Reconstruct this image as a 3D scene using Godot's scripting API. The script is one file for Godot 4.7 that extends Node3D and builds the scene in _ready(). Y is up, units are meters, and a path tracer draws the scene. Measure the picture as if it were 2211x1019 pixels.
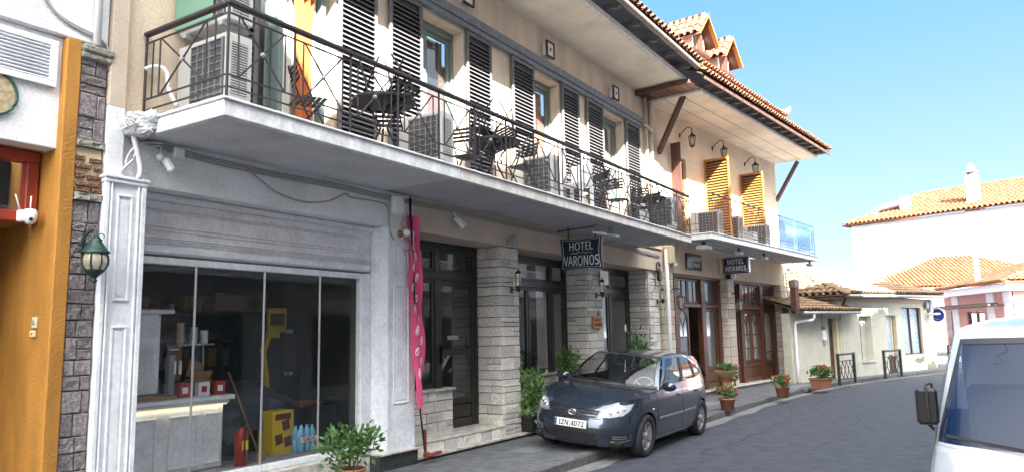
extends Node3D
# A narrow street: a cream hotel with a long iron balcony, a second hotel beside it, a shop, small houses beyond.
# World: x runs along the main facade, away from the viewer; the facade stands at z = -7; y is up, metres.
var rng := RandomNumberGenerator.new()
var counts := {}
var boxes := {}
var M: Dictionary[String, StandardMaterial3D] = {}
var T: Dictionary[String, ImageTexture] = {}
const HO := Vector3(18.2, 0, -7.0)      # corner where the second hotel starts
const HA := -0.10123                    # its turn (5.8 degrees)
const SO := Vector3(25.72, 0, -5.59)    # corner of the small cream house
const SA := -0.31416

func _ready():
	rng.seed = 7
	eye_and_light()
	materials()
	ground()
	orange_house()
	shop()
	hotel()
	hermes()
	small_house()
	far_houses()
	opposite()
	car()
	van()
	props()

# ---------------------------------------------------------------- helpers
func nm(parent: Node, called: String) -> String:
	var k := str(parent.get_instance_id()) + called
	var n: int = counts.get(k, 0)
	counts[k] = n + 1
	return called if n == 0 else "%s_%03d" % [called, n]

func tag(o, label: String, category: String, group := ""):
	o.set_meta("label", label)
	o.set_meta("category", category)
	if group: o.set_meta("group", group)
	return o

func th(called: String, label: String, category: String, at := Vector3.ZERO, turn := 0.0, group := "") -> Node3D:
	var o := Node3D.new()
	o.name = nm(self, called)
	add_child(o)
	o.position = at
	o.rotation.y = turn
	tag(o, label, category, group)
	return o

func hl(p: Vector3) -> Vector3:        # a place in the second hotel's own axes
	return HO + p.rotated(Vector3.UP, HA)

func sl(p: Vector3) -> Vector3:
	return SO + p.rotated(Vector3.UP, SA)

func copy(src: Node3D, called: String, label: String, at: Vector3, turn := 0.0) -> Node3D:
	var r: Node3D = src.duplicate()
	r.name = nm(self, called)
	add_child(r)
	r.position = at
	r.rotation.y = turn
	r.set_meta("label", label)
	return r

func P(parent: Node, called: String, what, m: Material, at := Vector3.ZERO) -> MeshInstance3D:
	var o := MeshInstance3D.new()
	o.name = nm(parent, called)
	if what is SurfaceTool:
		o.mesh = done(what)
	else:
		o.mesh = what
	o.material_override = m
	o.position = at
	parent.add_child(o)
	return o

func ns(smooth := false) -> SurfaceTool:
	var s := SurfaceTool.new()
	s.begin(Mesh.PRIMITIVE_TRIANGLES)
	s.set_smooth_group(0 if smooth else -1)
	return s

func done(s: SurfaceTool) -> Mesh:
	s.generate_normals()
	return s.commit()

func tri(s: SurfaceTool, a: Vector3, b: Vector3, c: Vector3):    # counter-clockwise from outside
	s.add_vertex(a); s.add_vertex(c); s.add_vertex(b)

func quad(s: SurfaceTool, a: Vector3, b: Vector3, c: Vector3, d: Vector3):
	tri(s, a, b, c); tri(s, a, c, d)

func trio(s: SurfaceTool, a: Vector3, b: Vector3, c: Vector3, o: Vector3):
	if (b - a).cross(c - a).dot((a + b + c) / 3.0 - o) > 0: tri(s, a, b, c)
	else: tri(s, a, c, b)

func quado(s: SurfaceTool, a: Vector3, b: Vector3, c: Vector3, d: Vector3, o: Vector3):
	trio(s, a, b, c, o); trio(s, a, c, d, o)

func ax(i: int, v: float) -> Vector3:
	var r := Vector3.ZERO
	r[i] = v
	return r

func cbox(s: SurfaceTool, ctr: Vector3, size: Vector3, c := 0.004, B := Basis.IDENTITY):
	var h := size * 0.5
	c = minf(c, minf(h.x, minf(h.y, h.z)) * 0.7)
	for a in 3:
		var b := (a + 1) % 3
		var d := (a + 2) % 3
		for sa in [-1.0, 1.0]:
			var f := ax(a, sa * h[a])
			var eb := ax(b, h[b] - c)
			var ed := ax(d, h[d] - c)
			quado(s, ctr + B * (f - eb - ed), ctr + B * (f + eb - ed), ctr + B * (f + eb + ed), ctr + B * (f - eb + ed), ctr)
			if c > 0.0:
				for sb in [-1.0, 1.0]:
					var p1 := ax(a, sa * h[a]) + ax(b, sb * (h[b] - c))
					var p2 := ax(a, sa * (h[a] - c)) + ax(b, sb * h[b])
					quado(s, ctr + B * (p1 - ed), ctr + B * (p1 + ed), ctr + B * (p2 + ed), ctr + B * (p2 - ed), ctr)
	if c > 0.0:
		for sx in [-1.0, 1.0]:
			for sy in [-1.0, 1.0]:
				for sz in [-1.0, 1.0]:
					var k := Vector3(sx * h.x, sy * h.y, sz * h.z)
					trio(s, ctr + B * (k - Vector3(0, sy * c, sz * c)), ctr + B * (k - Vector3(sx * c, 0, sz * c)), ctr + B * (k - Vector3(sx * c, sy * c, 0)), ctr)

func ab(s: SurfaceTool, x0: float, x1: float, y0: float, y1: float, z0: float, z1: float, c := 0.004):
	cbox(s, Vector3(x0 + x1, y0 + y1, z0 + z1) * 0.5, Vector3(absf(x1 - x0), absf(y1 - y0), absf(z1 - z0)), c)

func bmesh(size: Vector3, c := 0.004) -> Mesh:
	var k := "%.3f %.3f %.3f %.3f" % [size.x, size.y, size.z, c]
	if not boxes.has(k):
		var s := ns()
		cbox(s, Vector3.ZERO, size, c)
		boxes[k] = done(s)
	return boxes[k]

func bx(parent: Node, called: String, m: Material, x0: float, x1: float, y0: float, y1: float, z0: float, z1: float, c := 0.004) -> MeshInstance3D:
	return P(parent, called, bmesh(Vector3(absf(x1 - x0), absf(y1 - y0), absf(z1 - z0)), c), m, Vector3(x0 + x1, y0 + y1, z0 + z1) * 0.5)

func bar(s: SurfaceTool, a: Vector3, b: Vector3, w: float, d := -1.0, c := 0.0):   # a square bar from a to b
	if d < 0: d = w
	var y := (b - a).normalized()
	var x := y.cross(Vector3.UP if absf(y.y) < 0.95 else Vector3.RIGHT).normalized()
	var z := x.cross(y)
	cbox(s, (a + b) * 0.5, Vector3(w, (b - a).length(), d), c, Basis(x, y, z))

func tube(s: SurfaceTool, pts: Array, r, n := 6, caps := true):
	var rings := []
	for i in pts.size():
		var d: Vector3 = (pts[mini(i + 1, pts.size() - 1)] - pts[maxi(i - 1, 0)]).normalized()
		var x := d.cross(Vector3.UP if absf(d.y) < 0.9 else Vector3.RIGHT).normalized()
		var y := d.cross(x)
		var rr: float = r[i] if r is Array else r
		var ring := []
		for k in n:
			var t := TAU * k / n
			ring.append(pts[i] + (x * cos(t) + y * sin(t)) * rr)
		rings.append(ring)
	for i in pts.size() - 1:
		for k in n:
			var k2 := (k + 1) % n
			quad(s, rings[i][k], rings[i][k2], rings[i + 1][k2], rings[i + 1][k])
	if caps:
		for k in range(1, n - 1):
			tri(s, rings[0][0], rings[0][k + 1], rings[0][k])
			tri(s, rings[-1][0], rings[-1][k], rings[-1][k + 1])

func lathe(s: SurfaceTool, prof: Array, n := 12, at := Vector3.ZERO, B := Basis.IDENTITY):   # prof: [radius, height] pairs going up
	for i in prof.size() - 1:
		for k in n:
			var t0 := TAU * k / n
			var t1 := TAU * (k + 1) / n
			var a := Vector3(cos(t0) * prof[i][0], prof[i][1], sin(t0) * prof[i][0])
			var b := Vector3(cos(t1) * prof[i][0], prof[i][1], sin(t1) * prof[i][0])
			var c := Vector3(cos(t1) * prof[i + 1][0], prof[i + 1][1], sin(t1) * prof[i + 1][0])
			var d := Vector3(cos(t0) * prof[i + 1][0], prof[i + 1][1], sin(t0) * prof[i + 1][0])
			if prof[i][0] > 0.0001: tri(s, at + B * a, at + B * c, at + B * b)
			if prof[i + 1][0] > 0.0001: tri(s, at + B * a, at + B * d, at + B * c)

func ell(s: SurfaceTool, c: Vector3, r: Vector3, n := 10, B := Basis.IDENTITY):
	var pr := []
	for i in n + 1:
		var t := PI * i / n - PI / 2
		pr.append([cos(t), sin(t)])
	pr[0][0] = 0.0; pr[n][0] = 0.0
	lathe(s, pr, n + 2, c, B * Basis.from_scale(r))

func sheet(s: SurfaceTool, rows: Array, flip := false):
	for i in rows.size() - 1:
		for j in rows[i].size() - 1:
			if flip: quad(s, rows[i][j], rows[i + 1][j], rows[i + 1][j + 1], rows[i][j + 1])
			else: quad(s, rows[i][j], rows[i][j + 1], rows[i + 1][j + 1], rows[i + 1][j])

func extr(s: SurfaceTool, poly: Array, O: Vector3, U: Vector3, V: Vector3, D: Vector3):   # a flat outline O + U*x + V*y given thickness D
	var pk := PackedVector2Array(poly)
	var idx := Geometry2D.triangulate_polygon(pk)
	var cw := Geometry2D.is_polygon_clockwise(pk)
	var f := U.cross(V).dot(D) > 0
	var p := func(q: Vector2, e: float) -> Vector3: return O + U * q.x + V * q.y + D * e
	for i in range(0, idx.size(), 3):
		var a := pk[idx[i]]; var b := pk[idx[i + 1]]; var c := pk[idx[i + 2]]
		if (b - a).cross(c - a) < 0:
			var t := b; b = c; c = t
		if f:
			tri(s, p.call(a, 1), p.call(b, 1), p.call(c, 1)); tri(s, p.call(a, 0), p.call(c, 0), p.call(b, 0))
		else:
			tri(s, p.call(a, 1), p.call(c, 1), p.call(b, 1)); tri(s, p.call(a, 0), p.call(b, 0), p.call(c, 0))
	for i in pk.size():
		var a := pk[i]; var b := pk[(i + 1) % pk.size()]
		if cw == f: quad(s, p.call(b, 0), p.call(a, 0), p.call(a, 1), p.call(b, 1))
		else: quad(s, p.call(a, 0), p.call(b, 0), p.call(b, 1), p.call(a, 1))

func words(parent: Node, called: String, text: String, m: Material, at: Vector3, size: float, B := Basis.IDENTITY, font := "Droid Sans", wide := 0.0, bold := 0.0) -> MeshInstance3D:
	var t := TextMesh.new()
	var f := SystemFont.new()
	f.font_names = PackedStringArray([font])
	if bold > 0.0: f.font_weight = 700
	t.font = f
	t.text = text
	t.font_size = 64
	t.pixel_size = size / 46.0
	t.depth = 0.006
	var o := P(parent, called, t, m, at)
	var w := t.get_aabb().size.x
	o.basis = B * Basis.from_scale(Vector3(wide / w if wide > 0.0 and w > 0.0 else 1.0, 1, 1))
	return o

func arc(c: Vector3, u: Vector3, v: Vector3, r: float, a0: float, a1: float, n: int, r1 := -1.0) -> Array:
	var out := []
	for i in n + 1:
		var t := lerpf(a0, a1, float(i) / n)
		out.append(c + (u * cos(t) + v * sin(t)) * (r if r1 < 0 else lerpf(r, r1, float(i) / n)))
	return out

# ---------------------------------------------------------------- materials
func tex(key: String, freq: float, oct: int, lo: float, hi: float, type := FastNoiseLite.TYPE_SIMPLEX_SMOOTH, size := 512, sx := 1.0, power := 1.0) -> ImageTexture:
	if T.has(key): return T[key]
	var n := FastNoiseLite.new()
	n.seed = key.hash() % 1000
	n.noise_type = type
	n.frequency = freq
	n.fractal_octaves = oct
	var im := n.get_seamless_image(size, int(size / sx))
	im.convert(Image.FORMAT_L8)
	if sx != 1.0: im.resize(size, size, Image.INTERPOLATE_CUBIC)
	var d := im.get_data()
	var lut := PackedByteArray()
	for i in 256: lut.append(int(pow(clampf(lerpf(lo, hi, pow(i / 255.0, power)), 0, 1), 1.0 if lo == 0.0 else 0.4545) * 255))     # kept as sRGB, so that the shares are linear
	for i in d.size(): d[i] = lut[d[i]]
	T[key] = ImageTexture.create_from_image(Image.create_from_data(size, size, false, Image.FORMAT_L8, d))
	return T[key]

func mt(key: String, r: float, g: float, b: float, rough := 0.8, metal := 0.0) -> StandardMaterial3D:
	var m := StandardMaterial3D.new()
	m.resource_name = key
	m.albedo_color = Color(r, g, b).linear_to_srgb()
	m.roughness = rough
	m.metallic = metal
	M[key] = m
	return m

func skin(m: StandardMaterial3D, t: Texture2D, scale: float, bump: Texture2D = null, depth := 0.2, over: Texture2D = null, over_scale := 0.3, world := true, stretch := Vector3.ONE):
	m.albedo_texture = t
	m.uv1_triplanar = true
	m.uv1_world_triplanar = world
	m.uv1_scale = Vector3.ONE * scale * stretch
	if bump:
		m.heightmap_enabled = true
		m.heightmap_texture = bump
		m.heightmap_scale = depth
	if over:
		m.detail_enabled = true
		m.detail_albedo = over
		m.detail_blend_mode = BaseMaterial3D.BLEND_MODE_MUL
		m.detail_uv_layer = BaseMaterial3D.DETAIL_UV_2
		m.uv2_triplanar = true
		m.uv2_world_triplanar = world
		m.uv2_scale = Vector3.ONE * over_scale
	return m

func glass(key: String, a: float, tint := Color(0.75, 0.85, 0.85), rough := 0.02) -> StandardMaterial3D:
	var m := mt(key, tint.r, tint.g, tint.b, rough)
	m.albedo_color = Color(tint.r, tint.g, tint.b, a)
	m.transparency = BaseMaterial3D.TRANSPARENCY_ALPHA
	return m

func materials():
	var grain := tex("grain", 0.06, 4, 0.80, 1.06)
	var blot := tex("blot", 0.012, 5, 0.80, 1.08)
	var stain := tex("stain", 0.018, 5, 0.50, 1.15)
	var rough := tex("rough", 0.05, 5, 0.0, 1.0)
	var stucco := tex("stucco", 0.09, 4, 0.0, 1.0)
	var chip := tex("chip", 0.035, 5, 0.35, 1.0, FastNoiseLite.TYPE_CELLULAR)
	var wood := tex("wood", 0.02, 5, 0.6, 1.0, FastNoiseLite.TYPE_SIMPLEX_SMOOTH, 512, 8.0)
	var streak := tex("streak", 0.012, 5, 0.78, 1.0, FastNoiseLite.TYPE_SIMPLEX_SMOOTH, 512, 6.0)
	var veil := tex("veil", 0.025, 5, 0.60, 1.12)
	var drip := tex("drip", 0.012, 5, 0.74, 1.10, FastNoiseLite.TYPE_SIMPLEX_SMOOTH, 512, 3.0)
	var asph := tex("asph", 0.30, 4, 0.25, 1.25)
	var asphb := tex("asphb", 0.3, 2, 0.0, 1.0)
	var marb := tex("marb", 0.02, 6, 0.5, 1.2, FastNoiseLite.TYPE_SIMPLEX_SMOOTH, 512, 1.0, 1.4)
	var veins := tex("veins", 0.03, 4, 0.0, 1.0, FastNoiseLite.TYPE_CELLULAR)
	skin(mt("asphalt", 0.060, 0.068, 0.092, 0.75), asph, 0.32, asphb, 0.6, stain, 0.3)
	skin(mt("pavement", 0.115, 0.122, 0.132, 0.85), grain, 0.5, rough, 0.5, stain, 0.35)
	skin(mt("paver", 0.29, 0.295, 0.31, 0.85), grain, 0.7, rough, 0.5, stain, 0.45)
	skin(mt("kerb", 0.13, 0.135, 0.14, 0.9), stain, 0.9, rough, 1.4, blot, 0.3)
	skin(mt("gutter", 0.19, 0.19, 0.19, 0.9), stain, 0.5, rough, 0.5, blot, 0.2)
	skin(mt("manhole", 0.16, 0.165, 0.19, 0.8), grain, 1.0)
	skin(mt("white_wall", 0.83, 0.85, 0.88, 0.85), grain, 0.8, stucco, 0.35, blot, 0.2)
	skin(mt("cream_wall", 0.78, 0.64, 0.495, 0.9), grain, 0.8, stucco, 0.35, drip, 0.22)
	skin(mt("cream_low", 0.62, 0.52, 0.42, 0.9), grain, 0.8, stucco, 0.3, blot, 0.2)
	skin(mt("hermes_wall", 0.78, 0.63, 0.475, 0.9), grain, 0.8, stucco, 0.3, blot, 0.15)
	skin(mt("soffit", 0.82, 0.75, 0.63, 0.9), grain, 0.6, null, 0, blot, 0.15)
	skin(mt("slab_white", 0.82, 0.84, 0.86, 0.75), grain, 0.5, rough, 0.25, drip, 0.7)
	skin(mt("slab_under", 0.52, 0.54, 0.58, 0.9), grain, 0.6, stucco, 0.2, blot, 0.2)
	skin(mt("old_paint", 0.72, 0.75, 0.78, 0.8), stain, 0.9, rough, 4.0, blot, 0.5)
	skin(mt("panel_white", 0.82, 0.86, 0.91, 0.45), grain, 0.4, null, 0, blot, 0.4)
	skin(mt("sheet_grey", 0.80, 0.80, 0.83, 0.5), grain, 0.4, null, 0, blot, 0.3)
	skin(mt("orange_wall", 0.47, 0.215, 0.034, 0.75), streak, 0.6, stucco, 0.4, drip, 0.5)
	skin(mt("red_wood", 0.38, 0.045, 0.02, 0.45), wood, 0.7)
	skin(mt("cap_stone", 0.34, 0.33, 0.29, 0.9), stain, 1.6, rough, 2.0)
	skin(mt("pale_plaster", 0.66, 0.56, 0.36, 0.9), grain, 0.8, stucco, 0.3)
	skin(mt("clay_brick", 0.28, 0.13, 0.075, 0.9), stain, 2.0, rough, 2.0)
	for i in 4:   # left pillar, mauve grey stones
		var k: float = [1.0, 0.8, 1.2, 0.92][i]
		skin(mt("mauve_stone_%d" % i, 0.43 * k, 0.38 * k, 0.385 * k, 0.9), stain, 2.6 + 0.2 * i, rough, 2.6, marb, 1.7)
	for i in 4:
		var k: float = [1.0, 0.80, 1.10, 0.92][i]
		var b: float = [1.0, 1.03, 0.97, 1.06][i]
		skin(mt("pillar_stone_%d" % i, 0.80 * k, 0.765 * k, 0.70 * k * b, 0.85), veil, 1.1 + 0.2 * i, rough, 0.6, grain, 1.5)
		skin(mt("beige_stone_%d" % i, 0.68 * k, 0.61 * k, 0.51 * k, 0.85), veil, 1.2 + 0.2 * i, rough, 0.6, grain, 1.5)
		skin(mt("tile_%d" % i, 0.34 * k, 0.14 * k, 0.07 * k, 0.85), stain, 1.3, rough, 0.5, marb, 0.5)
		skin(mt("old_tile_%d" % i, 0.34 * k, 0.215 * k, 0.125 * k * b, 0.9), stain, 1.6, rough, 0.8, marb, 0.7)
		skin(mt("brown_wood_%d" % i, 0.135 * k, 0.048 * k, 0.026 * k, 0.38), wood, 1.2 + i * 0.1, null, 0.0, null, 0.3, false)
	for i in 4:
		var k: float = [1.0, 0.8, 1.15, 0.92][i]
		skin(mt("far_tile_%d" % i, 0.25 * k, 0.09 * k, 0.035 * k, 0.9), stain, 0.6, rough, 0.5, marb, 0.3)
	mt("joint", 0.055, 0.05, 0.05, 0.95)
	skin(mt("marble", 0.62, 0.59, 0.53, 0.4), marb, 0.5)
	skin(mt("dark_marble", 0.05, 0.065, 0.06, 0.35), marb, 2.2, null, 0, stain, 1.0)
	skin(mt("dark_green_frame", 0.028, 0.028, 0.022, 0.35), wood, 1.0)
	skin(mt("iron", 0.045, 0.038, 0.04, 0.55, 0.3), grain, 2.0)
	skin(mt("iron_dark", 0.02, 0.02, 0.024, 0.5, 0.3), grain, 2.0)
	skin(mt("iron_brown", 0.09, 0.05, 0.035, 0.55, 0.2), grain, 2.0)
	skin(mt("shutter_grey", 0.125, 0.12, 0.12, 0.55), grain, 1.0)
	skin(mt("rail_grey", 0.20, 0.225, 0.25, 0.5), grain, 0.7, null, 0, stain, 0.7)
	skin(mt("window_green", 0.16, 0.21, 0.18, 0.4), grain, 0.8)
	skin(mt("reveal", 0.55, 0.43, 0.33, 0.9), grain, 0.8)
	skin(mt("eave_wood", 0.13, 0.10, 0.095, 0.7), wood, 0.8)
	skin(mt("brown_paint", 0.12, 0.06, 0.045, 0.6), wood, 0.9)
	skin(mt("gutter_metal", 0.26, 0.22, 0.20, 0.55, 0.2), stain, 0.8)
	skin(mt("zinc", 0.42, 0.43, 0.44, 0.5, 0.4), stain, 0.8)
	skin(mt("curtain", 0.50, 0.13, 0.025, 0.9), streak, 1.0)
	skin(mt("curtain_white", 0.7, 0.66, 0.6, 0.9), streak, 1.0)
	skin(mt("curtain_brown", 0.10, 0.035, 0.025, 0.9), streak, 1.0)
	mt("ac_white", 0.46, 0.46, 0.44, 0.45)
	mt("trim_dark", 0.02, 0.02, 0.022, 0.55)
	mt("ac_grid", 0.22, 0.22, 0.23, 0.5)
	mt("ac_dark", 0.06, 0.062, 0.07, 0.6)
	mt("plastic_white", 0.75, 0.76, 0.78, 0.35)
	mt("plastic_grey", 0.3, 0.31, 0.33, 0.5)
	mt("cable", 0.34, 0.34, 0.34, 0.6)
	mt("cable_white", 0.62, 0.62, 0.62, 0.5)
	mt("black", 0.012, 0.012, 0.014, 0.45)
	mt("rubber", 0.022, 0.022, 0.024, 0.8)
	mt("chrome", 0.7, 0.72, 0.74, 0.15, 1.0)
	mt("alu", 0.62, 0.63, 0.65, 0.35, 0.7)
	skin(mt("honey_wood", 0.50, 0.22, 0.055, 0.5), wood, 1.0)
	skin(mt("plain_wood", 0.30, 0.17, 0.08, 0.6), wood, 1.2)
	glass("pane", 0.025, Color(0.6, 0.7, 0.72))
	glass("shop_pane", 0.008, Color(0.75, 0.85, 0.88)).metallic_specular = 0.36
	glass("lamp_pane", 0.35, Color(0.7, 0.68, 0.6), 0.12)
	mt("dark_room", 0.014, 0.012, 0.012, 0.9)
	skin(mt("small_house_wall", 0.58, 0.57, 0.48, 0.9), grain, 0.6, stucco, 0.4, blot, 0.3)
	skin(mt("pink_wall", 0.52, 0.235, 0.20, 0.9), grain, 0.8, stucco, 0.2)
	skin(mt("pink_white", 0.70, 0.62, 0.62, 0.8), grain, 0.8)
	skin(mt("far_white", 0.70, 0.69, 0.67, 0.9), grain, 0.5, null, 0, blot, 0.1)
	skin(mt("brown_door", 0.10, 0.04, 0.03, 0.55), wood, 1.0)
	skin(mt("terracotta", 0.42, 0.17, 0.10, 0.8), grain, 1.5, null, 0, stain, 2.0, false)
	mt("soil", 0.05, 0.035, 0.025, 0.95)
	for i in 3:
		var lf := mt("leaf_%d" % i, [0.045, 0.07, 0.095][i], [0.105, 0.15, 0.19][i], [0.025, 0.035, 0.04][i], 0.5)
		lf.backlight_enabled = true
		lf.backlight = Color(0.10, 0.2, 0.05)
	mt("petal_red", 0.45, 0.012, 0.02, 0.6)
	mt("stem", 0.10, 0.09, 0.04, 0.8)

# ---------------------------------------------------------------- camera, sky, sun
func eye_and_light():
	var cam := Camera3D.new()
	cam.name = "camera"
	cam.fov = 35.33
	cam.near = 0.05
	cam.far = 600.0
	cam.transform = Transform3D(Basis(Vector3(0.54058, -0.01883, 0.84108), Vector3(-0.10049, 0.99115, 0.08678), Vector3(-0.83527, -0.13143, 0.53390)), Vector3(0, 1.9, 0))
	add_child(cam)
	cam.current = true
	var env := Environment.new()
	var sky := Sky.new()
	var sm := ProceduralSkyMaterial.new()
	sm.sky_top_color = Color(0.095, 0.262, 0.40)
	sm.sky_horizon_color = Color(0.39, 0.435, 0.465)
	sm.sky_curve = 0.185
	sm.ground_bottom_color = Color(0.34, 0.34, 0.35)
	sm.ground_horizon_color = Color(0.60, 0.62, 0.64)
	sm.sky_energy_multiplier = 0.6
	sm.sun_angle_max = 90.0
	sm.sun_curve = 1.0
	sky.sky_material = sm
	env.background_mode = Environment.BG_SKY
	env.sky = sky
	env.tonemap_mode = Environment.TONE_MAPPER_LINEAR
	env.tonemap_exposure = 25.0
	env.sdfgi_enabled = true
	env.ssao_enabled = true
	env.ssil_enabled = true
	var we := WorldEnvironment.new()
	we.name = "surroundings"
	we.environment = env
	add_child(we)
	var sun := DirectionalLight3D.new()
	sun.name = "sun"
	sun.light_energy = 0.6
	sun.light_color = Color(1.0, 0.99, 0.972)
	sun.light_angular_distance = 0.5
	sun.shadow_enabled = true
	add_child(sun)
	sun.look_at_from_position(Vector3.ZERO, -Vector3(-0.501, 0.627, 0.597))

# ---------------------------------------------------------------- ground
var kerb := [Vector2(-14, -5.12), Vector2(8.5, -5.12), Vector2(15, -5.12), Vector2(20.2, -5.06), Vector2(23.7, -4.85), Vector2(26.2, -4.5), Vector2(28.2, -4.1), Vector2(31, -3.38), Vector2(33.6, -2.5), Vector2(36.2, -1.65), Vector2(40, 0.1), Vector2(47, 4.6)]

func structure(o, label := ""):
	o.set_meta("kind", "structure")
	if label: o.set_meta("label", label)
	return o

func ground():
	var s := ns()
	quad(s, Vector3(-80, 0, 120), Vector3(260, 0, 120), Vector3(260, 0, -160), Vector3(-80, 0, -160))
	structure(P(self, "road", done(s), M.asphalt), "worn blue grey asphalt road bending right past the hotels")
	# the pavement on the hotel side, with its line of kerb stones
	var cur := Curve2D.new()
	for i in kerb.size():
		var d: Vector2 = (kerb[mini(i + 1, kerb.size() - 1)] - kerb[maxi(i - 1, 0)])
		var l: float = minf((kerb[i] - kerb[maxi(i - 1, 0)]).length(), (kerb[mini(i + 1, kerb.size() - 1)] - kerb[i]).length()) * 0.3
		cur.add_point(kerb[i], -d.normalized() * l, d.normalized() * l)
	var len := cur.get_baked_length()
	var poly := []
	var n := 90
	for i in n + 1:
		var q := cur.sample_baked(len * i / n)
		var t := (cur.sample_baked(minf(len, len * i / n + 0.1)) - cur.sample_baked(maxf(0, len * i / n - 0.1))).normalized()
		poly.append(q + Vector2(t.y, -t.x) * 0.2)
	poly.append(Vector2(60, 4)); poly.append(Vector2(60, -30)); poly.append(Vector2(-14, -30))
	s = ns()
	extr(s, poly, Vector3(0, -0.3, 0), Vector3.RIGHT, Vector3.BACK, Vector3(0, 0.43, 0))
	var pave = structure(P(self, "pavement", done(s), M.pavement), "grey concrete pavement in front of the shop and hotels")
	var kn := Node3D.new()
	kn.name = "kerb"
	pave.add_child(kn)
	var at := 8.0
	var vars := []
	for v in 4:
		s = ns()
		cbox(s, Vector3.ZERO, Vector3(1, 0.44, 0.21), 0.022)
		vars.append(rough_mesh(s, 0.014, v))
	while at < len - 1.0:
		var l := rng.randf_range(0.75, 1.15) if at < 42 else 1.6
		var q := cur.sample_baked(at + l / 2)
		var t := (cur.sample_baked(at + l) - cur.sample_baked(at)).normalized()
		var o := P(kn, "kerb_stone", vars[rng.randi() % 4], M.kerb, Vector3(q.x, -0.078 + rng.randf_range(-0.006, 0.008), q.y) + Vector3(t.y, 0, -t.x) * 0.105)
		o.basis = Basis(Vector3(t.x, 0, t.y), Vector3.UP, Vector3(-t.y, 0, t.x)) * Basis.from_scale(Vector3(l - 0.012, 1, 1))
		at += l
	# a pale concrete gutter along the kerb
	s = ns()
	var rows := [[], []]
	for i in n + 1:
		var q := cur.sample_baked(len * i / n)
		var t := (cur.sample_baked(minf(len, len * i / n + 0.1)) - cur.sample_baked(maxf(0, len * i / n - 0.1))).normalized()
		var w := 0.27 + 0.05 * sin(i * 1.7) + 0.03 * sin(i * 4.1)
		rows[0].append(Vector3(q.x, 0.005, q.y))
		rows[1].append(Vector3(q.x - t.y * w, 0.005, q.y + t.x * w))
	sheet(s, rows, true)
	structure(P(self, "gutter_strip", done(s), M.gutter), "pale concrete gutter strip between asphalt and kerb")
	# hairline cracks in the road
	mt("crack", 0.02, 0.022, 0.028, 0.95)
	for c in [[Vector2(7.5, -3.4), 9.0], [Vector2(12.0, -2.4), 12.0], [Vector2(16.5, -3.7), 8.0]]:
		s = ns()
		var a := [[], []]
		var q: Vector2 = c[0]
		for k in 24:
			q += Vector2(c[1] / 24.0, rng.randf_range(-0.13, 0.13))
			var w := rng.randf_range(0.003, 0.008)
			a[0].append(Vector3(q.x, 0.0055, q.y - w)); a[1].append(Vector3(q.x, 0.0055, q.y + w))
		sheet(s, a, true)
		structure(P(self, "road_crack", done(s), M.crack), "thin crack along the asphalt")
	# dark metal covers let into the pavement
	for c in [[9.75, 10.75, -6.35, -5.95], [17.6, 18.6, -6.15, -5.75], [23.6, 25.4, -5.35, -4.75]]:
		s = ns()
		ab(s, c[0], c[1], 0.05, 0.136, c[2], c[3], 0.003)
		for k in 5: ab(s, c[0] + 0.06, c[1] - 0.06, 0.13, 0.139, c[2] + 0.05 + k * (c[3] - c[2] - 0.1) / 5, c[2] + 0.05 + (k + 0.5) * (c[3] - c[2] - 0.1) / 5, 0.001)
		P(pave, "drain_cover", done(s), M.manhole)
	# thin joints, as shallow raised slabs in the pavement near the viewer
	s = ns()
	ab(s, -14, 36, -0.2, 0.13, 2.2, 3.2, 0.02)
	structure(P(self, "pavement", done(s), M.paver), "narrow grey pavement on the far side of the road")

func rough_mesh(st: SurfaceTool, amount: float, sd: int) -> Mesh:    # jitter shared corners so that an edge reads as hewn
	var a := st.commit_to_arrays()
	var v: PackedVector3Array = a[Mesh.ARRAY_VERTEX]
	var r := FastNoiseLite.new()
	r.seed = sd
	r.frequency = 2.3
	for i in v.size():
		var p := v[i]
		v[i] = p + Vector3(r.get_noise_3dv(p * 3.0), r.get_noise_3dv(p * 3.0 + Vector3(9, 0, 0)), r.get_noise_3dv(p * 3.0 + Vector3(0, 9, 0))) * amount * 2.0
	var s := ns()
	for p in v: s.add_vertex(p)
	return done(s)

# ---------------------------------------------------------------- stones and tiles
var stone_var := []

func stone_mesh(i: int) -> Mesh:      # a hewn unit block, front towards +z
	if stone_var.is_empty():
		for v in 8:
			var r := RandomNumberGenerator.new()
			r.seed = 100 + v
			var s := ns()
			var e := 0.06
			var g := []
			var lx := [-0.5, -0.5 + e, -0.16, 0.18, 0.5 - e, 0.5]
			for a in 6:
				var row := []
				for b in 6:
					var edge := a == 0 or b == 0 or a == 5 or b == 5
					var z := 0.30 if edge else 0.5 + r.randf_range(-0.17, 0.12)
					row.append(Vector3(lx[b] + (0.0 if edge else r.randf_range(-0.03, 0.03)), lx[a] + (r.randf_range(-0.02, 0.0) if edge else r.randf_range(-0.03, 0.03)), z))
				g.append(row)
			sheet(s, g)
			for k in 5:
				quad(s, g[0][k + 1], g[0][k], Vector3(g[0][k].x, g[0][k].y, -0.5), Vector3(g[0][k + 1].x, g[0][k + 1].y, -0.5))
				quad(s, g[5][k], g[5][k + 1], Vector3(g[5][k + 1].x, g[5][k + 1].y, -0.5), Vector3(g[5][k].x, g[5][k].y, -0.5))
				quad(s, g[k][0], g[k + 1][0], Vector3(g[k + 1][0].x, g[k + 1][0].y, -0.5), Vector3(g[k][0].x, g[k][0].y, -0.5))
				quad(s, g[k + 1][5], g[k][5], Vector3(g[k][5].x, g[k][5].y, -0.5), Vector3(g[k + 1][5].x, g[k + 1][5].y, -0.5))
			stone_var.append(done(s))
	return stone_var[i % 8]

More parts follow.
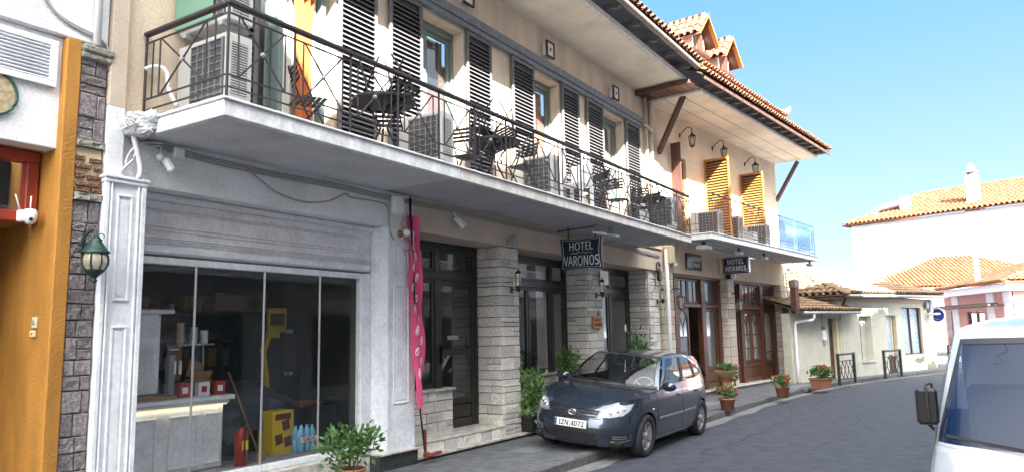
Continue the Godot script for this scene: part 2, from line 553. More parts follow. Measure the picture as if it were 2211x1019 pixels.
func a_stone(parent: Node, mats: Array, O: Vector3, u: Vector3, nrm: Vector3, x0: float, x1: float, y0: float, y1: float, depth: float, gap: float, called := "stone"):
	var o := P(parent, called, stone_mesh(rng.randi()), mats[rng.randi() % mats.size()])
	var B := Basis(u, Vector3.UP, u.cross(Vector3.UP))
	if B.z.dot(nrm) < 0: B = Basis(-u, Vector3.UP, nrm)
	o.basis = B * Basis.from_scale(Vector3(x1 - x0 - gap, y1 - y0 - gap, depth))
	o.position = O + u * (x0 + x1) * 0.5 + Vector3.UP * (y0 + y1) * 0.5 + nrm * (depth * 0.3 + rng.randf_range(-0.006, 0.006) - 0.012)

func stone_face(parent: Node, mats: Array, O: Vector3, u: Vector3, nrm: Vector3, w: float, courses: Array, y0: float, bw := 0.36, depth := 0.05, gap := 0.014, split := 0.35):
	var y := y0
	for h in courses:
		var x := 0.0
		while x < w - 0.01:
			var l := bw * rng.randf_range(0.6, 1.35)
			if w - x - l < bw * 0.45: l = w - x
			if rng.randf() < split and l > 0.12 and h > 0.16:
				var f := rng.randf_range(0.4, 0.6)
				a_stone(parent, mats, O, u, nrm, x, x + l, y, y + h * f, depth, gap)
				if rng.randf() < 0.4 and l > 0.25:
					a_stone(parent, mats, O, u, nrm, x, x + l * 0.5, y + h * f, y + h, depth, gap)
					a_stone(parent, mats, O, u, nrm, x + l * 0.5, x + l, y + h * f, y + h, depth, gap)
				else: a_stone(parent, mats, O, u, nrm, x, x + l, y + h * f, y + h, depth, gap)
			else: a_stone(parent, mats, O, u, nrm, x, x + l, y, y + h, depth, gap)
			x += l
		y += h

func courses(total: float, mean: float) -> Array:
	var n := int(round(total / mean))
	var out := []
	var sum := 0.0
	for i in n:
		var h := rng.randf_range(0.75, 1.25)
		out.append(h)
		sum += h
	for i in n: out[i] *= total / sum
	return out

func mats_of(key: String, n := 4) -> Array:
	var out := []
	for i in n: out.append(M["%s_%d" % [key, i]])
	return out

var tile_var := {}
func tile_mesh(p: float, l: float, v: int) -> Mesh:    # one barrel cover tile and the pan beside it; runs up +y, bulges to +z
	var k := "%.2f %.2f %d" % [p, l, v]
	if not tile_var.has(k):
		var s := ns(true)
		var r := RandomNumberGenerator.new()
		r.seed = v
		var tilt := r.randf_range(-0.012, 0.012)
		for part in 2:
			var rows := []
			var sg := 1.0 if part == 0 else -1.0
			for j in [0.0, 1.0]:
				var rad: float = p * (0.37 - 0.05 * j) if part == 0 else p * (0.30 + 0.03 * j)
				var row := []
				for i in 7:
					var t := PI * i / 6.0
					row.append(Vector3(-cos(t) * rad + (0.0 if part == 0 else p * 0.5) + tilt * (j - 0.5), l * j * 1.12 - (0.03 if part == 0 else 0.0), sg * sin(t) * rad * 0.85 + (0.045 if part == 0 else 0.055) - 0.028 * j))
				rows.append(row)
			sheet(s, rows, part == 1)
			if part == 0:      # the visible thickness of the lower edge
				var low := []
				for i in 7:
					var q: Vector3 = rows[0][i]
					low.append(Vector3(q.x * 0.84, q.y + 0.002, q.z * 0.84))
				sheet(s, [low, rows[0]])
				var up := []
				for i in 7: up.append(low[i] + Vector3(0, 0.12, 0))
				sheet(s, [up, low])
		tile_var[k] = done(s)
	return tile_var[k]

# tiles on the slope from eave corner A along U (unit) for w metres and up V (unit) for h metres; the eave row are parts
func tile_field(roof: Node3D, mats: Array, A: Vector3, U: Vector3, V: Vector3, w: float, h: float, p := 0.21, l := 0.36, rows_as_parts := 1, cut = null):
	var N := U.cross(V).normalized()
	var nx := int(round(w / p))
	var ny := int(ceil(h / l))
	var px := w / nx
	var lots := [[], [], [], []]
	for j in ny:
		for i in nx:
			var at := A + U * (px * (i + 0.5)) + V * (l * j) + N * (0.012 * rng.randf())
			var f := Vector2((i + 0.5) / nx, (j + 0.5) / ny)
			if cut != null and not cut.call(f): continue
			var v := rng.randi() % 4
			var B := Basis(U, V, N).rotated(N, rng.randf_range(-0.03, 0.03))
			if j < rows_as_parts:
				var o := P(roof, "tile", tile_mesh(px, l, v), mats[rng.randi() % 4], at)
				o.basis = B
			else: lots[v].append(Transform3D(B, at))
	for v in 4:
		if lots[v].is_empty(): continue
		var mm := MultiMesh.new()
		mm.transform_format = MultiMesh.TRANSFORM_3D
		mm.mesh = tile_mesh(px, l, v)
		mm.instance_count = lots[v].size()
		for i in lots[v].size(): mm.set_instance_transform(i, lots[v][i])
		var mi := MultiMeshInstance3D.new()
		mi.name = nm(roof, "tile_rows")
		mi.multimesh = mm
		mi.material_override = mats[v]
		mi.set_meta("kind", "stuff")
		roof.add_child(mi)

func slab(parent: Node, called: String, m: Material, a: Vector3, b: Vector3, c: Vector3, d: Vector3, thick: Vector3) -> MeshInstance3D:   # a four-cornered slab
	var s := ns()
	var o := (a + b + c + d) * 0.25 + thick * 0.5
	quado(s, a, b, c, d, o); quado(s, a + thick, b + thick, c + thick, d + thick, o)
	var q := [a, b, c, d]
	for i in 4: quado(s, q[i], q[(i + 1) % 4], q[(i + 1) % 4] + thick, q[i] + thick, o)
	return P(parent, called, done(s), m)

# ---------------------------------------------------------------- the orange house at the left edge
func orange_house():
	var b := th("orange_house", "orange and white rendered house front with a mauve stone pillar, at left edge", "house")
	bx(b, "wall", M.white_wall, -6, 3.71, 4.72, 7.6, -7.5, -7.0, 0.01)
	bx(b, "wall", M.white_wall, -6, 3.335, 3.655, 4.715, -7.5, -7.06, 0.008)
	bx(b, "ceiling", M.orange_wall, -6, 3.31, 3.0, 3.06, -12, -7.5)
	bx(b, "orange_pier", M.orange_wall, 3.32, 3.455, -0.1, 4.712, -12, -6.97, 0.01)
	bx(b, "back_wall", M.dark_room, -6, 3.31, 0, 3.0, -12.1, -12)
	bx(b, "side_wall", M.orange_wall, -6.2, 0.9, -0.1, 3.65, -12, -7.0)
	bx(b, "floor", M.paver, 0.9, 3.31, -0.1, 0.15, -12, -6.99)
	# red window over the passage
	var w := bx(b, "window", M.red_wood, 0.9, 3.31, 2.99, 3.09, -7.44, -7.30, 0.008)
	var o := w.position
	bx(w, "frame", M.red_wood, 0.9 - o.x, 3.31 - o.x, 3.55 - o.y, 3.65 - o.y, -7.44 - o.z, -7.30 - o.z, 0.008)
	bx(w, "frame", M.red_wood, 3.20 - o.x, 3.305 - o.x, 3.09 - o.y, 3.55 - o.y, -7.43 - o.z, -7.305 - o.z, 0.008)
	bx(w, "frame", M.red_wood, 2.2 - o.x, 2.3 - o.x, 3.09 - o.y, 3.55 - o.y, -7.43 - o.z, -7.305 - o.z, 0.008)
	bx(w, "pane", M.pane, 0.9 - o.x, 3.2 - o.x, 3.09 - o.y, 3.55 - o.y, -7.395 - o.z, -7.385 - o.z, 0)
	bx(b, "room", M.dark_room, 0.9, 3.31, 3.065, 3.66, -8.0, -7.9)  # added near-black panel, its colour stands for the dark behind the window
	bx(w, "frame_head", M.plain_wood, 0.9 - o.x, 3.315 - o.x, 3.652 - o.y, 3.69 - o.y, -7.44 - o.z, -7.24 - o.z, 0.008)
	# white vent grille
	var v := bx(b, "vent_grille", M.black, 1.9, 3.2, 4.27, 4.6, -7.08, -7.052, 0)
	o = v.position
	for e in [[1.8, 3.27, 4.6, 4.655], [1.8, 3.27, 4.215, 4.27], [3.2, 3.27, 4.27, 4.6], [1.8, 1.9, 4.27, 4.6]]:
		bx(v, "frame", M.plastic_white, e[0] - o.x, e[1] - o.x, e[2] - o.y, e[3] - o.y, -7.06 - o.z, -7.015 - o.z, 0.004)
	for i in 10:
		var s := bx(v, "slat", M.panel_white, 1.9 - o.x, 3.2 - o.x, -0.009, 0.009, -0.01, 0.032, 0.002)
		s.position = Vector3(s.position.x, 4.288 + i * 0.033 - o.y, -7.035 - o.z)
		s.rotation.x = 0.65
	# stone pillar
	var p := bx(b, "pillar", M.joint, 3.46, 3.705, -0.1, 4.55, -7.4, -7.01, 0)
	var po := -p.position
	var ms := mats_of("mauve_stone")
	stone_face(p, ms, po + Vector3(3.46, 0, -7.01), Vector3.RIGHT, Vector3.BACK, 0.245, courses(3.07, 0.165), 0.13, 0.14, 0.05, 0.008, 0.3)
	stone_face(p, ms, po + Vector3(3.46, 0, -7.01), Vector3.RIGHT, Vector3.BACK, 0.245, courses(0.8, 0.2), 3.78, 0.15, 0.05, 0.008, 0.4)
	stone_face(p, ms, po + Vector3(3.705, 0, -7.01), Vector3.FORWARD, Vector3.RIGHT, 0.2, courses(3.07, 0.22), 0.13, 0.2, 0.04, 0.008, 0.2)
	for y in [3.2, 3.705]: stone_face(p, [M.cap_stone], po + Vector3(3.455, 0, -6.995), Vector3.RIGHT, Vector3.BACK, 0.26, [0.075], y, 0.14, 0.07, 0.006, 0.0)
	bx(p, "band", M.pale_plaster, 3.462 + po.x, 3.706 + po.x, 3.275 + po.y, 3.705 + po.y, -7.3 + po.z, -7.0 + po.z, 0.006)
	for bb in [[3.46, 3.55, 3.58], [3.59, 3.70, 3.57], [3.465, 3.605, 3.50], [3.635, 3.70, 3.49], [3.465, 3.55, 3.41], [3.57, 3.70, 3.405], [3.475, 3.69, 3.335], [3.46, 3.59, 3.28], [3.615, 3.70, 3.285]]:
		a_stone(p, [M.clay_brick], po + Vector3(0, 0, -6.99), Vector3.RIGHT, Vector3.BACK, bb[0], bb[1], bb[2], bb[2] + 0.042, 0.045, 0.004, "brick")
	bx(p, "cap", M.cap_stone, 3.445 + po.x, 3.73 + po.x, 4.555 + po.y, 4.615 + po.y, -7.4 + po.z, -6.94 + po.z, 0.012)
	bx(p, "cap", M.cap_stone, 3.45 + po.x, 3.745 + po.x, 4.618 + po.y, 4.69 + po.y, -7.4 + po.z, -6.92 + po.z, 0.015)
	# oval sign
	var g := th("oval_sign", "round tan sign in a green ring on the white wall below the vent", "sign", Vector3(2.765, 4.045, -7.045))
	var s2 := ns(true)
	var ring := []
	for i in 33: ring.append(Vector3(cos(TAU * i / 32) * 0.195, sin(TAU * i / 32) * 0.195, 0.012))
	tube(s2, ring, 0.013, 6, false)
	mt("green_paint", 0.01, 0.075, 0.045, 0.45)
	skin(mt("tan_board", 0.50, 0.40, 0.24, 0.6), T.stain, 2.0)
	s2.generate_normals()
	P(g, "ring", s2, M.green_paint)
	s2 = ns()
	lathe(s2, [[0.0, -0.004], [0.185, -0.004], [0.185, 0.006], [0.0, 0.008]], 32, Vector3.ZERO, Basis(Vector3.RIGHT, PI / 2))
	P(g, "board", done(s2), M.tan_board)
	# security camera with two aerials, on the window frame
	var c := th("security_camera", "white dome security camera with two aerials on the red window frame", "camera", Vector3(3.20, 3.03, -7.27))
	s2 = ns(true)
	lathe(s2, [[0.0, -0.075], [0.03, -0.068], [0.05, -0.04], [0.057, 0.0], [0.057, 0.03], [0.045, 0.062], [0.0, 0.075]], 16, Vector3(0.0, 0, 0.08))
	P(c, "dome", done(s2), M.plastic_white)
	s2 = ns()
	ab(s2, -0.085, -0.03, -0.05, 0.06, 0.0, 0.05, 0.012)
	ab(s2, -0.04, 0.0, -0.005, 0.025, 0.03, 0.09, 0.005)
	P(c, "bracket", done(s2), M.plastic_white)
	for x in [-0.075, 0.01]:
		s2 = ns(true)
		tube(s2, [Vector3(x, 0.05, 0.05), Vector3(x - (0.045 if x < 0 else 0.0), 0.19, 0.05)], 0.006)
		P(c, "aerial", done(s2), M.plastic_white)
	s2 = ns(true)
	ell(s2, Vector3(-0.015, -0.03, 0.128), Vector3(0.018, 0.018, 0.012), 8)
	P(c, "lens", done(s2), M.black)
	# two little switch boxes on the orange pier
	var sw := th("door_bell", "small beige bell panel on the orange pier", "doorbell", Vector3(3.312, 2.085, -7.22))
	bx(sw, "plate", M.pale_plaster, -0.012, 0.006, -0.05, 0.05, -0.04, 0.04)
	bx(sw, "button", M.plastic_grey, -0.018, -0.01, -0.02, 0.025, -0.02, 0.02)
	sw = th("light_switch", "small pale switch box just below the bell panel", "switch", Vector3(3.312, 1.985, -7.23))
	bx(sw, "plate", M.pale_plaster, -0.016, 0.006, -0.03, 0.03, -0.05, 0.04, 0.006)
	bx(sw, "button", M.black, -0.022, -0.014, -0.008, 0.008, -0.008, 0.008)
	lantern(th("wall_lantern", "dark green ribbed globe lantern hanging on the mauve stone pillar", "lantern", Vector3(3.585, 2.62, -6.79)))
	# cables and pipe above the pillar
	for k in 3:
		s2 = ns(true)
		var pts := []
		for q in [[3.05, 5.2], [3.10, 5.02], [3.22, 4.90], [3.40, 4.84], [3.60, 4.80], [3.70, 4.70], [3.715, 4.5]]:
			pts.append(Vector3(q[0] + k * 0.018, q[1] - k * 0.016 + 0.004, -6.985))
		tube(s2, smooth(pts, 4), 0.010, 6)
		tag(P(self, "wall_cable", done(s2), M.cable), "grey cable, %s of the three curving over the stone pillar" % ["outermost", "middle one", "innermost"][k], "cable", "cables over the stone pillar")
	s2 = ns(true)
	tube(s2, [Vector3(3.575, 4.7, -6.95), Vector3(3.575, 7.6, -6.95)], 0.035, 10)
	tag(P(self, "downpipe", done(s2), M.plastic_white), "white plastic pipe rising from the top of the stone pillar", "pipe")

func smooth(p: Array, k: int) -> Array:      # Catmull-Rom through the points
	var out := []
	for i in p.size() - 1:
		for j in k:
			var t := float(j) / k
			out.append(p[i].cubic_interpolate(p[i + 1], p[maxi(i - 1, 0)], p[mini(i + 2, p.size() - 1)], t))
	out.append(p[-1])
	return out

func lantern(o: Node3D):
	mt("verdigris", 0.018, 0.05, 0.045, 0.5, 0.3)
	var s := ns(true)
	lathe(s, [[0.0, -0.19], [0.02, -0.185], [0.028, -0.165], [0.016, -0.15], [0.028, -0.135], [0.075, -0.09], [0.085, -0.08], [0.085, -0.07]], 14)
	P(o, "base", done(s), M.verdigris)
	s = ns(true)
	lathe(s, [[0.080, -0.068], [0.105, -0.03], [0.112, 0.02], [0.100, 0.065], [0.085, 0.085]], 18)
	mt("amber_pane", 0.55, 0.50, 0.36, 0.08)
	M.amber_pane.albedo_color.a = 0.5
	M.amber_pane.transparency = BaseMaterial3D.TRANSPARENCY_ALPHA
	P(o, "globe", done(s), M.amber_pane)
	s = ns()
	for k in 8:
		var t := TAU * k / 8
		var d := Vector3(cos(t), 0, sin(t))
		var pts := [d * 0.083 + Vector3(0, -0.07, 0), d * 0.108 + Vector3(0, -0.03, 0), d * 0.115 + Vector3(0, 0.02, 0), d * 0.103 + Vector3(0, 0.065, 0), d * 0.088 + Vector3(0, 0.085, 0)]
		for i in 4: bar(s, pts[i], pts[i + 1], 0.011)
	P(o, "rib", done(s), M.verdigris)
	s = ns(true)
	lathe(s, [[0.118, 0.08], [0.120, 0.095], [0.10, 0.115], [0.075, 0.15], [0.05, 0.185], [0.052, 0.205], [0.03, 0.215], [0.02, 0.235], [0.0, 0.24]], 16)
	P(o, "hood", done(s), M.verdigris)
	s = ns(true)
	tube(s, smooth([Vector3(-0.02, 0.12, -0.20), Vector3(-0.03, 0.24, -0.14), Vector3(0, 0.30, -0.05), Vector3(0, 0.23, 0.0)], 5), 0.013, 6)
	tube(s, arc(Vector3(0.03, 0.235, 0.03), Vector3.RIGHT, Vector3.UP, 0.025, -1, 4.5, 10), 0.006, 5)
	ell(s, Vector3(-0.02, 0.16, -0.205), Vector3(0.05, 0.11, 0.018), 8)
	tube(s, smooth([Vector3(-0.02, 0.25, -0.2), Vector3(-0.01, 0.33, -0.17), Vector3(0.0, 0.39, -0.16)], 4), 0.005, 5)
	P(o, "bracket", done(s), M.verdigris)

# ---------------------------------------------------------------- the white shop
func moulding(parent: Node, called: String, m: Material, x0: float, x1: float, y0: float, y1: float, z: float, w := 0.03, d := 0.02):
	var s := ns()
	ab(s, x0, x1, y0, y0 + w, z - 0.004, z + d, 0.006); ab(s, x0, x1, y1 - w, y1, z - 0.004, z + d, 0.006)
	ab(s, x0, x0 + w, y0 + w, y1 - w, z - 0.004, z + d, 0.006); ab(s, x1 - w, x1, y0 + w, y1 - w, z - 0.004, z + d, 0.006)
	return P(parent, called, done(s), m)

func shop():
	var b := th("shop_front", "white shopfront with four glass panels under a long shutter box", "shop")
	bx(b, "beam", M.white_wall, 3.9, 8.27, 3.435, 3.93, -7.4, -7.0, 0.008)
	# left pilaster
	var p: Node3D = bx(b, "pilaster", M.panel_white, 3.715, 4.10, 0.0, 3.46, -7.38, -6.93, 0.006)
	var o := -p.position
	for x in [[3.705, 3.75], [3.765, 3.785], [4.03, 4.05], [4.065, 4.115]]:
		bx(p, "fillet", M.panel_white, x[0] + o.x, x[1] + o.x, 0.14 + o.y, 3.40 + o.y, -6.94 + o.z, -6.905 + o.z, 0.006)
	bx(p, "cap", M.panel_white, 3.70 + o.x, 4.125 + o.x, 3.40 + o.y, 3.44 + o.y, -7.38 + o.z, -6.895 + o.z, 0.008)
	bx(p, "cap", M.panel_white, 3.69 + o.x, 4.135 + o.x, 3.442 + o.y, 3.475 + o.y, -7.38 + o.z, -6.88 + o.z, 0.008)
	for y in [[2.28, 3.3], [0.45, 2.05]]:
		moulding(p, "panel_frame", M.panel_white, 3.83 + o.x, 3.99 + o.x, y[0] + o.y, y[1] + o.y, -6.93 + o.z, 0.025, 0.018)
		bx(p, "panel", M.panel_white, 3.87 + o.x, 3.95 + o.x, y[0] + 0.05 + o.y, y[1] - 0.05 + o.y, -6.935 + o.z, -6.92 + o.z, 0.006)
	# right pilaster
	p = bx(b, "pilaster", M.panel_white, 7.66, 8.25, 0.34, 3.434, -7.4, -6.96, 0.006)
	o = -p.position
	for y in [[2.78, 3.25], [0.98, 2.62]]:
		moulding(p, "panel_frame", M.panel_white, 7.79 + o.x, 8.11 + o.x, y[0] + o.y, y[1] + o.y, -6.96 + o.z, 0.022, 0.014)
		bx(p, "panel", M.panel_white, 7.84 + o.x, 8.06 + o.x, y[0] + 0.05 + o.y, y[1] - 0.05 + o.y, -6.965 + o.z, -6.95 + o.z, 0.006)
	bx(p, "fillet", M.panel_white, 7.655 + o.x, 7.70 + o.x, 0.36 + o.y, 3.42 + o.y, -6.97 + o.z, -6.942 + o.z, 0.006)
	bx(b, "sill", M.marble, 7.52, 8.30, 0.33, 0.358, -7.4, -6.90, 0.006)
	bx(b, "plinth", M.dark_marble, 7.52, 8.28, -0.1, 0.328, -7.4, -6.93, 0.004)
	# shutter box
	var q := bx(b, "shutter_box", M.sheet_grey, 4.10, 7.655, 2.80, 3.434, -7.45, -7.27, 0.006)
	o = -q.position
	for y in [[3.27, 3.285], [3.245, 3.258], [3.085, 3.10], [3.045, 3.055], [2.965, 2.98], [2.94, 2.952], [2.915, 2.928]]:
		bx(q, "bead", M.sheet_grey, 4.10 + o.x, (7.47 if y[0] > 3.0 else 7.60) + o.x, y[0] + o.y, y[1] + o.y, -7.28 + o.z, -7.252 + o.z, 0.004)
	bx(q, "bead", M.sheet_grey, 7.455 + o.x, 7.47 + o.x, 3.10 + o.y, 3.245 + o.y, -7.28 + o.z, -7.253 + o.z, 0.004)
	bx(q, "hood", M.sheet_grey, 4.10 + o.x, 7.655 + o.x, 3.36 + o.y, 3.433 + o.y, -7.28 + o.z, -7.20 + o.z, 0.02)
	bx(q, "end_bar", M.panel_white, 4.10 + o.x, 7.64 + o.x, 2.815 + o.y, 2.885 + o.y, -7.28 + o.z, -7.235 + o.z, 0.008)
	# glass front: four frameless panels between head and foot rails
	var xs := [4.11, 4.955, 5.875, 6.755, 7.47]
	for i in 4:
		bx(b, "head_rail", M.panel_white, xs[i] + 0.003, xs[i + 1] - 0.003, 2.70, 2.775, -7.335, -7.265, 0.006)
		bx(b, "pane", M.shop_pane, xs[i] + 0.004, xs[i + 1] - 0.004, 0.45, 2.70, -7.305, -7.295, 0)
		if i < 3: bx(b, "edge_strip", M.alu, xs[i + 1] - 0.012, xs[i + 1] + 0.012, 0.452, 2.698, -7.309, -7.291, 0.003)
		bx(b, "foot_rail", M.panel_white, xs[i] + 0.003, xs[i + 1] - 0.003, 0.375, 0.45, -7.335, -7.265, 0.006)
	bx(b, "jamb", M.panel_white, 7.47, 7.655, 0.375, 2.775, -7.36, -7.25, 0.006)
	bx(b, "threshold", M.marble, 3.9, 7.52, -0.1, 0.372, -7.42, -7.12, 0.006)
	# the room behind
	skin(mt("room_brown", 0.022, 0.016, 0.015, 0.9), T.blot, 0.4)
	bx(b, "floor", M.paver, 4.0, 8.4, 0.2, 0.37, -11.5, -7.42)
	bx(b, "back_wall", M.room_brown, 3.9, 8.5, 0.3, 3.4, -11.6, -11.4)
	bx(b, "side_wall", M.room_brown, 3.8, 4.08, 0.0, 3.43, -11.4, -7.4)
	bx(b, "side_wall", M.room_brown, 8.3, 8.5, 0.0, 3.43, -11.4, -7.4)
	bx(b, "ceiling", M.dark_room, 4.08, 8.3, 3.1, 3.43, -11.4, -7.46)
	for i in 9:
		for k in 3: bx(b, "floor_tile", M.paver, 5.2 + i * 0.32, 5.51 + i * 0.32, 0.36, 0.378, -7.74 - k * 0.32, -7.43 - k * 0.32, 0.004)
	shop_goods()
	# wall fittings above and beside
	p = th("junction_box", "pale round-cornered electric box at the beam end above the flag", "junction box", Vector3(7.83, 3.74, -6.94))
	bx(p, "case", M.plastic_white, -0.10, 0.10, -0.14, 0.13, -0.055, 0.06, 0.03)
	bx(p, "lid", M.plastic_white, -0.085, 0.085, -0.12, 0.11, 0.055, 0.068, 0.008)
	p = th("globe_lamp", "small white globe lamp on a brass rose on the right pilaster", "lamp", Vector3(7.96, 3.34, -6.94))
	mt("brass", 0.35, 0.22, 0.07, 0.35, 0.8)
	var s := ns(true)
	lathe(s, [[0.0, 0.03], [0.03, 0.03], [0.055, 0.0]], 14, Vector3(-0.05, 0, 0), Basis(Vector3.RIGHT, PI / 2))
	P(p, "rose", done(s), M.brass)
	s = ns(true)
	ell(s, Vector3(0.03, 0.02, 0.05), Vector3(0.06, 0.055, 0.055), 10)
	P(p, "globe", done(s), M.plastic_white)
	s = ns(true)
	tube(s, arc(Vector3(0.02, 0.13, 0.04), Vector3.RIGHT, Vector3.UP, 0.085, 0.3, 5.9, 18), 0.006, 5)
	tube(s, arc(Vector3(0.03, -0.15, 0.04), Vector3.RIGHT, Vector3.UP, 0.09, -2.2, 2.2, 18), 0.006, 5)
	P(p, "scroll", done(s), M.brass)
	# old cable bracket under the left end of the balcony, camera and boxes
	p = th("security_camera", "white bullet security camera angled down above the left pilaster", "camera", Vector3(4.28, 3.74, -6.97))
	s = ns(true)
	ell(s, Vector3(-0.02, 0, 0.03), Vector3(0.045, 0.04, 0.04), 8)
	tube(s, [Vector3(0.0, 0.12, 0.0), Vector3(-0.01, 0.02, 0.02)], 0.01)
	P(p, "mount", done(s), M.plastic_white)
	s = ns()
	cbox(s, Vector3(0.045, -0.075, 0.08), Vector3(0.075, 0.15, 0.075), 0.02, Basis(Vector3(0, 0, 1), 0.45) * Basis(Vector3(1, 0, 0), -0.3))
	P(p, "body", done(s), M.plastic_white)
	p = th("cable_box", "small white socket box beside the bullet camera", "junction box", Vector3(4.47, 3.83, -6.97))
	bx(p, "case", M.plastic_white, -0.06, 0.05, -0.06, 0.05, -0.03, 0.05, 0.01)
	bx(p, "plug", M.plastic_grey, 0.05, 0.16, -0.02, 0.035, -0.03, 0.04, 0.012)

func shop_goods():
	# panelled counter
	var c := th("counter", "white panelled counter with a wooden top edge inside the shop window", "counter", Vector3(4.10, 0.378, -8.0))
	bx(c, "body", M.panel_white, 0, 1.78, 0, 0.76, -0.6, 0.0, 0.02)
	bx(c, "moulding", M.plastic_white, 0, 1.83, 0.76, 0.80, -0.6, 0.05, 0.012)
	bx(c, "top", M.panel_white, 0, 1.88, 0.80, 0.86, -0.62, 0.09, 0.015)
	bx(c, "wooden_edge", M.plain_wood, 0, 1.08, 0.862, 0.91, -0.6, 0.10, 0.008)
	var led := mt("led_strip", 0.9, 0.85, 0.6, 0.5)
	led.emission_enabled = true
	led.emission = Color(1.0, 0.93, 0.7)
	led.emission_energy_multiplier = 0.035
	bx(c, "led_strip", led, 0.0, 1.80, 0.745, 0.757, 0.012, 0.03, 0)
	var glow := AreaLight3D.new()
	glow.name = "led_glow"
	glow.area_size = Vector2(1.8, 0.02)
	glow.light_energy = 0.003
	glow.light_color = Color(1.0, 0.94, 0.75)
	glow.shadow_enabled = true
	glow.position = Vector3(0.9, 0.738, 0.03)
	glow.rotation.x = -PI / 2 + 0.5
	c.add_child(glow)
	for x in [-0.06, 0.48, 1.02, 1.48]:
		moulding(c, "panel_frame", M.panel_white, x + 0.03, x + (0.42 if x < 1.4 else 0.26), 0.06, 0.66, 0.0, 0.028, 0.02)
	# ice machine with louvred side
	var m := th("ice_machine", "white ice machine with louvred panel standing on the counter", "machine", Vector3(4.42, 1.295, -8.1))
	bx(m, "body", M.panel_white, 0, 0.66, 0, 0.92, -0.5, 0.0, 0.02)
	bx(m, "top", M.plastic_white, -0.02, 0.80, 0.92, 0.97, -0.5, 0.04, 0.01)
	for col in 4:
		var s := ns()
		for r in 15: ab(s, 0.08 + col * 0.13, 0.18 + col * 0.13, 0.08 + r * 0.034, 0.095 + r * 0.034, -0.002, 0.012, 0.003)
		P(m, "louvre_column", done(s), M.plastic_white)
	for k in [[0.03, 0.03], [0.63, 0.03], [0.63, 0.89]]: bx(m, "screw", M.black, k[0] - 0.008, k[0] + 0.008, k[1] - 0.008, k[1] + 0.008, -0.001, 0.004)
	# things on the counter
	mt("card", 0.30, 0.16, 0.07, 0.8); mt("can_red", 0.35, 0.02, 0.015, 0.4); mt("cup_blue", 0.35, 0.55, 0.62, 0.5); mt("cup_tan", 0.4, 0.3, 0.22, 0.6)
	var d := th("paper_cups", "tall stack of tan paper cups on the dispenser", "cups", Vector3(5.42, 1.86, -8.25))
	stack(d, M.cup_tan, 0.045, 0.05, 5)
	d = th("paper_cups", "stack of pale blue paper cups beside the tan cups", "cups", Vector3(5.60, 1.86, -8.25))
	stack(d, M.cup_blue, 0.045, 0.05, 4)
	d = th("paper_cups", "stack of white cups at the right end of the dispenser", "cups", Vector3(5.74, 1.86, -8.25))
	stack(d, M.plastic_white, 0.05, 0.04, 4)
	d = th("dispenser", "dark cup dispenser shelf on the shop counter", "dispenser", Vector3(5.35, 1.238, -8.3))
	bx(d, "shelf", M.plastic_grey, 0, 0.50, 0.60, 0.62, -0.12, 0.12)
	bx(d, "back", M.card, 0, 0.20, 0.18, 0.60, -0.12, -0.10)
	for x in [0.0, 0.46]: bx(d, "post", M.plastic_grey, x, x + 0.03, 0.0, 0.60, -0.1, -0.07)
	d = th("cardboard_tray", "open brown cardboard tray under the cup shelf", "tray", Vector3(5.5, 1.238, -8.18))
	bx(d, "base", M.card, 0, 0.25, 0.17, 0.20, -0.1, 0.1)
	var w := bx(d, "flap", M.card, 0.05, 0.25, 0.2, 0.40, -0.1, -0.085); w.rotation.z = -0.3
	w = bx(d, "flap", M.card, 0.0, 0.25, 0.2, 0.30, 0.085, 0.1); w.rotation.x = 0.5
	bx(d, "leg", M.card, 0.02, 0.23, 0, 0.17, -0.08, 0.08)
	for k in [[5.33, M.can_red, "red coffee tin on the counter next to the ice machine"], [5.58, M.plastic_white, "white carton with red print on the counter"], [5.80, M.can_red, "red and blue tin at the counter's right end"]]:
		d = th("tin" if k[1] == M.can_red else "carton", k[2], "tin" if k[1] == M.can_red else "carton", Vector3(k[0], 1.238, -8.02))
		bx(d, "body", k[1], -0.07, 0.08, 0, 0.17, -0.05, 0.05, 0.01)
		bx(d, "label", M.plastic_white if k[1] == M.can_red else M.can_red, -0.04, 0.03, 0.05, 0.12, 0.048, 0.054, 0)
	d = th("tap_dispenser", "white tap dispenser with two levers on the counter", "dispenser", Vector3(5.22, 1.238, -8.1))
	bx(d, "body", M.plastic_grey, -0.02, 0.06, 0, 0.5, -0.1, 0.0, 0.01)
	bx(d, "arm", M.plastic_white, -0.02, 0.08, 0.55, 0.57, -0.05, 0.02)
	for x in [0.02, 0.09]: bx(d, "lever", M.plastic_white, x, x + 0.03, 0.27, 0.43, 0.0, 0.03, 0.006)
	# fire extinguisher
	var f := th("fire_extinguisher", "red fire extinguisher with a yellow label on the shop floor", "fire extinguisher", Vector3(6.03, 0.378, -7.85))
	mt("fire_red", 0.32, 0.012, 0.012, 0.3); mt("label_yellow", 0.7, 0.5, 0.03, 0.6)
	var s := ns(true)
	lathe(s, [[0.0, 0.0], [0.08, 0.0], [0.08, 0.36], [0.06, 0.41], [0.025, 0.44], [0.02, 0.46]], 16)
	P(f, "body", done(s), M.fire_red)
	s = ns()
	ab(s, -0.03, 0.05, 0.46, 0.50, -0.02, 0.02); ab(s, -0.01, 0.08, 0.51, 0.525, -0.012, 0.012)
	P(f, "valve", done(s), M.black)
	s = ns(true)
	tube(s, smooth([Vector3(0.03, 0.48, 0), Vector3(0.0, 0.5, 0.07), Vector3(-0.02, 0.35, 0.095), Vector3(-0.02, 0.1, 0.09)], 5), 0.01)
	P(f, "hose", done(s), M.black)
	bx(f, "label", M.label_yellow, -0.04, 0.04, 0.19, 0.30, 0.07, 0.083, 0)
	# broom leaning
	f = th("broom", "wooden broom leaning behind the glass beside the extinguisher", "broom", Vector3(6.34, 0.378, -7.9))
	s = ns(true)
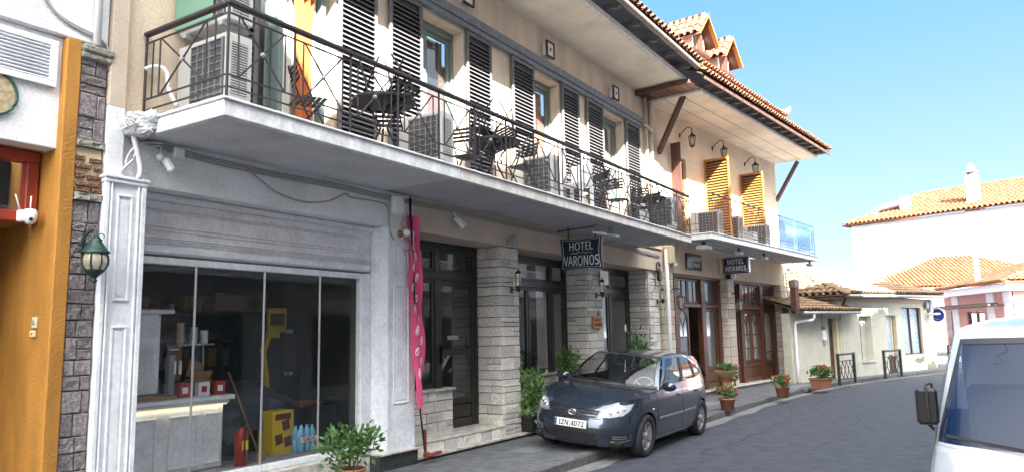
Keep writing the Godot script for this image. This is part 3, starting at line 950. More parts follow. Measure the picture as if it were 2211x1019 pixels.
	tube(s, [Vector3(0.0, 0.08, 0), Vector3(-0.30, 1.12, -0.25)], 0.014)
	P(f, "handle", done(s), M.plain_wood)
	s = ns()
	cbox(s, Vector3(0.02, 0.05, 0), Vector3(0.12, 0.1, 0.05), 0.01)
	P(f, "head", done(s), M.card)
	# big dark cover
	mt("tarp", 0.055, 0.065, 0.10, 0.35)
	var n := FastNoiseLite.new()
	n.frequency = 1.6
	var rows := []
	for i in 15:
		var row := []
		var a := i / 14.0
		for j in 27:
			var u := j / 26.0
			var fall := sin(a * PI * 0.5)
			var x := 6.15 + 1.95 * u
			var top := 1.20 + 0.12 * sin(u * 5.0) - 0.28 * pow(absf(u - 0.42) * 1.9, 3)
			row.append(Vector3(x + 0.05 * n.get_noise_2d(i * 0.3, j * 0.4), top - 0.55 * (1.0 - cos(a * PI * 0.5)) - 0.35 * pow(a, 6) * u + 0.10 * n.get_noise_2d(j * 0.7 + i * 0.5, i * 0.35), -9.2 + 0.85 * fall + 0.10 * n.get_noise_2d(j * 0.9, i * 0.2 + 7)))
		rows.append(row)
	s = ns(true)
	sheet(s, rows)
	tag(P(self, "tarpaulin", done(s), M.tarp), "dark blue crumpled cover draped over stock inside the shop", "tarpaulin")
	bx(th("stock_crates", "low dark crates beneath the blue cover", "crates"), "crate", M.dark_room, 6.3, 8.1, 0.37, 0.95, -10.0, -8.7)
	# yellow stands, water, black box
	mt("yellow", 0.62, 0.43, 0.01, 0.5); mt("brown_print", 0.12, 0.03, 0.02, 0.6); mt("water_blue", 0.25, 0.6, 0.85, 0.15)
	M.water_blue.albedo_color.a = 0.75
	M.water_blue.transparency = BaseMaterial3D.TRANSPARENCY_ALPHA
	f = th("display_stand", "yellow cardboard display box with brown print on the shop floor", "display stand", Vector3(6.75, 0.378, -8.15))
	bx(f, "box", M.yellow, 0, 0.36, 0, 0.56, -0.3, 0.0, 0.006)
	for k in [[0.05, 0.12], [0.16, 0.3], [0.2, 0.08]]: 
		w = bx(f, "print", M.brown_print, k[0], k[0] + 0.12, k[1], k[1] + 0.13, -0.002, 0.004, 0)
		w.rotation.z = 0.2
	w = bx(f, "print", M.brown_print, 0.04, 0.3, 0.44, 0.52, -0.002, 0.004, 0)
	f = th("display_stand", "tall curved yellow display with dark shelves behind the shop glass", "display stand", Vector3(7.25, 0.378, -9.0))
	bx(f, "back", M.dark_room, 0.0, 0.42, 0.6, 1.75, -0.1, -0.05)
	s = ns()
	ab(s, 0.08, 0.42, 1.62, 1.98, -0.05, 0.0); ab(s, 0.08, 0.30, 1.54, 1.62, -0.05, 0.0)
	bar(s, Vector3(0.1, 1.6, 0), Vector3(0.0, 1.35, 0), 0.07); bar(s, Vector3(0.0, 1.36, 0), Vector3(0.04, 1.05, 0), 0.06); bar(s, Vector3(0.04, 1.06, 0), Vector3(0.10, 0.55, 0), 0.07)
	P(f, "arch", done(s), M.yellow)
	bx(f, "print", M.brown_print, 0.12, 0.38, 1.72, 1.9, -0.01, 0.006, 0)
	f = th("water_bottles", "shrink-wrapped pack of six pale blue water bottles on the shop floor", "water bottles", Vector3(7.10, 0.378, -8.0))
	for i in 3:
		for k in 2:
			s = ns(true)
			lathe(s, [[0.0, 0.0], [0.048, 0.0], [0.048, 0.12], [0.043, 0.14], [0.048, 0.16], [0.048, 0.26], [0.02, 0.32], [0.018, 0.345], [0.0, 0.345]], 12)
			P(f, "bottle", done(s), M.water_blue, Vector3(i * 0.10, 0, -k * 0.1))
	mt("label_white", 0.8, 0.8, 0.8, 0.5)
	bx(f, "label", M.label_white, -0.045, 0.245, 0.13, 0.2, 0.046, 0.051, 0)
	words(f, "lettering", "VIKOS", M.can_red, Vector3(0.1, 0.165, 0.052), 0.055)
	f = th("black_box", "black display box right of the water pack", "box", Vector3(7.42, 0.378, -8.1))
	bx(f, "box", M.black, 0, 0.42, 0, 0.55, -0.35, 0, 0.006)
	bx(f, "goods", M.brown_print, -0.2, 0.2, 0.56, 0.64, -0.3, -0.04, 0.02)
	# shelves far inside
	f = th("back_shelves", "dark shelves with packets and cups along the shop's back wall", "shelves", Vector3(6.0, 0.378, -11.2))
	for y in [0.6, 1.05, 1.5, 1.95]: bx(f, "shelf", M.black, 0, 2.3, y, y + 0.03, -0.2, 0.2)
	for i in 34:
		var y: float = [0.63, 1.08, 1.53, 1.98][i % 4]
		var x := 0.06 + (i / 4) * 0.25 + rng.randf() * 0.06
		var mm: Material = [M.can_red, M.card, M.plastic_white, M.plastic_grey, M.brown_print, M.yellow][rng.randi() % 6]
		bx(f, "packet", mm, x, x + rng.randf_range(0.08, 0.18), y, y + rng.randf_range(0.12, 0.32), -0.1, 0.1, 0.006)
	f = th("wooden_board", "wooden name board hung high at the back of the shop", "board", Vector3(7.3, 2.35, -10.2))
	bx(f, "board", M.plain_wood, 0, 1.05, 0, 0.26, -0.03, 0, 0.006)
	bx(f, "frame", M.card, -0.03, 1.08, 0.26, 0.29, -0.04, 0.01)
	f = th("coffee_grinder", "black coffee machine with white cups on top, deep in the shop", "coffee machine", Vector3(7.75, 0.378, -9.3))
	bx(f, "cabinet", M.black, 0, 0.5, 0, 0.95, -0.4, 0, 0.01)
	bx(f, "body", M.ac_dark, 0.05, 0.42, 0.95, 1.6, -0.35, -0.02, 0.02)
	for i in 4: bx(f, "cup", M.plastic_white, 0.06 + i * 0.09, 0.12 + i * 0.09, 1.6, 1.67, -0.15, -0.08, 0.008)
	for i in 3: bx(f, "cup", M.plastic_white, 0.05 + i * 0.1, 0.12 + i * 0.1, 0.955, 1.01, -0.018, 0.0, 0.006)

func stack(o: Node3D, m: Material, r: float, h: float, n: int):
	for i in n:
		var s := ns(true)
		lathe(s, [[r * 0.8, 0.0], [r, h * 0.8], [r * 1.08, h * 0.9], [r * 1.05, h], [0.0, h]], 12, Vector3(0, i * h, 0))
		P(o, "cup", done(s), m)

# ---------------------------------------------------------------- the hotel with the long balcony
func pillar(b: Node, mats: Array, x0: float, x1: float, z0: float, z1: float, y0: float, y1: float, bw := 0.37, hh := 0.18, split := 0.38, right := true) -> Node3D:
	var p := bx(b, "pillar", M.joint, x0 + 0.012, x1 - 0.012, y0, y1, z1, z0 - 0.012, 0)
	var o := -p.position
	var c := courses(y1 - y0, hh)
	stone_face(p, mats, o + Vector3(x0, 0, z0), Vector3.RIGHT, Vector3.BACK, x1 - x0, c, y0, bw, 0.05, 0.012, split)
	stone_face(p, mats, o + Vector3(x0, 0, z1), Vector3.BACK, Vector3.LEFT, z0 - z1 - 0.01, c, y0, bw, 0.05, 0.012, split)
	if right: stone_face(p, mats, o + Vector3(x1, 0, z0 - 0.01), Vector3.FORWARD, Vector3.RIGHT, z0 - z1 - 0.01, c, y0, bw * 1.4, 0.05, 0.012, 0.0)
	return p

func leaf(b: Node, called: String, m: Material, x0: float, x1: float, y0: float, y1: float, z: float, w := 0.07, rails := [], panel_below := -1.0, d := 0.05) -> MeshInstance3D:
	# a glazed leaf: stiles and rails as one frame, a pane in each opening, a boarded panel below panel_below
	var s := ns()
	ab(s, x0, x0 + w, y0, y1, z - d, z, 0.006); ab(s, x1 - w, x1, y0, y1, z - d, z, 0.006)
	ab(s, x0 + w, x1 - w, y1 - w, y1, z - d + 0.002, z - 0.002, 0.006); ab(s, x0 + w, x1 - w, y0, y0 + w * 1.3, z - d + 0.002, z - 0.002, 0.006)
	for r in rails: ab(s, x0 + w, x1 - w, r - w * 0.5, r + w * 0.5, z - d + 0.003, z - 0.003, 0.006)
	var f := P(b, called, s, m)
	var ys: Array = [y0 + w * 1.3] + rails + [y1 - w]
	for i in ys.size() - 1:
		var a: float = ys[i] + (w * 0.5 if i > 0 else 0.0)
		var e: float = ys[i + 1] - (w * 0.5 if i < ys.size() - 2 else 0.0)
		if e <= panel_below: bx(f, "panel", m, x0 + w + 0.01, x1 - w - 0.01, a + 0.01, e - 0.01, z - d * 0.7, z - d * 0.3, 0.008)
		else: bx(f, "pane", M.pane, x0 + w - 0.004, x1 - w + 0.004, a - 0.004, e + 0.004, z - d * 0.5 - 0.003, z - d * 0.5 + 0.003, 0)
	return f

func shutter(b: Node, x0: float, x1: float, y0: float, y1: float, z: float, m: Material, pitch := 0.071) -> Node3D:
	var s := ns()
	ab(s, x0, x0 + 0.055, y0, y1, z - 0.042, z, 0.004); ab(s, x1 - 0.055, x1, y0, y1, z - 0.042, z, 0.004)
	ab(s, x0 + 0.055, x1 - 0.055, y0, y0 + 0.08, z - 0.04, z - 0.002, 0.004); ab(s, x0 + 0.055, x1 - 0.055, y1 - 0.07, y1, z - 0.04, z - 0.002, 0.004)
	var f := P(b, "shutter", s, m)
	bx(f, "gap_shade", M.trim_dark, x0 + 0.05, x1 - 0.05, y0 + 0.05, y1 - 0.05, z - 0.046, z - 0.042, 0)  # added near-black sheet, paints the shade seen in the slat gaps
	var n := int((y1 - y0 - 0.16) / pitch)
	var me := bmesh(Vector3(snappedf(x1 - x0 - 0.105, 0.02), 0.052, 0.008), 0.002)
	for i in n:
		var o := P(f, "slat", me, m, Vector3((x0 + x1) * 0.5, y0 + 0.12 + i * pitch, z - 0.02))
		o.rotation.x = -0.75
	return f

const DOORS := [[5.42, 6.66], [8.44, 9.54], [11.77, 12.82], [14.80, 16.0]]
const SHUT := [[4.72, 5.40], [6.69, 7.42], [7.68, 8.42], [9.57, 10.30], [10.97, 11.75], [12.85, 13.60], [13.96, 14.77], [16.02, 16.84]]

func hotel():
	var b := th("hotel", "two-storey cream hotel with a long white balcony over stone pillars", "hotel")
	# upper wall in pieces round the balcony doors
	var x := 3.9
	for d in DOORS + [[18.15, 0]]:
		bx(b, "upper_wall", M.cream_wall, x, d[0], 4.0, 6.9, -7.35, -7.0, 0.004)
		x = d[1]
	bx(b, "upper_wall", M.cream_wall, 3.9, 18.15, 6.902, 7.92, -7.35, -7.001, 0.004)
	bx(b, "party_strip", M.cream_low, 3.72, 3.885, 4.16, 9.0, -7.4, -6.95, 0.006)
	bx(b, "party_strip", M.white_wall, 3.72, 3.885, 3.48, 4.158, -7.4, -6.948, 0.006)
	# balcony slab
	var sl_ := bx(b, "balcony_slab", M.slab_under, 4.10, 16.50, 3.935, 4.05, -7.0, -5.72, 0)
	var o := -sl_.position
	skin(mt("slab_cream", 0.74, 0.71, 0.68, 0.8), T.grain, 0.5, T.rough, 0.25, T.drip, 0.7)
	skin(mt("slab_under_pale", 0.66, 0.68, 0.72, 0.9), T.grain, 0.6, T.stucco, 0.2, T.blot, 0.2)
	bx(sl_, "fascia", M.slab_white, 4.05 + o.x, 7.62 + o.x, 3.905 + o.y, 4.055 + o.y, -5.73 + o.z, -5.65 + o.z, 0.008)
	bx(sl_, "fascia", M.slab_cream, 7.624 + o.x, 16.55 + o.x, 3.908 + o.y, 4.055 + o.y, -5.73 + o.z, -5.655 + o.z, 0.008)
	bx(sl_, "fascia", M.slab_white, 4.05 + o.x, 4.13 + o.x, 3.905 + o.y, 4.055 + o.y, -6.78 + o.z, -5.732 + o.z, 0.008)
	bx(sl_, "fascia", M.slab_cream, 16.47 + o.x, 16.55 + o.x, 3.908 + o.y, 4.055 + o.y, -7.0 + o.z, -5.732 + o.z, 0.008)
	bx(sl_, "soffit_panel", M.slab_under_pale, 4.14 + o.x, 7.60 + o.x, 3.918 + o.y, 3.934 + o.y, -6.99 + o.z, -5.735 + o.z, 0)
	bx(sl_, "top_edge", M.slab_white, 4.03 + o.x, 16.57 + o.x, 4.057 + o.y, 4.082 + o.y, -7.0 + o.z, -5.625 + o.z, 0.006)
	var s := ns()
	cbox(s, Vector3.ZERO, Vector3(0.30, 0.22, 0.5), 0.05)
	for k in 5: cbox(s, Vector3(rng.randf_range(-0.12, 0.12), rng.randf_range(-0.08, 0.08), 0.1), Vector3(0.16, 0.12, 0.34), 0.04, Basis(Vector3(0, 1, 0), rng.randf_range(-0.4, 0.4)))
	P(b, "broken_slab_end", rough_mesh(s, 0.035, 3), M.old_paint, Vector3(4.0, 4.0, -6.93))
	# ground-floor beam and pillars
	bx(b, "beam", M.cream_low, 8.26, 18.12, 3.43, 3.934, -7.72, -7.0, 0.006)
	bx(b, "floor_slab", M.dark_room, 3.9, 18.1, 3.95, 4.08, -11.0, -7.36)
	bx(b, "back_wall", M.dark_room, 3.9, 18.1, 0, 9.0, -11.9, -11.7)
	var pm := mats_of("pillar_stone")
	pillar(b, pm, 10.72, 11.27, -7.10, -7.64, 0.205, 3.43)
	pillar(b, pm, 14.02, 14.72, -7.10, -7.64, 0.205, 3.43)
	pillar(b, pm, 17.32, 18.0, -7.10, -7.64, 0.205, 3.43)
	# low stone walls below the windows, step, ledge
	for w in [[8.28, 9.86, 1.02], [11.28, 14.0, 1.08], [14.74, 15.5, 1.0]]:
		var wl := bx(b, "low_wall", M.joint, w[0], w[1], 0.1, w[2], -7.75, -7.535, 0)
		stone_face(wl, pm, Vector3(w[0], 0, -7.53) - wl.position, Vector3.RIGHT, Vector3.BACK, w[1] - w[0], courses(w[2] - 0.36, 0.155), 0.36, 0.30, 0.05, 0.012, 0.2)
		bx(wl, "sill", M.marble, w[0] - wl.position.x, w[1] + 0.03 - wl.position.x, w[2] + 0.002 - wl.position.y, w[2] + 0.045 - wl.position.y, -7.75 - wl.position.z, -7.46 - wl.position.z, 0.006)
	var st := bx(b, "step", M.joint, 8.3, 10.71, 0.1, 0.33, -7.62, -7.06, 0)
	stone_face(st, pm, Vector3(8.3, 0, -7.055) - st.position, Vector3.RIGHT, Vector3.BACK, 2.41, [0.15], 0.2, 0.24, 0.04, 0.012, 0.0)
	bx(st, "tread", M.marble, 8.3 - st.position.x, 10.71 - st.position.x, 0.352 - st.position.y, 0.385 - st.position.y, -7.62 - st.position.z, -7.03 - st.position.z, 0.006)
	bx(b, "ledge", M.marble, 8.285, 18.1, 0.165, 0.205, -7.6, -6.95, 0.006)
	bx(b, "plinth", M.dark_marble, 8.285, 18.08, -0.1, 0.163, -7.6, -6.985, 0.003)
	# glazed fronts, set back behind the pillars
	var g: Material = M.dark_green_frame
	for u in [[8.28, 10.70], [11.27, 14.0], [14.72, 17.31]]:
		bx(b, "head_frame", g, u[0], u[1], 3.32, 3.43, -7.70, -7.58, 0.006)
		bx(b, "transom_bar", g, u[0], u[1], 2.82, 2.94, -7.70, -7.58, 0.006)
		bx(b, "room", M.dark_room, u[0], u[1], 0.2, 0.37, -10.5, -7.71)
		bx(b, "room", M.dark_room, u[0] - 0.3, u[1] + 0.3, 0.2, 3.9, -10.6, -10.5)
	for u in [[8.28, 8.36], [9.50, 9.60], [10.62, 10.70], [11.27, 11.34], [13.30, 13.38], [13.92, 14.0], [14.72, 14.8], [16.1, 16.2], [17.23, 17.31]]:
		bx(b, "post", g, u[0], u[1], 0.385, 3.32, -7.69, -7.585, 0.006)
	for u in [[8.36, 9.50], [9.60, 10.62], [11.34, 13.30], [13.38, 13.92], [14.8, 16.1], [16.2, 17.23]]:
		leaf(b, "transom_window", g, u[0], u[1], 2.94, 3.32, -7.60, 0.045)
	leaf(b, "window", g, 8.36, 9.50, 1.07, 2.82, -7.60, 0.07)
	var dr := leaf(b, "door", g, 9.60, 10.62, 0.40, 2.82, -7.60, 0.10, [0.82, 1.62], 0.85)
	bx(dr, "handle", M.black, 9.64, 9.66, 1.45, 1.75, -7.6, -7.55, 0.006)
	bx(dr, "notice", M.plastic_grey, 9.86, 10.16, 1.83, 1.90, -7.618, -7.612, 0)
	leaf(b, "window", g, 11.34, 12.42, 1.13, 2.82, -7.60, 0.07)
	leaf(b, "window", g, 12.44, 13.30, 1.13, 2.82, -7.60, 0.07)
	leaf(b, "door", g, 13.38, 13.92, 0.40, 2.82, -7.60, 0.08, [0.9], 0.95)
	leaf(b, "window", g, 14.8, 15.45, 1.05, 2.82, -7.60, 0.07)
	leaf(b, "door", g, 15.5, 16.1, 0.40, 2.82, -7.60, 0.09, [0.9], 0.95)
	leaf(b, "door", g, 16.2, 17.23, 0.40, 2.82, -7.60, 0.10, [0.9], 0.95)
	# shutter rail and shutters
	var r := bx(b, "shutter_rail", M.rail_grey, 4.4, 16.95, 7.05, 7.20, -7.0, -6.86, 0.01)
	bx(r, "track", M.rail_grey, 4.4 - r.position.x, 16.95 - r.position.x, 6.96 - r.position.y, 7.048 - r.position.y, -6.998 - r.position.z, -6.90 - r.position.z, 0.006)
	for q in SHUT: shutter(b, q[0], q[1], 4.17, 6.95, -6.925, M.shutter_grey)
	# balcony doors
	for i in 4:
		var d: Array = DOORS[i]
		bx(b, "door_frame", M.window_green, d[0], d[1], 6.78, 6.9, -7.30, -7.20, 0.006)
		bx(b, "door_frame", M.window_green, d[0], d[0] + 0.06, 4.09, 6.78, -7.30, -7.20, 0.006)
		bx(b, "door_frame", M.window_green, d[1] - 0.06, d[1], 4.09, 6.78, -7.30, -7.20, 0.006)
		var mid: float = lerpf(d[0], d[1], 0.32 if i == 0 else 0.36)
		leaf(b, "balcony_door", M.window_green, d[0] + 0.06, mid, 4.10, 6.78, -7.215, 0.065, [])
		if i > 0: leaf(b, "balcony_door", M.window_green, mid + 0.005, d[1] - 0.06, 4.10, 6.78, -7.245, 0.065, [])
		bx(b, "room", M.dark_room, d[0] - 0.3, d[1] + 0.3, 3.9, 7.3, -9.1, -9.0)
		s = ns(true)
		var rows := [[], []]
		for k in 25:
			var cx := lerpf(mid + 0.03, d[1] - 0.1, k / 24.0)
			rows[0].append(Vector3(cx, 4.14, (-7.40 if i > 0 else -7.17) + 0.035 * sin(k * 1.9) + 0.02 * sin(k * 0.9)))
			rows[1].append(Vector3(cx, 6.76, (-7.40 if i > 0 else -7.17) + 0.03 * sin(k * 1.9 + 0.3)))
		sheet(s, rows)
		P(b, "curtain", s, [M.curtain_white, M.curtain_brown, M.curtain, M.curtain_brown][i])
	s = ns(true)
	var rw := [[], [], []]
	for k in 13:
		var cx := 6.02 + 0.40 * k / 12.0
		rw[0].append(Vector3(cx, 4.14, -7.10 + 0.03 * sin(k * 1.6)))
		rw[1].append(Vector3(cx * 0.6 + 0.4 * 6.22, 5.5, -7.09 + 0.03 * sin(k * 1.6)))
		rw[2].append(Vector3(cx, 6.76, -7.10 + 0.03 * sin(k * 1.6)))
	sheet(s, rw)
	P(b, "curtain", s, M.curtain)
	bx(b, "door_frame", M.window_green, 5.80, 5.88, 4.09, 6.78, -7.29, -7.06, 0.006)
	bx(b, "door_frame", M.window_green, 6.50, 6.58, 4.09, 6.78, -7.19, -7.07, 0.006)
	hotel_roof(b)
	hotel_railing()

func hotel_roof(b: Node):
	var rf := bx(b, "roof", M.soffit, 2.0, 17.05, 7.90, 7.99, -7.36, -5.82, 0.004)
	var o := -rf.position
	bx(rf, "eave_board", M.slab_cream, 2.0 + o.x, 17.07 + o.x, 7.885 + o.y, 8.0 + o.y, -5.82 + o.z, -5.70 + o.z, 0.01)
	slab(rf, "roof_deck", M.eave_wood, Vector3(2.0, 8.13, -5.36) + o, Vector3(16.9, 8.13, -5.36) + o, Vector3(16.9, 11.2, -12) + o, Vector3(2.0, 11.2, -12) + o, Vector3(0, 0.05, 0.02))
	for i in 15:
		var xx := 2.6 + i * 0.98
		var s := ns()
		extr(s, [Vector2(0, 0.0), Vector2(0.50, 0.0), Vector2(0.50, -0.05), Vector2(0.40, -0.13), Vector2(-0.12, -0.05)], Vector3(xx, 8.14, -5.86) + o, Vector3.BACK, Vector3.UP, Vector3(0.10, 0, 0))
		P(rf, "rafter_end", s, M.eave_wood)
	var s := ns(true)
	var prof := []
	for x in [2.0, 16.75]:
		var row := []
		for i in 9:
			var t := -PI * i / 8.0
			row.append(Vector3(x, 8.16 + sin(t) * 0.085, -5.355 + cos(t) * 0.075) + o)
		prof.append(row)
	sheet(s, prof)
	P(rf, "gutter", s, M.gutter_metal)
	var V := Vector3(0, 3.07, -6.64).normalized()
	tile_field(rf, mats_of("tile"), Vector3(2.0, 8.20, -5.26) + o, Vector3.RIGHT, V, 14.8, 3.2, 0.215, 0.36)

func hotel_railing():
	var r := th("balcony_railing", "long dark iron balcony railing with crossed bars above the stone pillars", "railing")
	var z := -5.66
	var x0 := 4.08
	var x1 := 16.5
	bx(r, "handrail", M.iron, x0 - 0.03, x1 + 0.02, 4.965, 5.01, z - 0.035, z + 0.035, 0.01)
	bx(r, "handrail", M.iron, x0 - 0.03, x0 + 0.035, 4.965, 5.009, -6.99, z - 0.036, 0.01)
	for y in [4.89, 4.30, 4.185]:
		bx(r, "rail", M.iron, x0, x1, y - 0.008, y + 0.008, z - 0.008, z + 0.008, 0.002)
		bx(r, "rail", M.iron, x0 - 0.008, x0 + 0.008, y - 0.008, y + 0.008, -6.99, z - 0.009, 0.002)
	var n := 16
	var w := (x1 - x0) / n
	var post := bmesh(Vector3(0.022, 0.885, 0.022), 0.003)
	var thin := bmesh(Vector3(0.014, 0.586, 0.014), 0.002)
	for i in n + 1:
		P(r, "post", post, M.iron, Vector3(x0 + i * w, 4.522, z + 0.001))
		if i < n:
			for e in [0.115, w - 0.115]: P(r, "baluster", thin, M.iron, Vector3(x0 + i * w + e, 4.595, z))
			cross_bars(r, Vector3(x0 + i * w + 0.13, 4.31, z), Vector3(w - 0.26, 0, 0), 0.575, M.iron)
	P(r, "post", post, M.iron, Vector3(x0, 4.522, -6.97))
	for q in [-6.85, -6.73, -5.98, -5.85]: P(r, "baluster", thin, M.iron, Vector3(x0, 4.595, q))
	cross_bars(r, Vector3(x0, 4.31, -6.01), Vector3(0, 0, -0.70), 0.575, M.iron)

func cross_bars(r: Node, a: Vector3, d: Vector3, h: float, m: Material):
	var s := ns()
	bar(s, a, a + d + Vector3(0, h, 0), 0.014)
	P(r, "cross_bar", s, m)
	s = ns()
	var k := d.normalized().cross(Vector3.UP) * 0.004
	bar(s, a + Vector3(0, h, 0) + k, a + d + k, 0.013)
	P(r, "cross_bar", s, m)
	s = ns(true)
	ell(s, a + d * 0.5 + Vector3(0, h * 0.5, 0), Vector3(0.026, 0.026, 0.026), 6)
	P(r, "rosette", s, M.plastic_grey)

# ---------------------------------------------------------------- the second hotel (own axes: x along its front, z outwards)
func wood_leaf(b: Node, called: String, x0: float, x1: float, y0: float, y1: float, z: float, arch: bool, rails: Array, low: float) -> Node3D:
	var m: Material = M["brown_wood_%d" % (rng.randi() % 4)]
	var w := 0.085
	var s := ns()
	ab(s, x0, x0 + w, y0, y1, z - 0.05, z, 0.008); ab(s, x1 - w, x1, y0, y1, z - 0.05, z, 0.008)
	ab(s, x0 + w, x1 - w, y1 - w, y1, z - 0.048, z - 0.002, 0.008); ab(s, x0 + w, x1 - w, y0, y0 + 0.14, z - 0.048, z - 0.002, 0.008)
	ab(s, x0 + w, x1 - w, low - 0.06, low + 0.06, z - 0.048, z - 0.002, 0.008)
	for r in rails: ab(s, x0 + w, x1 - w, r - 0.022, r + 0.022, z - 0.046, z - 0.004, 0.006)
	var mid := (x0 + x1) * 0.5
	if arch:      # curved head pieces and a Y-shaped bar
		var c := Vector3(mid, y1 - 0.42, z - 0.025)
		var rr := (x1 - x0) * 0.5 - w
		var poly := [Vector2(-rr - 0.002, 0.345), Vector2(-rr - 0.002, 0.0)]
		for i in 13: poly.append(Vector2(-cos(PI * i / 12) * rr, sin(PI * i / 12) * 0.32))
		poly.append(Vector2(rr + 0.002, 0.0)); poly.append(Vector2(rr + 0.002, 0.345))
		extr(s, poly, c - Vector3(0, 0, 0.02), Vector3.RIGHT, Vector3.UP, Vector3(0, 0, 0.04))
		bar(s, c + Vector3(0, -0.36, 0), c + Vector3(0, -0.1, 0), 0.024)
		bar(s, c + Vector3(0, -0.12, 0), c + Vector3(-rr * 0.8, 0.2, 0), 0.024); bar(s, c + Vector3(0, -0.12, 0.002), c + Vector3(rr * 0.8, 0.2, 0.002), 0.024)
	if rails.size() > 1: ab(s, mid - 0.013, mid + 0.013, low + 0.06, (rails[-1] if arch else y1 - w), z - 0.04, z - 0.01, 0.004)
	var f := P(b, called, s, m)
	bx(f, "pane", M.pane, x0 + w, x1 - w, low, y1 - 0.05, z - 0.029, z - 0.023, 0)
	bx(f, "panel", m, x0 + w + 0.02, x1 - w - 0.02, y0 + 0.17, low - 0.085, z - 0.04, z - 0.008, 0.015)
	bx(f, "panel_back", m, x0 + w - 0.003, x1 - w + 0.003, y0 + 0.1, low - 0.03, z - 0.042, z - 0.032, 0)
	return f

func transom(b: Node, x0: float, x1: float, y0: float, y1: float, z: float, n: int):
	var m: Material = M.brown_wood_0
	var w := 0.06
	var s := ns()
	ab(s, x0, x0 + w, y0, y1, z - 0.05, z, 0.006); ab(s, x1 - w, x1, y0, y1, z - 0.05, z, 0.006)
	ab(s, x0 + w, x1 - w, y1 - w, y1, z - 0.048, z - 0.002, 0.006); ab(s, x0 + w, x1 - w, y0, y0 + w, z - 0.048, z - 0.002, 0.006)
	for i in range(1, n): ab(s, lerpf(x0 + w, x1 - w, float(i) / n) - 0.012, lerpf(x0 + w, x1 - w, float(i) / n) + 0.012, y0 + w, y1 - w, z - 0.045, z - 0.005, 0.003)
	var f := P(b, "transom_window", s, m)
	bx(f, "pane", M.pane, x0 + w - 0.003, x1 - w + 0.003, y0 + w - 0.003, y1 - w + 0.003, z - 0.028, z - 0.022, 0)

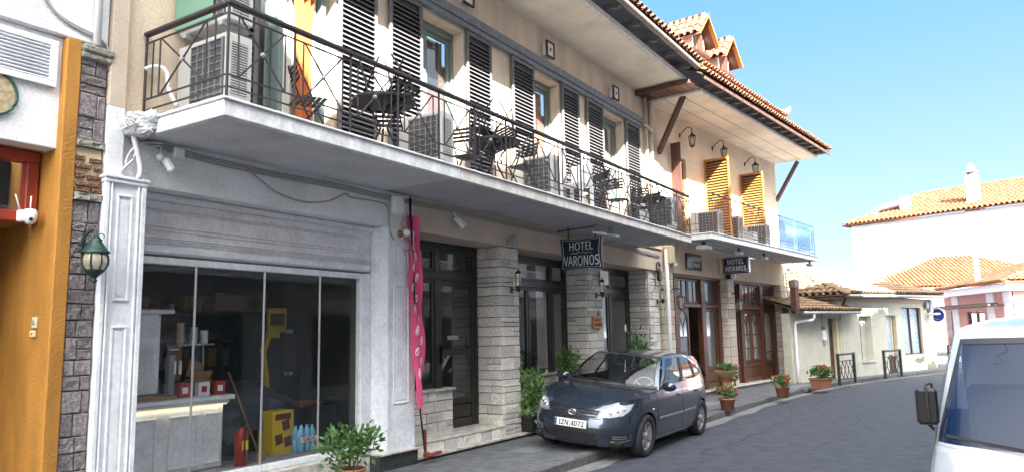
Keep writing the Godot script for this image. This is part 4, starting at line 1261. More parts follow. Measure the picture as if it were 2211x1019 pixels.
func hermes():
	var b := th("hotel", "cream hotel with brown timber doors, iron balcony and tiled dormers, beyond the first hotel", "hotel", HO, HA)
	var u: Material = M.hermes_wall
	var x := -0.05
	for d in [[0.78, 1.66], [2.95, 3.85], [5.70, 6.60], [9.1, 0.0]]:
		bx(b, "upper_wall", u, x, d[0], 4.2, 6.66, -0.35, 0.0, 0.006)
		if d[1] > 0:
			bx(b, "door_frame", M.brown_door, d[0], d[0] + 0.07, 4.36, 6.66, -0.2, -0.1)
			bx(b, "door_frame", M.brown_door, d[1] - 0.07, d[1], 4.36, 6.66, -0.2, -0.1)
			bx(b, "upper_room", M.dark_room, d[0] - 0.1, d[1] + 0.1, 4.2, 6.9, -1.3, -1.25)
			bx(b, "door_pane", M.pane, d[0] + 0.07, d[1] - 0.07, 4.36, 6.6, -0.155, -0.145, 0)
		x = d[1]
	bx(b, "upper_wall", u, -0.05, 9.1, 6.662, 7.85, -0.35, -0.001, 0.006)
	bx(b, "end_wall", u, 8.8, 9.099, 0.2, 7.8, -8, -0.355, 0.006)
	bx(b, "end_wall", u, -0.05, 0.2, 0.2, 7.8, -8, -0.355, 0.006)
	bx(b, "beam", u, -0.05, 9.35, 3.43, 4.198, -0.5, 0.002, 0.008)
	# slab
	var s1 := bx(b, "balcony_slab", M.slab_under_pale, 0.36, 9.05, 4.215, 4.34, 0.0, 1.17, 0)
	var o := -s1.position
	bx(s1, "fascia", M.slab_white, 0.30 + o.x, 9.12 + o.x, 4.20 + o.y, 4.345 + o.y, 1.165 + o.z, 1.235 + o.z, 0.01)
	bx(s1, "fascia", M.slab_white, 0.30 + o.x, 0.37 + o.x, 4.20 + o.y, 4.345 + o.y, 0.004 + o.z, 1.163 + o.z, 0.01)
	bx(s1, "fascia", M.slab_white, 9.05 + o.x, 9.12 + o.x, 4.20 + o.y, 4.345 + o.y, 0.004 + o.z, 1.163 + o.z, 0.01)
	bx(s1, "top_edge", M.slab_white, 0.27 + o.x, 9.15 + o.x, 4.347 + o.y, 4.37 + o.y, 0.004 + o.z, 1.262 + o.z, 0.006)
	for k in 3: bx(s1, "board_joint", M.slab_under, 0.38 + o.x, 9.04 + o.x, 4.205 + o.y, 4.216 + o.y, 0.25 + k * 0.33 + o.z, 0.29 + k * 0.33 + o.z, 0.003)
	# ground floor stone and timber
	var bm := mats_of("beige_stone")
	pillar(b, bm, -0.12, 0.42, 0.03, -0.3, 0.26, 3.43, 0.42, 0.215, 0.08)
	pillar(b, bm, 4.02, 4.52, 0.03, -0.3, 0.26, 3.43, 0.42, 0.215, 0.08)
	pillar(b, bm, 8.70, 9.36, 0.03, -0.3, 0.26, 3.43, 0.42, 0.215, 0.08)
	bx(b, "step", M.gutter, -0.1, 9.42, -0.1, 0.225, -0.6, 0.12, 0.01)
	bx(b, "step_edge", M.marble, -0.1, 9.45, 0.227, 0.258, -0.6, 0.15, 0.008)
	bx(b, "room", M.dark_room, 0.3, 9.0, 0.2, 3.9, -3.6, -3.5)
	bx(b, "ceiling", M.dark_room, 0.21, 8.79, 4.0, 4.19, -8, -0.51)
	bx(b, "room_floor", M.dark_room, 0.3, 9.0, 0.1, 0.24, -3.5, -0.62)
	var z := -0.24
	for w in [[0.44, 4.0], [4.54, 8.68]]:
		bx(b, "timber_head", M.brown_wood_2, w[0], w[1], 3.36, 3.43, z - 0.08, z + 0.09, 0.008)
		bx(b, "timber_transom", M.brown_wood_2, w[0], w[1], 2.56, 2.66, z - 0.08, z + 0.05, 0.008)
	for w in [[0.90, 1.16], [2.62, 2.88], [3.80, 4.0], [5.50, 5.76], [7.30, 7.56], [8.5, 8.68]]:
		bx(b, "timber_post", M.brown_wood_1, w[0], w[1], 0.26, 3.36, z - 0.09, z + 0.07, 0.012)
	for w in [[0.46, 0.88, 2], [1.18, 1.88, 2], [1.90, 2.60, 2], [2.90, 3.78, 2], [4.56, 5.48, 3], [5.78, 6.52, 2], [6.54, 7.28, 3], [7.58, 8.48, 3]]:
		transom(b, w[0], w[1], 2.67, 3.35, z, w[2])
	wood_leaf(b, "door", 0.46, 0.88, 0.27, 2.55, z, false, [1.9, 1.4], 0.95)
	wood_leaf(b, "door", 1.18, 1.88, 0.27, 2.55, z, true, [1.74, 1.33], 0.92)
	wood_leaf(b, "window", 2.90, 3.78, 0.27, 2.55, z, false, [], 0.80)
	wood_leaf(b, "window", 4.56, 5.48, 0.27, 2.55, z, false, [1.15], 0.80)
	var l := wood_leaf(b, "door", 5.78, 6.53, 0.27, 2.55, z, true, [1.75, 1.32, 0.9], 0.78)
	l = wood_leaf(b, "door", 6.54, 7.28, 0.27, 2.55, z, true, [1.75, 1.32, 0.9], 0.78)
	bx(l, "handle", M.brass, 6.57, 6.59, 1.25, 1.4, z, z + 0.04, 0.006)
	wood_leaf(b, "window", 7.58, 8.48, 0.27, 2.55, z, false, [1.15], 0.80)
	# curtains behind the right-hand glazing
	var s := ns(true)
	var rows := [[], []]
	for k in 60:
		var cx := 5.85 + 2.6 * k / 59.0
		rows[0].append(Vector3(cx, 0.95, z - 0.16 + 0.03 * sin(k * 1.7)))
		rows[1].append(Vector3(cx, 2.5, z - 0.16 + 0.025 * sin(k * 1.7)))
	sheet(s, rows)
	P(b, "curtain", s, M.curtain_white)
	# honey-coloured shutters: open leaves square to the wall
	for q in [2.86, 5.60]:
		var hs := Node3D.new()
		hs.name = nm(b, "open_shutter")
		b.add_child(hs)
		hs.position = Vector3(q, 0, 0)
		hs.rotation.y = -PI / 2 - 0.08
		shutter(hs, 0.02, 0.80, 4.42, 6.86, 0.02, M.honey_wood, 0.08)
	shutter(b, 1.04, 1.60, 4.42, 6.62, -0.03, M.honey_wood, 0.08)
	bx(b, "open_shutter", M.brown_door, 0.70, 0.74, 4.42, 6.95, 0.02, 0.3, 0.006)
	hermes_roof(b)
	hermes_rail()
	# flat plaque and hanging sign
	var p := th("hotel_plaque", "framed brown hotel plaque with pale Greek lettering above the timber door", "plaque", hl(Vector3(1.80, 3.80, 0.02)), HA)
	bx(p, "frame", M.black, -0.50, 0.50, -0.225, 0.225, -0.02, 0.02, 0.008)
	skin(mt("plaque_face", 0.13, 0.055, 0.05, 0.12), T.grain, 1.0)
	bx(p, "face", M.plaque_face, -0.46, 0.46, -0.185, 0.185, 0.018, 0.026, 0.003)
	words(p, "lettering", "ΞΕNΟΔΟΧΕΙΟ", M.plastic_white, Vector3(0, 0.06, 0.027), 0.10, Basis.IDENTITY, "Droid Sans", 0.78)
	words(p, "lettering", "ΕΡΜΗΣ", M.plastic_white, Vector3(0.12, -0.09, 0.027), 0.12, Basis.IDENTITY, "Droid Sans", 0.5)
	p = th("hotel_sign", "navy hanging box sign reading HOTEL HERMES under the second balcony", "sign", hl(Vector3(3.62, 3.78, 0.50)), HA)
	mt("navy", 0.008, 0.012, 0.045, 0.35); mt("letter", 0.62, 0.66, 0.74, 0.5)
	bx(p, "box", M.navy, -0.06, 0.06, -0.235, 0.235, -0.38, 0.40, 0.008)
	bx(p, "end_plate", M.plastic_white, -0.055, 0.055, -0.225, 0.225, 0.40, 0.42, 0.004)
	bx(p, "wall_bracket", M.pale_plaster, -0.05, 0.05, -0.235, 0.225, -0.48, -0.383, 0.006)
	var BB := Basis(Vector3.BACK, Vector3.UP, Vector3.LEFT)
	words(p, "lettering", "HOTEL", M.letter, Vector3(-0.063, 0.095, 0.02), 0.145, BB, "Droid Sans", 0.50, 0.8)
	words(p, "lettering", "HERMES", M.letter, Vector3(-0.063, -0.095, 0.02), 0.145, BB, "Droid Sans", 0.62, 0.8)
	s = ns()
	for e in [[-0.34, 0.37, 0.195, 0.2], [-0.34, 0.37, -0.205, -0.2], [-0.345, -0.34, -0.205, 0.2], [0.37, 0.375, -0.205, 0.2]]: ab(s, -0.064, -0.059, e[2], e[3], e[0], e[1], 0)
	P(p, "border_line", s, M.letter)
	p = th("blue_box_lamp", "small navy and white box fixed under the HOTEL HERMES sign", "box", hl(Vector3(4.0, 3.50, 0.16)), HA)
	bx(p, "navy_half", M.navy, -0.06, 0.06, -0.08, 0.06, -0.12, 0.04, 0.006)
	bx(p, "white_half", M.plastic_white, -0.055, 0.055, -0.07, 0.06, 0.04, 0.16, 0.01)

func hermes_roof(b: Node):
	var rf := bx(b, "roof", M.soffit, -0.56, 9.0, 7.80, 7.86, -0.2, 1.42, 0.004)
	var o := -rf.position
	skin(mt("soffit_grey", 0.5, 0.47, 0.42, 0.8), T.grain, 0.8)
	for zz in [0.45, 0.93]: bx(rf, "soffit_joint", M.soffit_grey, -0.55 + o.x, 8.98 + o.x, 7.792 + o.y, 7.801 + o.y, zz + o.z, zz + 0.035 + o.z, 0.002)
	bx(rf, "eave_board", M.slab_cream, -0.60 + o.x, 9.02 + o.x, 7.785 + o.y, 7.87 + o.y, 1.42 + o.z, 1.52 + o.z, 0.01)
	bx(rf, "verge_board", M.slab_cream, -0.66 + o.x, -0.57 + o.x, 7.74 + o.y, 7.86 + o.y, 0.0 + o.z, 1.5 + o.z, 0.008)
	for i in 9: bx(rf, "soffit_plank", M["brown_wood_%d" % (i % 4)], -1.35 + o.x, -0.665 + o.x, 7.80 + o.y, 7.83 + o.y, 0.05 + i * 0.17 + o.z, 0.21 + i * 0.17 + o.z, 0.005)
	bx(rf, "verge_beam", M.brown_paint, -1.40 + o.x, -1.32 + o.x, 7.75 + o.y, 7.87 + o.y, 0.0 + o.z, 1.6 + o.z, 0.008)
	for i in 16:
		var s := ns()
		extr(s, [Vector2(0, 0.0), Vector2(0.36, 0.0), Vector2(0.36, -0.05), Vector2(0.28, -0.10), Vector2(-0.05, -0.07)], Vector3(-0.5 + i * 0.62, 7.975, 1.48) + o, Vector3.BACK, Vector3.UP, Vector3(0.10, 0, 0))
		P(rf, "rafter_end", s, M.eave_wood)
	bx(rf, "fascia_board", M.brown_paint, -1.0 + o.x, 9.5 + o.x, 7.90 + o.y, 8.0 + o.y, 1.80 + o.z, 1.84 + o.z, 0.006)
	var V := Vector3(0, 0.42, -0.907).normalized()
	slab(rf, "roof_deck", M.eave_wood, Vector3(-1.2, 7.985, 1.82) + o, Vector3(9.5, 7.985, 1.82) + o, Vector3(6.0, 10.5, -3.6) + o, Vector3(-1.2, 10.5, -3.6) + o, Vector3(0, 0.03, 0.01))
	slab(rf, "hip_deck", M.tile_1, Vector3(9.5, 7.985, 1.82) + o, Vector3(9.5, 7.985, -8) + o, Vector3(6.0, 10.5, -5) + o, Vector3(6.0, 10.5, -3.6) + o, Vector3(0, 0.05, 0.0))
	tile_field(rf, mats_of("tile"), Vector3(-1.2, 8.03, 1.90) + o, Vector3.RIGHT, V, 10.75, 5.9, 0.20, 0.36, 1, func(f): return f.x < 1.0 - f.y * 0.33)
	# raised tier with its own eave
	var t := bx(rf, "upper_eave", M.honey_wood, -3.2 + o.x, 7.55 + o.x, 8.82 + o.y, 8.98 + o.y, 0.86 + o.z, 0.92 + o.z, 0.006)
	slab(rf, "upper_deck", M.tile_2, Vector3(-3.2, 9.0, 0.95) + o, Vector3(7.55, 9.0, 0.95) + o, Vector3(6.4, 10.4, -2.2) + o, Vector3(-3.2, 10.4, -2.2) + o, Vector3(0, 0.03, 0.01))
	tile_field(rf, mats_of("tile"), Vector3(-3.2, 9.05, 0.98) + o, Vector3.RIGHT, V, 10.8, 3.3, 0.20, 0.36, 1, func(f): return f.x < 1.0 - f.y * 0.12)
	var s := ns(true)
	tube(s, smooth([Vector3(7.1, 9.25, 0.7), Vector3(7.5, 9.17, 0.9), Vector3(7.7, 9.22, 1.0), Vector3(7.86, 9.42, 1.06)], 4), [0.11, 0.11, 0.11, 0.11, 0.12, 0.12, 0.12, 0.12, 0.11, 0.10, 0.08, 0.06, 0.04], 8)
	P(rf, "hip_end_tile", s, M.tile_0, o)
	# two gabled dormers
	for d in [Vector3(1.95, 9.97, 0.45), Vector3(3.75, 9.85, 0.45)]:
		var q := bx(rf, "dormer", M.far_white, d.x - 0.42 + o.x, d.x + 0.42 + o.x, d.y - 0.8 + o.y, d.y + 0.30 + o.y, d.z - 2.0 + o.z, d.z - 0.02 + o.z, 0.01)
		var k: Vector3 = d + o - q.position
		s = ns()
		extr(s, [Vector2(-0.42, 0.30), Vector2(0.42, 0.30), Vector2(0, 0.78)], k + Vector3(0, 0, -0.06), Vector3.RIGHT, Vector3.UP, Vector3(0, 0, 0.05))
		P(q, "gable", s, M.brown_paint)
		for e in 4: bx(q, "gable_board", M["brown_wood_%d" % e], k.x - 0.3 + e * 0.15, k.x - 0.165 + e * 0.15, k.y - 0.15, k.y + 0.33, k.z - 0.02, k.z + 0.01, 0.004)
		bx(q, "window_sill", M.brown_wood_1, k.x - 0.48, k.x + 0.48, k.y - 0.25, k.y - 0.15, k.z - 0.06, k.z + 0.14, 0.01)
		for sd in [-1.0, 1.0]:
			var U := Vector3(0, 0, -sd)
			var VV := Vector3(-sd * 0.68, 0.73, 0).normalized()
			var A := k + Vector3(sd * 0.66, 0.13, 0.30 if sd > 0 else -1.9)
			slab(q, "dormer_deck", M.brown_wood_3, A, A + U * 2.2, A + U * 2.2 + VV * 0.96, A + VV * 0.96, Vector3(0, -0.04, 0))
			tile_field(q, mats_of("tile"), A + Vector3(0, 0.03, 0), U, VV, 2.2, 0.9, 0.2, 0.34, 4)
			s = ns()
			bar(s, k + Vector3(sd * 0.66, 0.10, 0.29), k + Vector3(0, 0.83, 0.29), 0.12, 0.035)
			P(q, "barge_board", s, M.honey_wood)
	for st in [[Vector3(0.02, 6.55, 0.0), Vector3(-0.55, 7.76, 1.05)], [Vector3(9.1, 6.45, -0.02), Vector3(9.0, 7.76, 0.85)]]:
		s = ns()
		bar(s, st[0] + o, st[1] + o, 0.13, 0.11, 0.01)
		P(rf, "strut", s, M.brown_paint)

func hermes_rail():
	var r := th("balcony_railing", "scrolled wrought-iron railing of the second hotel's balcony, its far end pale blue", "railing", HO, HA)
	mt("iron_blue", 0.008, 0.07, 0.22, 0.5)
	var z := 1.20
	var n := 5
	var w := 8.7 / n
	for i in n:
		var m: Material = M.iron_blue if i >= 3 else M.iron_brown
		var a := 0.34 + i * w
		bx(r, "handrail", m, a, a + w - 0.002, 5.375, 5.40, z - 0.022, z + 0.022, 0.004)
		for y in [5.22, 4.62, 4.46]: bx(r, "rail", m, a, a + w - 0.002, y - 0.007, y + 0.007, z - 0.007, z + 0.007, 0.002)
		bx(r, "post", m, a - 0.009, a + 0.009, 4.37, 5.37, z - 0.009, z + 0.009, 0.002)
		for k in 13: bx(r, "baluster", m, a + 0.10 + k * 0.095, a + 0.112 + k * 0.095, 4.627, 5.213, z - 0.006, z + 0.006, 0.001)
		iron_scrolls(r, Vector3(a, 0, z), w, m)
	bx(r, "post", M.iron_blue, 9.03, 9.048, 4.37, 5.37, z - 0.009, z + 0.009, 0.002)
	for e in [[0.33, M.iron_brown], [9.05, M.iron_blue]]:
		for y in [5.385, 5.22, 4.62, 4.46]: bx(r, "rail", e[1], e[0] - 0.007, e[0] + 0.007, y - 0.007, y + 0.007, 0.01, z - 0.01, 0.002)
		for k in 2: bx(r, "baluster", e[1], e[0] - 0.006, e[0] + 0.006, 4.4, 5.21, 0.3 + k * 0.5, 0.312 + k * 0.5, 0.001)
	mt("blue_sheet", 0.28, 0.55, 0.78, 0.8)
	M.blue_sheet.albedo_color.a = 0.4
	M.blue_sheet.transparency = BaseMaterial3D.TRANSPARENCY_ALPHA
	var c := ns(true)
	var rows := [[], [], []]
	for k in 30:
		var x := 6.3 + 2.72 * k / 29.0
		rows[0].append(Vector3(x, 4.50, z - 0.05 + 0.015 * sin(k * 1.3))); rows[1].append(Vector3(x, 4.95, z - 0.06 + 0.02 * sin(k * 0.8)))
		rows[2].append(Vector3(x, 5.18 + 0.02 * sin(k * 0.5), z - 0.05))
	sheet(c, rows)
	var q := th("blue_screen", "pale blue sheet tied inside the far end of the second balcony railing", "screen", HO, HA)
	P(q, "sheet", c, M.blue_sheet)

func iron_scrolls(r: Node, a: Vector3, w: float, m: Material):
	var X := Vector3.RIGHT
	var Y := Vector3.UP
	for k in 6:          # little rings under the handrail
		var s := ns(true)
		tube(s, arc(a + Vector3(0.16 + k * 0.19, 5.295, 0), X, Y, 0.058, 0, TAU, 10), 0.006, 4, false)
		P(r, "ring", s, m)
	for k in 6:          # scrolls along the foot
		var s := ns(true)
		var sg := 1.0 if k % 2 == 0 else -1.0
		tube(s, arc(a + Vector3(0.18 + k * 0.19, 4.54, 0), X * sg, Y, 0.062, 0, 7.5, 14, 0.015), 0.006, 4)
		P(r, "scroll", s, m)
	var mx := w - 0.24      # almond-shaped medallion
	for sd in [-1.0, 1.0]:
		var s := ns(true)
		tube(s, smooth([a + Vector3(mx, 4.68, 0), a + Vector3(mx + sd * 0.07, 4.80, 0), a + Vector3(mx + sd * 0.085, 4.90, 0), a + Vector3(mx + sd * 0.04, 5.05, 0), a + Vector3(mx, 5.18, 0)], 4), 0.009, 5)
		tube(s, arc(a + Vector3(mx + sd * 0.12, 5.12, 0), X * -sd, Y, 0.05, 0, 5.5, 12, 0.012), 0.006, 4)
		P(r, "medallion", s, m)

# ---------------------------------------------------------------- the small cream house and what stands beyond
func wall_with(b: Node, called: String, m: Material, x0: float, x1: float, y0: float, y1: float, z: float, holes: Array, d := 0.3):   # holes: [x0, x1, y0, y1] left to right
	var x := x0
	for h in holes:
		bx(b, called, m, x, h[0], y0, y1, z - d, z, 0.004)
		if h[2] > y0 + 0.02: bx(b, called, m, h[0], h[1], y0, h[2], z - d, z - 0.001, 0.004)
		bx(b, called, m, h[0], h[1], h[3], y1, z - d, z - 0.001, 0.004)
		x = h[1]
	bx(b, called, m, x, x1, y0, y1, z - d, z, 0.004)

func small_house():
	var b := th("cream_house", "low cream house with an old tiled roof and papered shop window, past the second hotel", "house", SO, SA)
	var w: Material = M.small_house_wall
	wall_with(b, "wall", w, 0.0, 3.42, -0.1, 2.42, 0.0, [[2.50, 3.30, 0.0, 2.25]])
	wall_with(b, "wall", w, 3.42, 11.45, -0.1, 3.06, 0.02, [[4.78, 5.72, 0.66, 2.34], [6.95, 7.82, 0.10, 2.36], [8.40, 10.20, 0.78, 2.68]])
	bx(b, "side_wall", w, 11.15, 11.45, -0.1, 3.06, -6, -0.285, 0.004)
	bx(b, "side_wall", w, 3.42, 3.7, -0.1, 3.06, -7.8, -0.285, 0.004)
	bx(b, "room", M.dark_room, 3.7, 11.15, 0, 3.0, -1.35, -1.3)
	# brown panelled door of the annex
	var d := bx(b, "door", M.brown_door, 2.52, 3.10, 0.12, 2.24, -0.22, -0.17, 0.004)
	for k in 4: bx(d, "panel", M.brown_door, -0.20, 0.20, -0.98 + k * 0.5, -0.58 + k * 0.5, 0.02, 0.045, 0.02)
	bx(b, "door_jamb", M.pale_plaster, 3.11, 3.29, 0.1, 2.24, -0.25, -0.02)
	# narrow window recess with a brown shutter
	d = bx(b, "shutter", M.brown_door, 4.80, 5.25, 0.68, 2.32, -0.22, -0.18, 0.004)
	for k in 3: bx(d, "panel", M.brown_door, -0.16, 0.16, -0.75 + k * 0.52, -0.32 + k * 0.52, 0.012, 0.03, 0.012)
	bx(b, "recess_back", w, 5.25, 5.72, 0.66, 2.34, -0.28, -0.2)
	bx(b, "sill", M.marble, 4.72, 5.80, 0.615, 0.66, -0.2, 0.06)
	# half-glazed shop door
	skin(mt("papered_glass", 0.42, 0.53, 0.62, 0.12), T.stain, 0.9, null, 0, T.blot, 1.3)
	d = bx(b, "shop_door", M.brown_door, 6.98, 7.80, 0.12, 0.78, -0.16, -0.11, 0.004)
	bx(d, "pane", M.papered_glass, -0.37, 0.25, 0.36, 1.86, -0.01, 0.005, 0)
	bx(d, "frame", M.pale_plaster, 0.25, 0.33, 0.33, 1.9, -0.03, 0.03); bx(d, "frame", M.honey_wood, 0.335, 0.40, 0.33, 1.9, -0.03, 0.03); bx(d, "frame", M.pale_plaster, -0.41, -0.37, 0.33, 1.9, -0.03, 0.03)
	bx(d, "frame", M.pale_plaster, -0.37, 0.25, 1.86, 1.92, -0.03, 0.03)
	# papered shop window
	d = bx(b, "shop_window", M.brown_door, 8.40, 10.20, 0.78, 0.83, -0.16, -0.06, 0.004)
	for x in [-0.9, -0.045, 0.83]: bx(d, "frame", M.brown_door, x, x + 0.07, 0.025, 1.85, -0.05, 0.05)
	bx(d, "frame", M.brown_door, -0.9, 0.9, 1.852, 1.9, -0.05, 0.05)
	for x in [-0.83, 0.025]: bx(d, "pane", M.papered_glass, x, x + 0.80, 0.025, 1.85, -0.02, -0.01, 0)
	# worn plaster, meter, cables, gutters
	skin(mt("bare_plaster", 0.34, 0.31, 0.25, 0.95), T.stain, 2.0, T.rough, 2.0)
	var s := ns()
	extr(s, [Vector2(9.2, 0.52), Vector2(9.5, 0.66), Vector2(9.75, 0.6), Vector2(10.2, 0.72), Vector2(10.15, 0.5), Vector2(9.7, 0.4)], Vector3(0, 0, 0.017), Vector3.RIGHT, Vector3.UP, Vector3(0, 0, 0.006))
	P(b, "bare_patch", s, M.bare_plaster)
	s = ns()
	extr(s, [Vector2(10.4, 0.12), Vector2(10.5, 0.4), Vector2(10.7, 0.3), Vector2(11.0, 0.5), Vector2(11.3, 0.25), Vector2(11.4, 0.12)], Vector3(0, 0, 0.017), Vector3.RIGHT, Vector3.UP, Vector3(0, 0, 0.006))
	P(b, "bare_patch", s, M.bare_plaster)
	s = ns(true)
	tube(s, [Vector3(0.1, 2.42, 0.45), Vector3(4.0, 2.45, 0.45)], 0.06, 8)
	P(b, "gutter", s, M.zinc)
	s = ns(true)
	tube(s, [Vector3(3.1, 3.04, 0.44), Vector3(11.9, 3.15, 0.44)], 0.06, 8)
	P(b, "gutter", s, M.zinc)
	s = ns(true)
	tube(s, [Vector3(3.20, 3.04, 0.42), Vector3(3.50, 2.8, 0.12), Vector3(3.55, 2.5, 0.1)], 0.045, 8)
	P(b, "downpipe", s, M.brown_paint)
	s = ns(true)
	tube(s, smooth([Vector3(0.75, 2.38, 0.45), Vector3(0.75, 2.2, 0.42), Vector3(0.3, 2.12, 0.12), Vector3(0.2, 1.95, 0.07), Vector3(0.2, 0.1, 0.07)], 3), 0.05, 8)
	P(b, "downpipe", s, M.plastic_white)
	bx(b, "lintel_band", M.reveal, 3.5, 11.4, 2.86, 3.03, 0.02, 0.05)
	var m := th("electric_meter", "white electric meter in a dark niche beside the annex door", "meter", sl(Vector3(2.12, 1.72, 0.0)), SA)
	bx(m, "niche", M.black, -0.12, 0.12, 0.12, 0.26, 0.0, 0.012)
	bx(m, "case", M.plastic_white, -0.11, 0.12, -0.22, 0.12, 0.0, 0.07, 0.01)
	bx(m, "dial", M.plastic_grey, -0.05, 0.05, -0.38, -0.22, 0.0, 0.07, 0.01)
	s = ns(true)
	tube(s, [Vector3(2.1, 2.4, 0.02), Vector3(2.1, 1.98, 0.02)], 0.012, 5)
	P(b, "conduit", s, M.cable)
	m = th("cable_box", "cluster of grey electric boxes high at the right corner of the cream house", "junction box", sl(Vector3(10.75, 2.80, 0.05)), SA)
	bx(m, "case", M.plastic_grey, -0.2, 0.05, -0.15, 0.15, 0.0, 0.1, 0.01)
	bx(m, "case", M.plastic_grey, 0.12, 0.4, -0.3, 0.2, 0.0, 0.12, 0.01)
	bx(m, "lamp", M.plastic_white, -0.15, 0.35, -0.42, -0.34, 0.05, 0.4, 0.02)
	# tiled roofs
	var rf := slab(b, "roof", M.eave_wood, Vector3(3.07, 3.05, 0.42), Vector3(11.8, 3.17, 0.42), Vector3(8.6, 4.55, -3.9), Vector3(6.57, 4.5, -3.9), Vector3(0, 0.05, 0))
	var V := Vector3(0, 1.4, -4.32).normalized()
	var U := Vector3(8.73, 0.12, 0).normalized()
	tile_field(rf, mats_of("old_tile"), Vector3(3.07, 3.12, 0.45), U, V, 8.73, 4.5, 0.24, 0.40, 2, func(f): return f.x < 1.0 - f.y * 0.37 and f.x > f.y * 0.40)
	slab(rf, "roof_slope", M.eave_wood, Vector3(11.8, 3.17, 0.42), Vector3(11.8, 3.17, -8.5), Vector3(8.6, 4.55, -5), Vector3(8.6, 4.55, -3.9), Vector3(0, 0.05, 0))
	slab(rf, "roof_slope", M.eave_wood, Vector3(3.07, 3.05, 0.42), Vector3(3.07, 3.05, -8.0), Vector3(6.57, 4.5, -8.0), Vector3(6.57, 4.5, -3.9), Vector3(0, 0.05, 0))
	tile_field(rf, mats_of("old_tile"), Vector3(3.05, 3.12, -8.0), Vector3.BACK, Vector3(3.5, 1.45, 0).normalized(), 8.42, 3.8, 0.26, 0.42, 3, func(f): return f.x < 1.0 - f.y * 0.51)
	bx(b, "eave_beam", M.brown_paint, 3.12, 3.2, 2.93, 3.03, -7.9, 0.3)
	slab(rf, "annex_roof", M.eave_wood, Vector3(0.0, 2.44, 0.45), Vector3(4.05, 2.47, 0.45), Vector3(3.45, 2.98, -1.4), Vector3(0.0, 2.98, -1.4), Vector3(0, 0.04, 0))
	tile_field(rf, mats_of("old_tile"), Vector3(0.0, 2.50, 0.48), Vector3.RIGHT, Vector3(0, 0.54, -1.85).normalized(), 4.05, 1.95, 0.22, 0.38, 5, func(f): return f.x < 1.0 - f.y * 0.12)
	s = ns()
	for k in 13: cbox(s, Vector3(3.07, 3.17, 0.42).lerp(Vector3(6.57, 4.62, -3.9), k / 12.0), Vector3(0.22, 0.12, 0.50), 0.05, Basis(Vector3.UP, -0.68) * Basis(Vector3.RIGHT, 0.25))
	P(rf, "ridge_tiles", s, M.old_tile_1)
	var c := th("chimney_pipe", "grey square flue with a cap rising beside the second hotel's corner", "flue", sl(Vector3(-0.1, 2.5, 0.3)), SA)
	bx(c, "shaft", M.brown_paint, -0.1, 0.1, 0.0, 0.95, -0.1, 0.1)
	bx(c, "cap", M.gutter_metal, -0.13, 0.13, 0.75, 1.0, -0.12, 0.12, 0.01)

